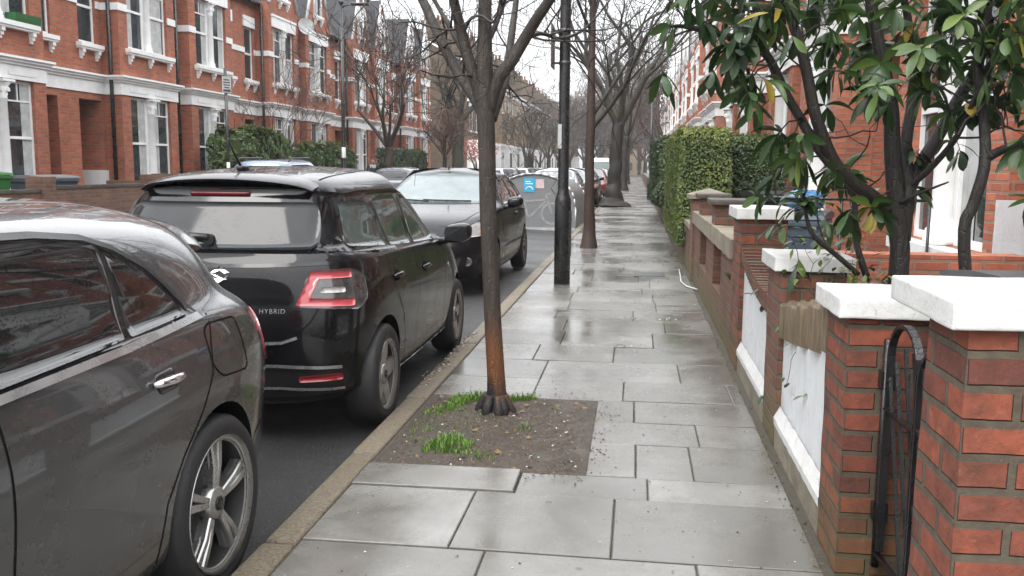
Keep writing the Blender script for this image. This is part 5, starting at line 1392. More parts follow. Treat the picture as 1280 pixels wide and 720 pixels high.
person('person in a dark coat and pale scarf walking behind the parked cars across the road', (-10.4,35.2,0), R(-80))
# ------------------------------------------------------------------ cars
def paint(name, col, metal=0.0, rough=0.25, drops=0.25, coat=1.0, spec=0.5):
    m, nt, b = newmat(name); ob = coords(nt)
    n = noise_n(nt, ob, 3.5, 5, 0.7)
    L(nt, mixc(nt, ramp(nt, n, [(0.35,0.),(0.75,0.5)]), col, tuple(c*0.8+0.003 for c in col)), b.inputs['Base Color'])
    b.inputs['Metallic'].default_value = metal
    L(nt, ramp(nt, n, [(0.3,rough-0.06),(0.75,rough+0.10)]), b.inputs['Roughness'])
    b.inputs['Coat Weight'].default_value = coat; b.inputs['Coat Roughness'].default_value = 0.03; b.inputs['Specular IOR Level'].default_value = spec
    v = N(nt, 'ShaderNodeTexVoronoi', Scale=150.); L(nt, ob, v.inputs['Vector'])
    h = ramp(nt, v.outputs['Distance'], [(0.0,1.),(0.22,0.75),(0.30,0.),(1.,0.)])
    v2 = noise_n(nt, ob, 9., 3, 0.6)
    h2 = mathn(nt, 'MULTIPLY', h, ramp(nt, v2, [(0.42,0.),(0.6,1.)]))
    bn = N(nt, 'ShaderNodeBump', Strength=drops*0.6, Distance=0.002); L(nt, h2, bn.inputs['Height'])
    L(nt, bn.outputs[0], b.inputs['Coat Normal'])
    bn2 = N(nt, 'ShaderNodeBump', Strength=drops*0.25, Distance=0.002); L(nt, h2, bn2.inputs['Height']); L(nt, bn2.outputs[0], b.inputs['Normal'])
    return m
def wetglass(name, col, rough, drops=0.3, spec=0.6):
    m, nt, b = newmat(name); ob = coords(nt)
    n = noise_n(nt, ob, 5., 4, 0.6)
    L(nt, mixc(nt, ramp(nt, n, [(0.3,0.),(0.7,1.)]), tuple(c*0.7 for c in col), col), b.inputs['Base Color'])
    b.inputs['Roughness'].default_value = rough; b.inputs['Specular IOR Level'].default_value = spec
    v = N(nt, 'ShaderNodeTexVoronoi', Scale=110.); L(nt, ob, v.inputs['Vector'])
    h = mathn(nt, 'MULTIPLY', ramp(nt, v.outputs['Distance'], [(0.,1.),(0.25,0.6),(0.32,0.),(1.,0.)]), ramp(nt, noise_n(nt, ob, 7., 3, 0.6), [(0.45,0.),(0.62,1.)]))
    bump(nt, b, h, drops, 0.003)
    return m
M['paint_grey'] = paint('graphite metallic paint', (0.075,0.076,0.079), 0.6, 0.25, 0.14)
M['paint_black'] = paint('black metallic paint', (0.004,0.004,0.005), 0.0, 0.3, 0.10, 0.75, 0.1)
M['paint_black2'] = paint('black car paint', (0.005,0.005,0.007), 0.0, 0.3, 0.12, 0.6, 0.1)
M['paint_silver'] = paint('silver paint', (0.36,0.37,0.38), 0.6, 0.3, 0.15)
M['paint_blue'] = paint('steel blue paint', (0.12,0.17,0.28), 0.5, 0.3, 0.15)
M['paint_red'] = paint('dark red paint', (0.22,0.015,0.015), 0.2, 0.3, 0.15)
M['paint_white'] = paint('white van paint', (0.74,0.75,0.76), 0., 0.35, 0.1)
M['paint_navy'] = paint('dark navy paint', (0.02,0.025,0.04), 0.4, 0.3, 0.15)
M['glass_dark'] = wetglass('tinted car glass', (0.008,0.009,0.010), 0.03, 0.12, 0.7)
M['glass_rear'] = wetglass('rear car glass', (0.020,0.022,0.024), 0.08, 0.22, 0.42)
M['glass_front'] = wetglass('misted windscreen', (0.13,0.165,0.17), 0.16, 0.35, 0.4)
M['glass_green'] = wetglass('car side glass', (0.05,0.075,0.07), 0.05, 0.2, 0.7)
M['trim_black'] = plain('black plastic trim', (0.012,0.012,0.013), 0.4)
M['gloss_black'] = plain('gloss black trim', (0.006,0.006,0.007), 0.12, spec=0.6)
M['seam'] = plain('panel gap', (0.003,0.003,0.003), 0.8, spec=0.1)
M['rubber'] = plain('tyre rubber', (0.016,0.016,0.017), 0.65, bmp=0.3, bscale=120)
M['alloy'] = plain('alloy wheel', (0.42,0.41,0.39), 0.35, metal=0.8, var=0.2)
M['alloy_dark'] = plain('dark wheel barrel', (0.03,0.03,0.03), 0.5, metal=0.5)
M['chrome'] = plain('chrome', (0.75,0.75,0.76), 0.12, metal=1.0, var=0.05)
M['silver_trim'] = plain('satin silver trim', (0.45,0.46,0.47), 0.3, metal=0.8)
M['lens_red'] = plain('red lamp lens', (0.26,0.010,0.016), 0.12, spec=0.6, coat=1., var=0.2, scale=30)
M['lens_pink'] = plain('pale red lamp band', (0.42,0.055,0.07), 0.15, spec=0.6, coat=1., var=0.15)
M['lens_smoke'] = plain('smoked lamp lens', (0.06,0.055,0.055), 0.08, spec=0.7, coat=1., var=0.5, scale=25)
M['lens_clear'] = plain('clear lamp lens', (0.34,0.33,0.33), 0.10, spec=0.6, coat=1., var=0.35, scale=28)
M['lens_amber'] = plain('amber lens', (0.6,0.16,0.02), 0.15)
M['plate_white'] = plain('white number plate', (0.7,0.7,0.68), 0.4)

def body_grid(s):
    """control cage of the half body; rows from the sill to the roof, stations from rear centre round the side to front centre"""
    W = s['W']/2; wb = s['wb']; xr = -s['ro']; xf = wb+s['fo']
    zr, zf = s['belt_r'], s['belt_f']; H = s['H']
    def low(z_r, z_m, z_f, wf, dr, df, rc=1.0, fc=1.0, z3=None):
        w = W*wf; a = xr+dr; b = xf-df
        xs = [a, a+0.012*rc, a+0.06*rc, a+0.24*rc, 0., wb*0.36, wb*0.62, wb*0.84, wb, b-0.36*fc, b-0.13*fc, b-0.03*fc, b]
        ys = [0, .42*w, .75*w, .955*w, w, w, w, w, w*0.995, .94*w, .72*w, .40*w, 0]
        zs = [z_r]*4+[z_r*.6+z_m*.4, z_m, z_m, z_m*.6+z_f*.4, z_m*.3+z_f*.7]+[z_f]*4
        return [(x,y,z) for x,y,z in zip(xs,ys,zs)]
    g = []
    zb = s.get('zb', 0.20)
    under = low(zb+.02, zb-0.01, zb, 0.80, 0.12, 0.14)
    g.append([(x,0,z) for x,y,z in under]); g.append(under)
    g.append(low(zb+.06, zb+.01, zb+.02, 0.945, 0.055, 0.06))
    g.append(low(zb+.20, zb+.15, zb+.18, 0.972, 0.012, 0.012))
    g.append(low(0.60, 0.54, 0.52, 0.988, 0.0, 0.0))
    g.append(low(s.get('z5r',0.80), s.get('z5m',0.75), 0.66, 1.0, s.get('d5',0.03), 0.03))
    sh = low(zr-.06, (zr+zf)/2-.07, s['hood_f'], 0.955, s.get('d6',0.07), 0.09)
    # fender line rises to the cowl
    hf, hc = s['hood_f'], s['hood_c']
    sh[7] = (sh[7][0], sh[7][1], hc-.06); sh[8] = (sh[8][0], sh[8][1]*.985, hc-.09); sh[9] = (sh[9][0], sh[9][1]*.95, (hf+hc)/2-.04)
    g.append(sh)
    xc, xa = s['cowl'], s['apil']        # windscreen base: centre x, corner x
    bl = s.get('bw',0.90)
    b1 = low(zr, (zr+zf)/2, hf, bl+.045, s.get('d7',0.10), 0.09)
    b1[7] = (xa+0.10, W*(bl+.03), hc+.0); b1[8] = ((xa+xf)/2-.10, W*.87, hc-.015); b1[9] = (xf-.58, W*.76, (hf+2*hc)/3); b1[10] = (xf-.40, W*.56, (hf+hc)/2+.03); b1[11] = (xf-.33, W*.30, (hf+hc)/2+.045); b1[12] = (xf-.31, 0, (hf+hc)/2+.05)
    g.append(b1)
    def gh(z_r, z_m, z_f, wf, xg, xw, xsd, front_w=None, s4=None):
        w = W*wf; fw = w if front_w is None else front_w*W
        x4 = xg+0.42 if s4 is None else s4
        rt = s.get('rt', 0.)
        xs = [xg, xg+.008+.012*rt, xg+.035+.045*rt, xg+.13+.10*rt, x4+.10*rt, wb*.36, (wb*.36+xsd)/2, xsd-.20, xsd, xsd+(xw-xsd)*.38, xsd+(xw-xsd)*.70, xsd+(xw-xsd)*.92, xw]
        ys = [0,.45*w,(.78-.05*rt)*w,(.97-.07*rt)*w,(1-.015*rt)*w,w*1.005,w,w*.985,fw*.965,fw*.86,fw*.64,fw*.34,0]
        zs = [z_r,z_r,z_r,z_r,z_r*.5+z_m*.5,z_m,z_m,z_m*.5+z_f*.5,z_f,z_f,z_f,z_f,z_f]
        return [(x,y,z) for x,y,z in zip(xs,ys,zs)]
    g.append(gh(zr+.035,(zr+zf)/2+.035,hc+.012,bl,s['g0'],xc,xa))
    t = s['top']; xt = s['wtop']; xts = s['wtop_s']
    zt = H-.115
    mid = 0.5
    g.append(gh((zr+zt)/2,((zr+zf)/2+zt)/2,(hc+zt)/2,(bl+t)/2+.018,(s['g0']+s['g1'])/2-.012,(xc+xt)/2+.02,(xa+xts)/2+.02))
    g.append(gh(s.get('ztr',zt),zt,zt-.01,t,s['g1'],xt,xts))
    g.append(gh(s.get('ztr',zt)+.05,H-.035,H-.07,t*.87,s['g1']+.03,xt-.10,xts-.12,s4=s['g1']+.5))
    rfx = g[-1]; top = []
    rx0, rx1 = s['g1']+.07, xt-.15
    zs = [s.get('ztr',zt)+.075]*2+[s.get('ztr',zt)+.085, H-.03, H-.012, H, H, H-.006, H-.02, H-.03, H-.035, H-.04, H-.045]
    xs = [rx0+(rx1-rx0)*k for k in (0,.01,.03,.10,.28,.48,.66,.82,.90,.95,.975,.99,1.)]
    mid_ = gh(0,0,0,t*.48,s['g1']+.055,xt-.13,xts-.16,s4=s['g1']+.52)
    g.append([(m[0],m[1],z-.004) for m,z in zip(mid_,zs)])
    g.append([(x,0,z) for x,z in zip(xs,zs)])
    for (r_,c_,dx,dy,dz) in s.get('tweak',()):
        x,y,z = g[r_][c_]; g[r_][c_] = (x+dx,y+dy,z+dz)
    return g

def eval_body(s, level=3):
    g = body_grid(s); nr, nc = len(g), len(g[0]); bm = bmesh.new()
    for sg in (1,-1):
        vs = [[bm.verts.new((x,sg*y,z)) for x,y,z in row] for row in g]
        for i in range(nr-1):
            for j in range(nc-1):
                q = [vs[i][j],vs[i][j+1],vs[i+1][j+1],vs[i+1][j]]
                if sg < 0: q = q[::-1]
                try: bm.faces.new(q)
                except ValueError: pass
    bmesh.ops.remove_doubles(bm, verts=bm.verts, dist=1e-5)
    bmesh.ops.dissolve_degenerate(bm, dist=1e-5, edges=bm.edges)
    bmesh.ops.recalc_face_normals(bm, faces=bm.faces)
    me = bpy.data.meshes.new('cage'); bm.to_mesh(me); bm.free()
    o = bpy.data.objects.new('cage', me); C.objects.link(o)
    m = o.modifiers.new('s','SUBSURF'); m.levels = m.render_levels = level
    dg = bpy.context.evaluated_depsgraph_get(); out = bpy.data.meshes.new_from_object(o.evaluated_get(dg))
    bpy.data.objects.remove(o)
    bm = bmesh.new(); bm.from_mesh(out)
    # raised creases pressed into the side
    bm.to_mesh(out); tree = BVHTree.FromBMesh(bm); bm.free()
    return out, tree

def cut_arches(me, s, mats):
    """wheel openings cut with cylinders, lined inside"""
    o = bpy.data.objects.new('b', me); C.objects.link(o); cs = []
    for x in (0., s['wb']):
        mb = MB(); y0 = s['W']/2-0.30
        for sg in (1,-1):
            q = MB(); q.lathe([(s['arch'],-0.28),(s['arch'],0.28)],40,0,'y',(x,sg*(s['W']/2-0.02),s['tyre']+.015)); mb.add(q)
        me2 = mb.mesh('c',[M['black']]); c = bpy.data.objects.new('c', me2); C.objects.link(c); cs.append(c)
        m = o.modifiers.new('b','BOOLEAN'); m.operation = 'DIFFERENCE'; m.solver = 'EXACT'; m.object = c; m.material_mode = 'TRANSFER'
    dg = bpy.context.evaluated_depsgraph_get(); out = bpy.data.meshes.new_from_object(o.evaluated_get(dg))
    for c in cs+[o]: bpy.data.objects.remove(c)
    return out

class Proj:
    """lays panels on the body: 2D outline (u,v) -> ray on body"""
    def __init__(s, tree): s.t = tree
    def frame(s, view, side=1):
        if view == 'side': return lambda u,v: (Vector((u, side*3., v)), Vector((0,-side,0)))
        if view == 'rear': return lambda u,v: (Vector((-4., u, v)), Vector((1,0,0)))
        if view == 'front': return lambda u,v: (Vector((9., u, v)), Vector((-1,0,0)))
        if view == 'top': return lambda u,v: (Vector((u, v, 4.)), Vector((0,0,-1)))
        if view == 'corner':   # rear corner seen from 45 degrees : u along the tangent
            d = Vector((1,-side,0)).normalized(); tv = Vector((1,side,0)).normalized()
            return lambda u,v: (Vector((0,0,v))+tv*u-d*4, d)
        if view == 'fcorner':
            d = Vector((-1,-side,0)).normalized(); tv = Vector((1,-side,0)).normalized()
            return lambda u,v: (Vector((0,0,v))+tv*u-d*4, d)
    def hit(s, fr, u, v):
        o, d = fr(u, v); h = s.t.ray_cast(o, d)
        return h[0], h[1], d
    def patch(s, poly, view, off=0.003, side=1, step=0.05, mb=None, m=0, skirt=0.012, z_ok=None):
        mb = mb or MB(); fr = s.frame(view, side)
        bm = bmesh.new(); vs = [bm.verts.new((u,v,0)) for u,v in poly]; bm.faces.new(vs)
        us = [p[0] for p in poly]; ws = [p[1] for p in poly]
        for ax,(a,b) in enumerate(((min(us),max(us)),(min(ws),max(ws)))):
            k = int((b-a)/step)+1
            for i in range(1,k):
                c = [0,0,0]; n = [0,0,0]; c[ax] = a+(b-a)*i/k; n[ax] = 1
                bmesh.ops.bisect_plane(bm, geom=bm.verts[:]+bm.edges[:]+bm.faces[:], plane_co=c, plane_no=n)
        idx = {}; bad = set()
        for v in bm.verts:
            p, n, d = s.hit(fr, v.co.x, v.co.y)
            if p is None: bad.add(v); continue
            if n.dot(d) > 0: n = -n
            q = p+n*off; idx[v] = (mb.vert(q), p-n*skirt)
        for f in bm.faces:
            if any(v in bad for v in f.verts): continue
            mb.face([idx[v][0] for v in f.verts], m, True)
        for e in bm.edges:
            if len(e.link_faces) == 1 and not any(v in bad for v in e.verts):
                a, b = e.verts; ia, ib = mb.vert(idx[a][1]), mb.vert(idx[b][1])
                mb.face((idx[a][0], idx[b][0], ib, ia), m, False)
        bm.free(); return mb
    def line(s, pts, view, w=0.004, off=0.0015, side=1, step=0.03, mb=None, m=0):
        """thin strip following a polyline"""
        mb = mb or MB(); fr = s.frame(view, side); P = []
        for (a,b) in zip(pts[:-1],pts[1:]):
            k = max(1,int(math.hypot(b[0]-a[0],b[1]-a[1])/step))
            for i in range(k): P.append((a[0]+(b[0]-a[0])*i/k, a[1]+(b[1]-a[1])*i/k))
        P.append(pts[-1]); last = None
        for i,(u,v) in enumerate(P):
            q0 = P[max(i-1,0)]; q1 = P[min(i+1,len(P)-1)]; d = Vector((q1[0]-q0[0],q1[1]-q0[1])).normalized(); nx,ny = -d.y*w,d.x*w
            r = []
            for sg in (1,-1):
                p, n, dd = s.hit(fr, u+sg*nx, v+sg*ny)
                if p is None: r = None; break
                if n.dot(dd) > 0: n = -n
                r.append(p+n*off)
            if r:
                cur = (mb.vert(r[0]), mb.vert(r[1]))
                if last: mb.face((last[0],cur[0],cur[1],last[1]), m, True)
                last = cur
            else: last = None
        return mb
    def at(s, u, v, view, side=1):
        p, n, d = s.hit(s.frame(view, side), u, v)
        if n.dot(d) > 0: n = -n
        return p, n
def rnd_poly(pts, r=0.03, k=4):
    """round the corners of an outline"""
    out = []; n = len(pts)
    for i in range(n):
        p0, p1, p2 = Vector(pts[i-1]), Vector(pts[i]), Vector(pts[(i+1)%n])
        a = (p0-p1); b = (p2-p1); rr_ = min(r, a.length*.45, b.length*.45)
        s0 = p1+a.normalized()*rr_; s1 = p1+b.normalized()*rr_
        for j in range(k+1):
            t = j/k; q = s0*(1-t)**2+p1*2*t*(1-t)+s1*t*t; out.append((q.x,q.y))
    return out
def mirror(poly): return [(-u,v) for u,v in poly][::-1]
def inset(poly, d):
    n = len(poly); out = []
    ar = sum(poly[i][0]*poly[(i+1)%n][1]-poly[(i+1)%n][0]*poly[i][1] for i in range(n)); sg = 1 if ar > 0 else -1
    for i in range(n):
        p0, p1, p2 = Vector(poly[i-1]), Vector(poly[i]), Vector(poly[(i+1)%n])
        e0 = (p1-p0).normalized(); e1 = (p2-p1).normalized(); nn = Vector((-e0.y-e1.y, e0.x+e1.x))
        if nn.length < 1e-6: nn = Vector((-e0.y,e0.x))
        out.append(tuple(p1+nn.normalized()*d*sg))
    return out

def wheel(parent, x, y, sg, s, style, alloy=None):
    """tyre (part of wheel thing) and alloy; outer face towards sg*y"""
    R0 = s['tyre']; rr_ = s['rim']; wd = 0.20; alloy = alloy or M['alloy']
    w_ = MB()
    prof = [(rr_+.004,-wd*.5+.01),(rr_+.03,-wd*.5),(R0-.02,-wd*.5+.006),(R0,-wd*.5+.03),(R0,wd*.5-.03),(R0-.02,wd*.5-.006),(rr_+.03,wd*.5),(rr_+.004,wd*.5-.012)]
    w_.lathe(prof,48,0,'y',close=True)
    rot = 0 if sg > 0 else math.pi
    o = w_.build('wheel', M['rubber'], parent, (x,sg*y-sg*wd*.5,R0), (0,0,rot))
    b = MB(); b.lathe([(rr_-.0,-wd*.45),(rr_-.035,-wd*.40),(rr_-.03,0.02),(rr_-.012,wd*.5-.02)],40,0,'y',close=True); b.lathe([(0.0,0.028),(rr_*.62,0.03),(rr_*.62,0.0),(0.0,0.0)],24,0,'y'); b.build('barrel', M['alloy_dark'], o)
    r_ = MB(); r_.lathe([(rr_-.018,wd*.5-.028),(rr_+.006,wd*.5-.004),(rr_+.006,wd*.5-.014),(rr_-.016,wd*.5-.045)],48,0,'y',close=True)
    yh = wd*.5-.02
    def spoke(a, w0, w1, r0, r1, y0, y1, tk=0.028):
        ca, sa = math.cos(a), math.sin(a)
        def P(r,t,y): return (r*ca-t*sa, y, r*sa+t*ca)
        b_ = len(r_.v); q = []
        for r,w_2,y in ((r0,w0,y0),((r0+r1)/2,(w0*.45+w1*.55)*.92,(y0+y1)/2+.006),(r1,w1,y1)):
            q += [P(r,-w_2,y-.006),P(r,-w_2*.72,y),P(r,w_2*.72,y),P(r,w_2,y-.006),P(r,w_2,y-tk),P(r,-w_2,y-tk)]
        r_.v += q
        for k in range(2):
            for j in range(6): r_.face((b_+k*6+j,b_+k*6+(j+1)%6,b_+(k+1)*6+(j+1)%6,b_+(k+1)*6+j),0,False)
        r_.face([b_+j for j in range(6)]); r_.face([b_+12+j for j in range(6)])
    n = 5
    for k in range(n):
        a = k*2*math.pi/n+style.get('rot',0.3)
        if style['kind'] == 'twin':
            for t in (-1,1): spoke(a+t*.105, .013, .017, .05, rr_-.006, yh-.012, yh-.006); 
            for t in (-1,1): spoke(a+t*.17, .006, .007, .07, rr_-.006, yh-.03, yh-.022)
        elif style['kind'] == 'blade':
            spoke(a, .062, .050, .04, rr_-.01, yh-.02, yh-.008); spoke(a+.30, .012, .012, .06, rr_-.01, yh-.035, yh-.02)
        else:
            for t in (-1,1): spoke(a+t*.22, .02, .018, .04, rr_-.008, yh-.02, yh-.01)
    r_.lathe([(0.062,yh-.05),(0.062,yh-.012),(0.05,yh-.006),(0.03,yh-.004),(0.001,yh-.004)],20,0,'y',close=True)
    r_.build('rim', alloy, o)
    cp = MB(); cp.lathe([(0.001,yh-.003),(0.026,yh-.003),(0.026,yh+.001),(0.001,yh+.002)],16,0,'y',close=True); cp.build('centre_cap', M['gloss_black'], o)
    return o
def mirror_part(t, P, s, sg, x, z, mat):
    p, n = P.at(x, z, 'side', sg)
    mb = MB(); bm = bmesh.new(); bmesh.ops.create_icosphere(bm, subdivisions=3, radius=1)
    for v in bm.verts:
        c = v.co; e = 3.; L4 = (abs(c.x)**e+abs(c.y)**e+abs(c.z)**e)**(1/e); c = c/L4
        v.co = Vector((c.x*.075*(1 if c.x < 0 else 1.25)+.0, c.y*.105, c.z*.072+ .012*c.y*sg))
    mb.addbm(bm,0,True); bm.free()
    o = mb.build('door_mirror', mat, t, (x+.02, p.y+sg*.155, z+.055))
    g = MB(); g.prism(rnd_poly([(-.085,-.052),(.085,-.052),(.088,.05),(-.075,.055)],.03),-.081,-.072,0,'x'); g.build('mirror_glass', M['glass_dark'], o)
    a = MB(); a.tube([(0,0,-.02),(.01,-sg*.10,-.06),(.02,-sg*.16,-.075)],[.03,.028,.03],8); a.build('mirror_arm', M['trim_black'], o)
def handle(t, P, sg, x, z, chrome=False):
    p, n = P.at(x, z, 'side', sg)
    mb = MB(); q = []
    for k in range(9):
        u = -0.085+0.17*k/8; h = 0.028*math.sin(math.pi*k/8)**0.5+0.004; pp, nn = P.at(x+u, z+0.004*k/8, 'side', sg); q.append(pp+nn*h)
    mb.tube(q, [.010,.013,.014,.015,.015,.015,.014,.013,.010], 8)
    mb.build('door_handle', M['chrome'] if chrome else M['gloss_black'], t)
    r = MB(); c = rnd_poly([(x-.07,z-.032),(x+.06,z-.034),(x+.07,z+.03),(x-.06,z+.036)],.03); P.patch(c,'side',.0012,sg,.03,r,0,.0); r.build('handle_recess', M['seam'] if not chrome else M['gloss_black'], t)

def finish_body(t, me, tree, s, mat):
    for m in (mat, M['black']): me.materials.append(m)
    me2 = cut_arches(me, s, None)
    n = len(me2.polygons); mi = np.zeros(n, dtype=np.int32); me2.polygons.foreach_get('material_index', mi)
    me2.materials.clear(); me2.materials.append(mat); me2.materials.append(M['black'])
    # faces cut by the arch cylinders (facing the axle line)
    for p in me2.polygons:
        c = p.center; k = 0
        for x in (0., s['wb']):
            d = math.hypot(c.x-x, c.z-s['tyre']-.015)
            if abs(d-s['arch']) < 0.012 and abs(c.y) > s['W']/2-.32 and abs(p.normal.y) < 0.5: k = 1
            if d < s['arch'] and abs(abs(c.y)-(s['W']/2-.30)) < .02: k = 1
        p.material_index = k; p.use_smooth = True
    box_uv(me2); me2.set_sharp_from_angle(angle=R(38))
    return link('body', me2, t)
def arch_trim(t, P, s, sg, mat, w=0.03, name='arch_trim'):
    for x in (0., s['wb']):
        mb = MB(); pts = []
        for k in range(25):
            a = math.pi*(-0.02+1.04*k/24); pts.append((x+(s['arch']+w*.4)*math.cos(a), s['tyre']+.015+(s['arch']+w*.4)*math.sin(a)))
        P.line(pts,'side',w*.5,.006,sg,.05,mb); mb.build(name, mat, t)

def spoiler(t, P, mat, hw, x0, x1, drop, thick, off=0.006):
    """lip that carries the roof on over the rear screen"""
    mb = MB(); n = 28; ring = 0
    for k in range(n+1):
        y = -hw+2*hw*k/n; e = 1-(abs(y)/hw)**4
        z0 = P.at(x0, y, 'top')[0].z; z1 = P.at(x0-.04, y, 'top')[0].z; xe = x0+(x1-x0)*(0.45+0.55*e); d = drop*(xe-x0)/(x1-x0); th = thick*(0.35+0.65*e)
        pts = [(x0+.05,P.at(x0+.05,y,'top')[0].z-.003),(x0,z0+off),(x0+(xe-x0)*.5,z0+off-d*.4),(xe+.012,z0+off-d),(xe,z0+off-d-.008),(xe+.006,z0+off-d-th),(xe+.05,z0+off-d-th-.006),(x0+.02,z0+off-d-th-.012)]
        ring = len(pts)
        for x,z in pts: mb.v.append((x,y,z))
    for i in range(n):
        for j in range(ring-1): q = i*ring+j; mb.face((q,q+1,q+ring+1,q+ring),0,True)
    mb.face([j for j in range(ring)]); mb.face([n*ring+j for j in range(ring)])
    return mb.build('spoiler', mat, t, sharp=45)
def base_car(name, label, s, mat, level=3, cat='car', group=None):
    t = thing(name, label, cat, (0,0,0), 0, group)
    me, tree = eval_body(s, level); P = Proj(tree); finish_body(t, me, tree, s, mat)
    return t, P
def seams(t, P, lines, view='side', sides=(1,-1), w=0.0032):
    for sg in sides:
        for l in lines:
            mb = MB(); P.line(l, view, w, .0016, sg, .03, mb)
            if mb.f: mb.build('panel_gap', M['seam'], t, recalc=False)
def side_glass(t, P, poly_list, trim_poly, glass, sides=(1,-1), bars=(), trim=None, step=0.05):
    for sg in sides:
        mb = MB(); P.patch(trim_poly,'side',.003,sg,step,mb); tr = mb.build('window_surround', trim or M['gloss_black'], t, recalc=False)
        for pl_ in poly_list:
            g = MB(); P.patch(pl_,'side',.0065,sg,step,g,0,.006); g.build('side_window', glass, tr, recalc=False)

# ---------- black hatchback, tail towards the camera
SW = dict(W=1.70, wb=2.22, ro=0.63, fo=0.72, H=1.515, belt_r=1.035, belt_f=0.945, hood_f=0.78, hood_c=0.97, cowl=1.98, apil=1.68, top=.765, wtop=1.28, wtop_s=1.05, g0=-.53, g1=-.34, tyre=.300, arch=.338, rim=.205, bw=.90, ztr=1.395, zb=.20, rt=1.0)
t, P = base_car('parked_car', 'black hatchback parked with its tail to the camera, rear wiper and roof aerial', SW, M['paint_black'])
S1 = t
sidepoly = rnd_poly([(-.44,1.062),(0.0,1.02),(.8,.985),(1.66,.955),(1.58,1.03),(1.33,1.22),(1.12,1.335),(.75,1.375),(.1,1.372),(-.22,1.345),(-.34,1.20)],.03)
w_r = rnd_poly([(.30,1.035),(.77,1.012),(.74,1.34),(.40,1.345),(.22,1.31)],.03)
w_f = rnd_poly([(.85,1.01),(1.58,.98),(1.50,1.06),(1.28,1.225),(1.08,1.315),(.82,1.338)],.03)
w_q = rnd_poly([(-.28,1.075),(.22,1.04),(.15,1.31),(.0,1.325),(-.16,1.31)],.03)
side_glass(t, P, [w_r, w_f, w_q], sidepoly, M['glass_green'])
# rear screen and surround
rs_ = rnd_poly([(-.67,1.05),(.67,1.05),(.655,1.20),(.60,1.365),(.30,1.395),(-.30,1.395),(-.60,1.365),(-.655,1.20)],.04)
mb = MB(); P.patch(rs_,'rear',.003,1,.05,mb); rsr = mb.build('screen_surround', M['gloss_black'], t, recalc=False)
mb = MB(); P.patch(rnd_poly([(-.575,1.068),(.575,1.068),(.56,1.20),(.52,1.315),(-.52,1.315),(-.56,1.20)],.07),'rear',.0065,1,.04,mb,0,.006); mb.build('rear_screen', M['glass_rear'], rsr, recalc=False)
mb = MB(); P.patch(rnd_poly([(-.17,1.347),(.17,1.347),(.17,1.370),(-.17,1.370)],.008),'rear',.012,1,.05,mb); mb.build('brake_light', plain('unlit brake lens',(0.09,0.006,0.008),0.2), rsr, recalc=False)
spoiler(t, P, M['paint_black'], .50, -.20, -.41, .035, .020)
# aerial
mb = MB(); mb.tube([(-.06,0.0,1.49),(-.09,0,1.52),(-.18,0,1.60),(-.24,0,1.66)],[.012,.008,.005,.004],8); mb.bbox(-.10,0.0,-.022,.022,1.485,1.515,.01); mb.build('aerial', M['trim_black'], t)
# wiper
p0,n0 = P.at(.22,1.12,'rear'); p1,n1 = P.at(.52,1.15,'rear')
mb = MB(); q = [P.at(y,1.125+0.02*(y-.05)/.4,'rear') for y in (.0,.1,.2,.3,.42)]; mb.tube([p+n*.02 for p,n in q],[.02,.02,.019,.016,.008],8); mb.lathe([(.03,0),(.03,.03),(.015,.035)],14,0,'x',(q[0][0].x-.03,0.0,1.12)); mb.build('rear_wiper', M['trim_black'], rsr)
# tailgate gap, crease and boot lid strip
seams(t, P, [[(-.70,1.05),(-.68,.98),(-.62,.80),(-.57,.70),(-.50,.63),(-.42,.60),(0,.585),(.42,.60),(.50,.63),(.57,.70),(.62,.80),(.68,.98),(.70,1.05)]], 'rear', (1,))
mb = MB(); P.line([(-.66,1.0),(-.3,.988),(0,.983),(.3,.988),(.66,1.0)],'rear',.010,.004,1,.03,mb); mb.build('tailgate_crease', M['gloss_black'], t, recalc=False)
mb = MB(); P.line([(-.50,.615),(-.42,.588),(0,.572),(.42,.588),(.50,.615)],'rear',.008,.010,1,.03,mb); mb.build('bumper_edge', M['silver_trim'], t, recalc=False)
mb = MB(); P.patch(rnd_poly([(-.26,.625),(.26,.625),(.24,.75),(-.24,.75)],.03),'rear',.002,1,.05,mb); mb.build('plate_recess', M['gloss_black'], t, recalc=False)
mb = MB(); P.patch(rnd_poly([(-.25,.63),(.25,.63),(.25,.735),(-.25,.735)],.01),'rear',.010,1,.05,mb); mb.build('number_plate', plain('yellow number plate',(0.65,0.48,0.06),0.4), t, recalc=False)
# emblem: two facing bent strokes
mb = MB()
for pl_ in ([(-.055,.0),(.0,.038),(.058,.005),(.032,-.003),(.0,.016),(-.022,.002)],[(.055,-.010),(.0,-.050),(-.058,-.014),(-.032,-.006),(.0,-.026),(.022,-.012)],[(-.055,.0),(-.022,.002),(.048,-.03),(.022,-.034)]):
    P.patch([(-u-.075,.945+v) for u,v in pl_],'rear',.008,1,.03,mb)
mb.build('emblem', M['chrome'], t, recalc=False)
def text_part(body, size, parent, fn, name='lettering', mat=None, ext=0.002):
    cu = bpy.data.curves.new(name,'FONT'); cu.body = body; cu.size = size; cu.extrude = ext; cu.align_x = 'CENTER'; cu.align_y = 'CENTER'; cu.space_character = 1.15
    o = bpy.data.objects.new(name, cu); C.objects.link(o); dg = bpy.context.evaluated_depsgraph_get(); me = bpy.data.meshes.new_from_object(o.evaluated_get(dg)); bpy.data.objects.remove(o)
    for v in me.vertices: v.co = fn(v.co)
    me.materials.append(mat or M['chrome']); box_uv(me); return link(name, me, parent)
def rear_fn(yc, zc):
    def f(c):
        p, n = P.at(yc-c.x, zc+c.y, 'rear'); return p+n*(.003+max(0,c.z))
    return f
text_part('HYBRID', .036, t, rear_fn(-.37,.752))
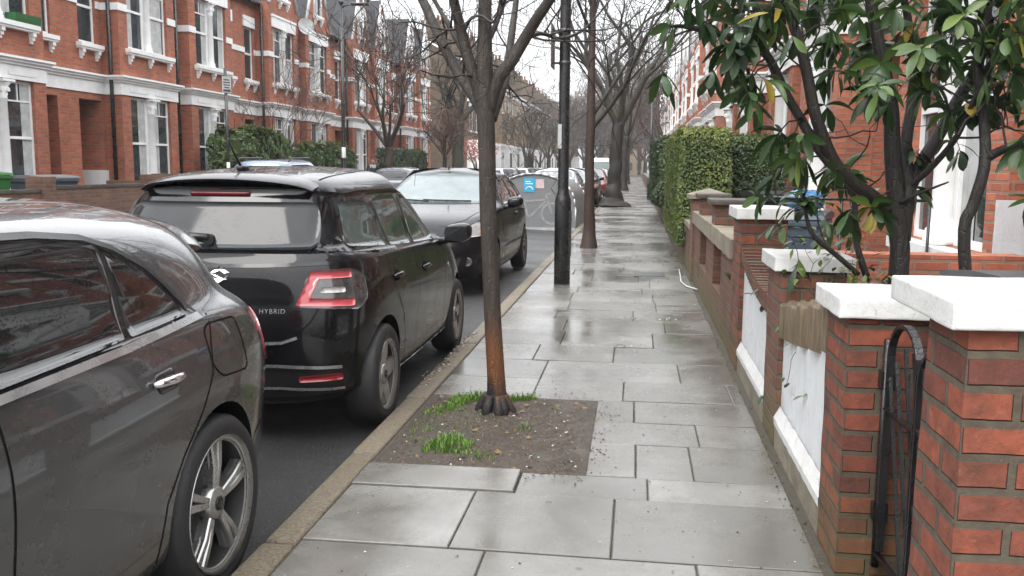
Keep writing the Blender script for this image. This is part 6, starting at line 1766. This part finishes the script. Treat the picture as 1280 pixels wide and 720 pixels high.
# tail lamps round the corners
def tail(sg):
    def yv(pl_): return [(u,v) for u,v in pl_]
    out = rnd_poly([(-.395,.88),(-.06,.875),(-.02,.93),(-.045,1.03),(-.10,1.055),(-.33,1.045)],.025) if 0 else None
for sg in (1,-1):
    # frame 'corner': u grows forwards along the side
    uc = (lambda u: u)
    c0 = SWC = -(SW['ro'])*0.7071+ (SW['W']/2)*0.7071     # about the rear corner
    L0 = [(c0-.215,.775),(c0+.14,.745),(c0+.215,.80),(c0+.20,.925),(c0+.12,.965),(c0-.12,.965)]
    mb = MB(); P.patch(rnd_poly(L0,.03),'corner',.006,sg,.03,mb,0,.01); lp = mb.build('tail_lamp', M['lens_smoke'], t, recalc=False)
    band = [(c0-.205,.782),(c0+.10,.768),(c0+.105,.806),(c0-.14,.820),(c0-.085,.918),(c0+.10,.918),(c0+.10,.952),(c0-.118,.955)]
    mb = MB(); P.patch(rnd_poly(band,.008,2),'corner',.011,sg,.03,mb,0,.004); mb.build('light_band', M['lens_pink'], lp, recalc=False)
    mb = MB(); P.patch(rnd_poly([(c0-.09,.845),(c0+.05,.842),(c0+.05,.872),(c0-.075,.875)],.012),'corner',.010,sg,.03,mb,0,.004); mb.build('reversing_lens', M['lens_clear'], lp, recalc=False)
    mb = MB(); P.patch(rnd_poly([(sg*.50,.372),(sg*.70,.372),(sg*.70,.408),(sg*.50,.402)],.008),'rear',.008,1,.03,mb); mb.build('rear_reflector', M['lens_red'], t, recalc=False)
mb = MB(); P.patch(rnd_poly([(-.74,.24),(.74,.24),(.77,.38),(.70,.45),(.40,.47),(-.40,.47),(-.70,.45),(-.77,.38)],.04),'rear',.004,1,.06,mb); vl = mb.build('lower_bumper', M['trim_black'], t, recalc=False)
for z,w_ in ((.465,.009),(.342,.008)):
    mb = MB(); P.line([(-.70,z-.02),(-.4,z),(0,z),(.4,z),(.70,z-.02)],'rear',w_,.012,1,.05,mb); mb.build('bumper_strip', M['silver_trim'], vl, recalc=False)
# side seams, handles, sill, mirrors, wheels
seams(t, P, [[(.80,1.0),(.80,.8),(.76,.5),(.72,.27)],[(.10,1.02),(.14,.90),(.24,.75),(.38,.6),(.44,.45),(.45,.27)],[(1.66,.95),(1.68,.8),(1.68,.55),(1.66,.27)],[(.45,.265),(1.66,.265)],])
for sg in (1,-1):
    mb = MB(); P.line([(-.24,1.345),(-.33,1.22),(-.46,1.05)],'side',.0032,.005,sg,.03,mb); mb.build('panel_gap', M['seam'], t, recalc=False)
seams(t, P, [[(2.0,.70),(1.6,.70),(1.0,.715),(.3,.74),(-.2,.78)]] if 0 else [[(1.70,.86),(1.72,.93)]])
for sg in (1,-1):
    handle(t, P, sg, .26, .86); handle(t, P, sg, 1.02, .835); mirror_part(t, P, SW, sg, 1.62, .965, M['paint_black'])
    mb = MB(); P.patch(rnd_poly([(.37,.205),(1.86,.205),(1.86,.258),(.37,.258)],.01),'side',.006,sg,.08,mb); mb.build('sill_trim', M['silver_trim'], t, recalc=False)
    p, n = P.at(1.82,.76,'side',sg); mb = MB(); mb.lathe([(.0,0),(.018,0),(.014,.006),(.0,.008)],14,0,'y',(0,0,0),close=True); mb.build('side_repeater', M['lens_clear'], t, tuple(p), (0,0,0 if sg > 0 else math.pi))
    for x in (0.,SW['wb']): wheel(t, x, SW['W']/2-.005, sg, SW, {'kind':'blade','rot':.5})
# windscreen + headlights for completeness
mb = MB(); P.patch(rnd_poly([(-.60,1.0),(.60,1.0),(.52,1.38),(-.52,1.38)],.05),'front',.004,1,.06,mb); mb.build('windscreen', M['glass_front'], t, recalc=False)
for sg in (1,-1):
    mb = MB(); P.patch(rnd_poly([(sg*.46,.66),(sg*.78,.70),(sg*.76,.80),(sg*.50,.76)],.02),'front',.005,1,.04,mb); mb.build('headlamp', M['lens_clear'], t, recalc=False)
# roof ribs
for y in (.40,-.40):
    mb = MB(); P.line([(-.12,y*1.2),(.5,y*1.22),(1.1,y*1.15)],'top',.006,.001,1,.06,mb); mb.build('roof_seam', M['seam'], t, recalc=False)
t.location = (-2.26, 5.07, -0.085)
t.rotation_euler = (0,0,R(90.6))

# ---------- grey hatchback, nearest, nose towards the camera's back
AC = dict(W=1.78, wb=2.70, ro=0.82, fo=0.80, H=1.415, belt_r=1.00, belt_f=0.95, hood_f=0.74, hood_c=0.97, cowl=2.45, apil=2.05, top=.755, wtop=1.55, wtop_s=1.25, g0=-.66, g1=-.55, tyre=.318, arch=.350, rim=.240, bw=.885, ztr=1.25, zb=.19, z5r=.80, d5=.0, d6=.055, d7=.15, rt=1.15)
t, P = base_car('parked_car', 'graphite grey hatchback nearest the camera, cropped by the left edge', AC, M['paint_grey'], 4)
sidepoly = rnd_poly([(.02,1.0),(.045,1.035),(.10,1.098),(.18,1.172),(.30,1.243),(.415,1.281),(.62,1.303),(.85,1.310),(1.2,1.30),(1.50,1.23),(1.75,1.12),(1.98,.985),(1.9,.955),(1.05,.968),(.5,.982)],.02)
w_r = rnd_poly([(.465,.995),(1.04,.980),(1.02,1.292),(.62,1.288),(.42,1.265),(.385,1.25)],.02)
w_q = rnd_poly([(.06,1.008),(.435,.996),(.355,1.243),(.30,1.228),(.19,1.160),(.115,1.09)],.012)
w_f = rnd_poly([(1.10,.980),(1.88,.975),(1.72,1.10),(1.48,1.21),(1.2,1.285),(1.08,1.294)],.03)
side_glass(t, P, [w_r, w_q, w_f], sidepoly, M['glass_dark'], step=0.04)
for sg in (1,-1):      # bright line under the windows
    mb = MB(); P.line([(.0,.994),(.5,.972),(1.05,.960),(1.90,.945)],'side',.010,.010,sg,.05,mb); mb.build('waist_trim', M['silver_trim'], t, recalc=False)
    mb = MB(); P.line([(.0,1.0),(.03,1.04),(.088,1.106),(.17,1.182),(.295,1.254),(.413,1.293),(.62,1.315),(.85,1.322),(1.2,1.312),(1.5,1.243)],'side',.009,.006,sg,.04,mb); mb.build('window_rubber', M['trim_black'], t, recalc=False)
seams(t, P, [[(1.065,.96),(1.07,.8),(1.09,.55),(1.09,.28)],[(-.06,.995),(.0,.90),(.04,.80),(.13,.70),(.27,.58),(.37,.46),(.42,.28)],[(1.98,.95),(2.02,.75),(2.02,.5),(1.98,.28)],[(-.44,.50),(-.36,.47),(-.33,.43)]])
for sg in (1,-1):
    handle(t, P, sg, .34, .845, True); handle(t, P, sg, 1.28, .83, True); mirror_part(t, P, AC, sg, 1.95, .97, M['paint_grey'])
    # shoulder and lower swage lines pressed into the doors
    for x in (0.,AC['wb']): wheel(t, x, AC['W']/2-.01, sg, AC, {'kind':'twin','rot':.35}, plain('machined alloy',(0.44,0.44,0.43),0.3,metal=0.85,var=0.25))
# fuel flap on the visible rear wing
mb = MB(); c = rnd_poly([(-.265,.755),(-.03,.775),(.03,.83),(.025,.945),(-.02,.965),(-.25,.955)],.035); P.line(c+[c[0]],'side',.0035,.0016,1,.02,mb); mb.build('fuel_flap_gap', M['seam'], t, recalc=False)
# rear lamps
for sg in (1,-1):
    c0 = -AC['ro']*.7071+AC['W']/2*.7071
    mb = MB(); P.patch(rnd_poly([(c0-.26,.72),(c0+.09,.71),(c0+.15,.77),(c0+.14,.87),(c0+.06,.935),(c0-.22,.91)],.04),'corner',.006,sg,.03,mb,0,.01); mb.build('tail_lamp', M['lens_red'], t, recalc=False)
mb = MB(); P.patch(rnd_poly([(-.56,1.01),(.56,1.01),(.50,1.20),(-.50,1.20)],.06),'rear',.004,1,.05,mb); mb.build('rear_screen', M['glass_rear'], t, recalc=False)
spoiler(t, P, M['paint_grey'], .56, -.42, -.68, .045, .022)
mb = MB(); P.patch(rnd_poly([(-.62,1.0),(.62,1.0),(.50,1.33),(-.50,1.33)],.05),'front',.004,1,.06,mb); mb.build('windscreen', M['glass_front'], t, recalc=False)
t.location = (-2.305, 2.93, -0.085); t.rotation_euler = (0,0,R(-90))

# ---------- black hatchback facing the camera
FO = dict(W=1.84, wb=2.64, ro=0.80, fo=0.88, H=1.50, belt_r=1.04, belt_f=0.96, hood_f=0.80, hood_c=1.02, cowl=2.36, apil=1.92, top=.70, wtop=1.42, wtop_s=1.10, g0=-.66, g1=-.38, tyre=.315, arch=.35, rim=.20, bw=.88, ztr=1.36, zb=.20)
def focus(label, paint_mat, group=None, level=3, name='parked_car', far=False):
    t, P = base_car(name, label, FO, paint_mat, level, group=group)
    sp = rnd_poly([(-.46,1.06),(0.0,1.035),(.9,1.005),(1.78,1.0),(1.50,1.17),(1.15,1.34),(.8,1.385),(.2,1.40),(-.2,1.36),(-.38,1.22)],.04)
    a = rnd_poly([(-.36,1.075),(.0,1.06),(.10,1.36),(-.15,1.34),(-.30,1.22)],.03); b_ = rnd_poly([(.05,1.06),(.70,1.03),(.68,1.36),(.2,1.365)],.03); c = rnd_poly([(.77,1.03),(1.66,1.02),(1.42,1.17),(1.08,1.325),(.75,1.355)],.03)
    side_glass(t, P, [a,b_,c], sp, M['glass_dark'], step=0.06)
    mb = MB(); P.patch(rnd_poly([(-.66,1.055),(-.3,1.045),(.3,1.045),(.66,1.055),(.60,1.20),(.50,1.395),(.25,1.415),(-.25,1.415),(-.50,1.395),(-.60,1.20)],.05),'front',.004,1,.05,mb); ws = mb.build('windscreen', M['glass_front'], t, recalc=False)
    for y0,y1 in ((.50,-.10),(-.02,-.58)):
        mb = MB(); q = [P.at(y0+(y1-y0)*k/5, 1.068+.012*k/5*(1 if y0 > 0 else 1.4), 'front') for k in range(6)]; mb.tube([p+n*.015 for p,n in q], .010, 5); mb.build('wiper', M['trim_black'], ws)
    mb = MB(); p,n = P.at(0.,1.37,'front'); mb.bbox(p.x-.06,p.x+.02,-.09,.09,p.z-.05,p.z+.0,.01); mb.build('interior_mirror', M['trim_black'], ws)
    for sg in (1,-1):
        mb = MB(); P.patch(rnd_poly([(sg*.52,.69),(sg*.80,.71),(sg*.885,.80),(sg*.86,.88),(sg*.76,.875),(sg*.60,.79)],.025),'front',.006,1,.03,mb); hl = mb.build('headlamp', M['lens_clear'], t, recalc=False)
        mb = MB(); P.patch(rnd_poly([(sg*.78,.73),(sg*.86,.78),(sg*.85,.83),(sg*.79,.80)],.012),'front',.010,1,.03,mb); mb.build('indicator', M['lens_amber'], hl, recalc=False)
        p,n = P.at(sg*.68,.42,'front'); mb = MB(); mb.lathe([(.0,0),(.055,0),(.05,.012),(.04,.006),(.0,.012)],20,0,'x',(0,0,0),close=True); mb.build('fog_lamp', M['lens_smoke'], t, tuple(p))
        handle(t, P, sg, .12, .90); handle(t, P, sg, .92, .88); mirror_part(t, P, FO, sg, 1.66, 1.0, paint_mat)
        for x in (0.,FO['wb']): wheel(t, x, FO['W']/2-.005, sg, FO, {'kind':'split','rot':.2})
        mb = MB(); P.line([(-.3,.52),(.8,.50),(1.9,.50)],'side',.012,.006,sg,.08,mb); mb.build('side_moulding', M['trim_black'], t, recalc=False)
    mb = MB(); P.patch(rnd_poly([(-.50,.60),(.50,.60),(.46,.70),(-.46,.70)],.02),'front',.004,1,.05,mb); mb.build('upper_grille', M['trim_black'], t, recalc=False)
    mb = MB(); P.patch(rnd_poly([(-.55,.28),(.55,.28),(.62,.50),(-.62,.50)],.04),'front',.004,1,.05,mb); mb.build('lower_grille', M['trim_black'], t, recalc=False)
    mb = MB(); P.patch([(-.26,.50),(.26,.50),(.26,.61),(-.26,.61)],'front',.014,1,.05,mb); mb.build('number_plate', M['plate_white'], t, recalc=False)
    seams(t, P, [[(.72,1.02),(.73,.8),(.70,.5),(.68,.28)],[(.0,1.03),(.06,.90),(.20,.75),(.40,.6),(.46,.28)],[(1.80,.99),(1.84,.75),(1.82,.5),(1.80,.28)]])
    seams(t, P, [[(1.95,.72),(2.5,.74),(3.1,.62),(3.30,.45)],[(1.95,-.72),(2.5,-.74),(3.1,-.62),(3.30,-.45)]], 'top', (1,), .004)
    mb = MB(); P.patch(rnd_poly([(-.60,1.07),(.60,1.07),(.50,1.33),(-.50,1.33)],.05),'rear',.004,1,.06,mb); mb.build('rear_screen', M['glass_rear'], t, recalc=False)
    for sg in (1,-1):
        mb = MB(); P.patch(rnd_poly([(sg*.62,.80),(sg*.85,.80),(sg*.82,1.05),(sg*.66,1.05)],.03),'rear',.006,1,.04,mb); mb.build('tail_lamp', M['lens_red'], t, recalc=False)
    mb = MB(); mb.tube([(1.30,0.02,1.47),(1.22,0.02,1.56),(1.10,0.02,1.68)],[.010,.005,.003],6); mb.build('aerial', M['trim_black'], t)
    return t, P
t, P = focus('black hatchback facing the camera with misted windscreen, behind the bare tree trunk', M['paint_black2'])
F0 = t
t.location = (-2.56, 13.55, -0.08); t.rotation_euler = (0,0,R(-90.5))
# the rest of the rows
GN = 'cars parked in line beyond the cycle hangar'; GFc = 'cars parked along the far kerb'
def recolour(root, mat_old, mat_new):
    for ch in kids(root):
        stack = [ch]
        while stack:
            o = stack.pop(); stack += kids(o)
            if o.data and any(m == mat_old for m in o.data.materials):
                o.data = o.data.copy()
                for i,m in enumerate(o.data.materials):
                    if m == mat_old: o.data.materials[i] = mat_new
def variant(mat, label, loc, rz, group):
    r = dup(F0, loc, rz, label, group); bpy.context.view_layer.update(); recolour(r, M['paint_black2'], mat); return r
variant(M['paint_silver'], 'silver car facing the camera right behind the cycle hangar', (-2.50,29.2,-0.08), R(-90), GN)
variant(M['paint_navy'], 'dark navy car facing the camera, next after the silver car', (-2.5,34.6,-0.08), R(-90), GN)
variant(M['paint_black2'], 'black car facing the camera between the navy and the red car', (-2.45,40.2,-0.08), R(-90), GN)
variant(M['paint_red'], 'dark red car facing the camera behind the big flared tree trunk', (-2.35,48.0,-0.08), R(-90), GN)
variant(M['paint_silver'], 'pale car facing the camera between the red car and the white van', (-2.35,55.5,-0.08), R(-90), GN)
# far side, tails to the camera
variant(M['paint_navy'], 'dark saloon roofed car on the far side with its rear window to the camera', (-8.25,30.6,-0.08), R(90), GFc)
for i,(y,mat,l) in enumerate([(52.,'paint_silver','silver car on the far side just right of the near tree trunk'),(57.5,'paint_navy','navy car on the far side behind the silver one'),(64.,'paint_silver','silver car on the far side beyond the navy one'),(71.,'paint_black2','black car parked on the far side in front of the end house'),(80.,'paint_silver','pale car on the far side before the pale terrace'),(88.,'paint_white','white car on the far side before the pale terrace')]):
    variant(M[mat], l, (-8.25,y,-0.08), R(90), GFc)
# blue estate: taller, own body
SU = dict(FO); SU.update(H=1.66, wb=2.68, ro=0.88, fo=0.85, belt_r=1.12, belt_f=1.04, hood_f=0.90, hood_c=1.10, g0=-.72, g1=-.52, ztr=1.53, top=.72, tyre=.335, arch=.37)
t, P = base_car('parked_car', 'steel blue tall estate car on the far side with roof rails, by the round bush', SU, M['paint_blue'], 3, group=GFc)
side_glass(t, P, [rnd_poly([(-.45,1.17),(.0,1.15),(.06,1.48),(-.30,1.46)],.03), rnd_poly([(.06,1.15),(.72,1.12),(.70,1.49),(.12,1.49)],.03), rnd_poly([(.78,1.12),(1.65,1.11),(1.35,1.30),(1.05,1.45),(.76,1.49)],.03)], rnd_poly([(-.52,1.14),(.9,1.09),(1.80,1.08),(1.40,1.33),(1.08,1.49),(.6,1.535),(-.3,1.52)],.04), M['glass_green'], step=.06)
mb = MB(); P.patch(rnd_poly([(-.62,1.16),(.62,1.16),(.54,1.50),(-.54,1.50)],.05),'rear',.004,1,.06,mb); mb.build('rear_screen', M['glass_dark'], t, recalc=False)
mb = MB(); P.patch(rnd_poly([(-.66,1.12),(.66,1.12),(.52,1.5),(-.52,1.5)],.05),'front',.004,1,.06,mb); mb.build('windscreen', M['glass_front'], t, recalc=False)
for sg in (1,-1):
    mb = MB(); P.patch(rnd_poly([(sg*.60,.85),(sg*.86,.85),(sg*.84,1.10),(sg*.64,1.10)],.03),'rear',.006,1,.04,mb); mb.build('tail_lamp', M['lens_red'], t, recalc=False)
    mb = MB(); mb.tube([(-.35,sg*.60,1.60),(-.2,sg*.60,1.67),(1.0,sg*.58,1.69),(1.15,sg*.58,1.63)],.018,7); mb.build('roof_rail', M['trim_black'], t)
    mirror_part(t, P, SU, sg, 1.7, 1.10, M['paint_blue'])
    for x in (0.,SU['wb']): wheel(t, x, SU['W']/2-.005, sg, SU, {'kind':'split','rot':.2})
t.location = (-8.2,19.6,-0.08); t.rotation_euler = (0,0,R(90))
# white panel van
VN = dict(FO); VN.update(W=1.98, wb=3.3, ro=1.0, fo=0.85, H=2.25, belt_r=1.2, belt_f=1.15, hood_f=1.0, hood_c=1.25, cowl=3.35, apil=3.05, wtop=2.50, wtop_s=2.30, g0=-.97, g1=-.90, ztr=2.10, top=.86, bw=.95, tyre=.34, arch=.38)
t, P = base_car('parked_van', 'white van facing the camera far down the row, left of the big flared tree', VN, M['paint_white'], 3, cat='van')
mb = MB(); P.patch(rnd_poly([(-.80,1.33),(.80,1.33),(.72,1.95),(-.72,1.95)],.06),'front',.004,1,.08,mb); mb.build('windscreen', M['glass_green'], t, recalc=False)
for sg in (1,-1):
    mb = MB(); P.patch(rnd_poly([(2.35,1.28),(3.05,1.28),(2.75,1.80),(2.35,1.85)],.04),'side',.004,sg,.08,mb); mb.build('side_window', M['glass_dark'], t, recalc=False)
    mb = MB(); P.patch(rnd_poly([(sg*.62,.85),(sg*.92,.88),(sg*.90,1.08),(sg*.70,1.02)],.03),'front',.006,1,.05,mb); mb.build('headlamp', M['lens_clear'], t, recalc=False)
    mirror_part(t, P, VN, sg, 2.95, 1.25, M['trim_black'])
    for x in (0.,VN['wb']): wheel(t, x, VN['W']/2-.01, sg, VN, {'kind':'split','rot':.2})
mb = MB(); P.patch(rnd_poly([(-.5,.70),(.5,.70),(.46,.88),(-.46,.88)],.03),'front',.005,1,.06,mb); mb.build('grille', M['trim_black'], t, recalc=False)
t.location = (-2.7,69.,-0.08); t.rotation_euler = (0,0,R(-90))
# ------------------------------------------------------------------ damp air
mb = MB(); mb.box(-302,302,-82,802,-1.2,36.5)
hz = mb.build('haze', [], None) if 0 else None
me = bpy.data.meshes.new('haze'); me.from_pydata(mb.v, [], mb.f); hz = bpy.data.objects.new('haze', me); C.objects.link(hz)
hm = bpy.data.materials.new('damp air'); hm.use_nodes = True; hn = hm.node_tree
hn.nodes.remove(hn.nodes['Principled BSDF'])
pv = hn.nodes.new('ShaderNodeVolumePrincipled'); pv.inputs['Color'].default_value = (0.93,0.95,0.97,1); pv.inputs['Density'].default_value = 0.0006
hn.links.new(pv.outputs[0], hn.nodes['Material Output'].inputs['Volume'])
me.materials.append(hm); hz['kind'] = 'stuff'
S.cycles.volume_bounces = 0
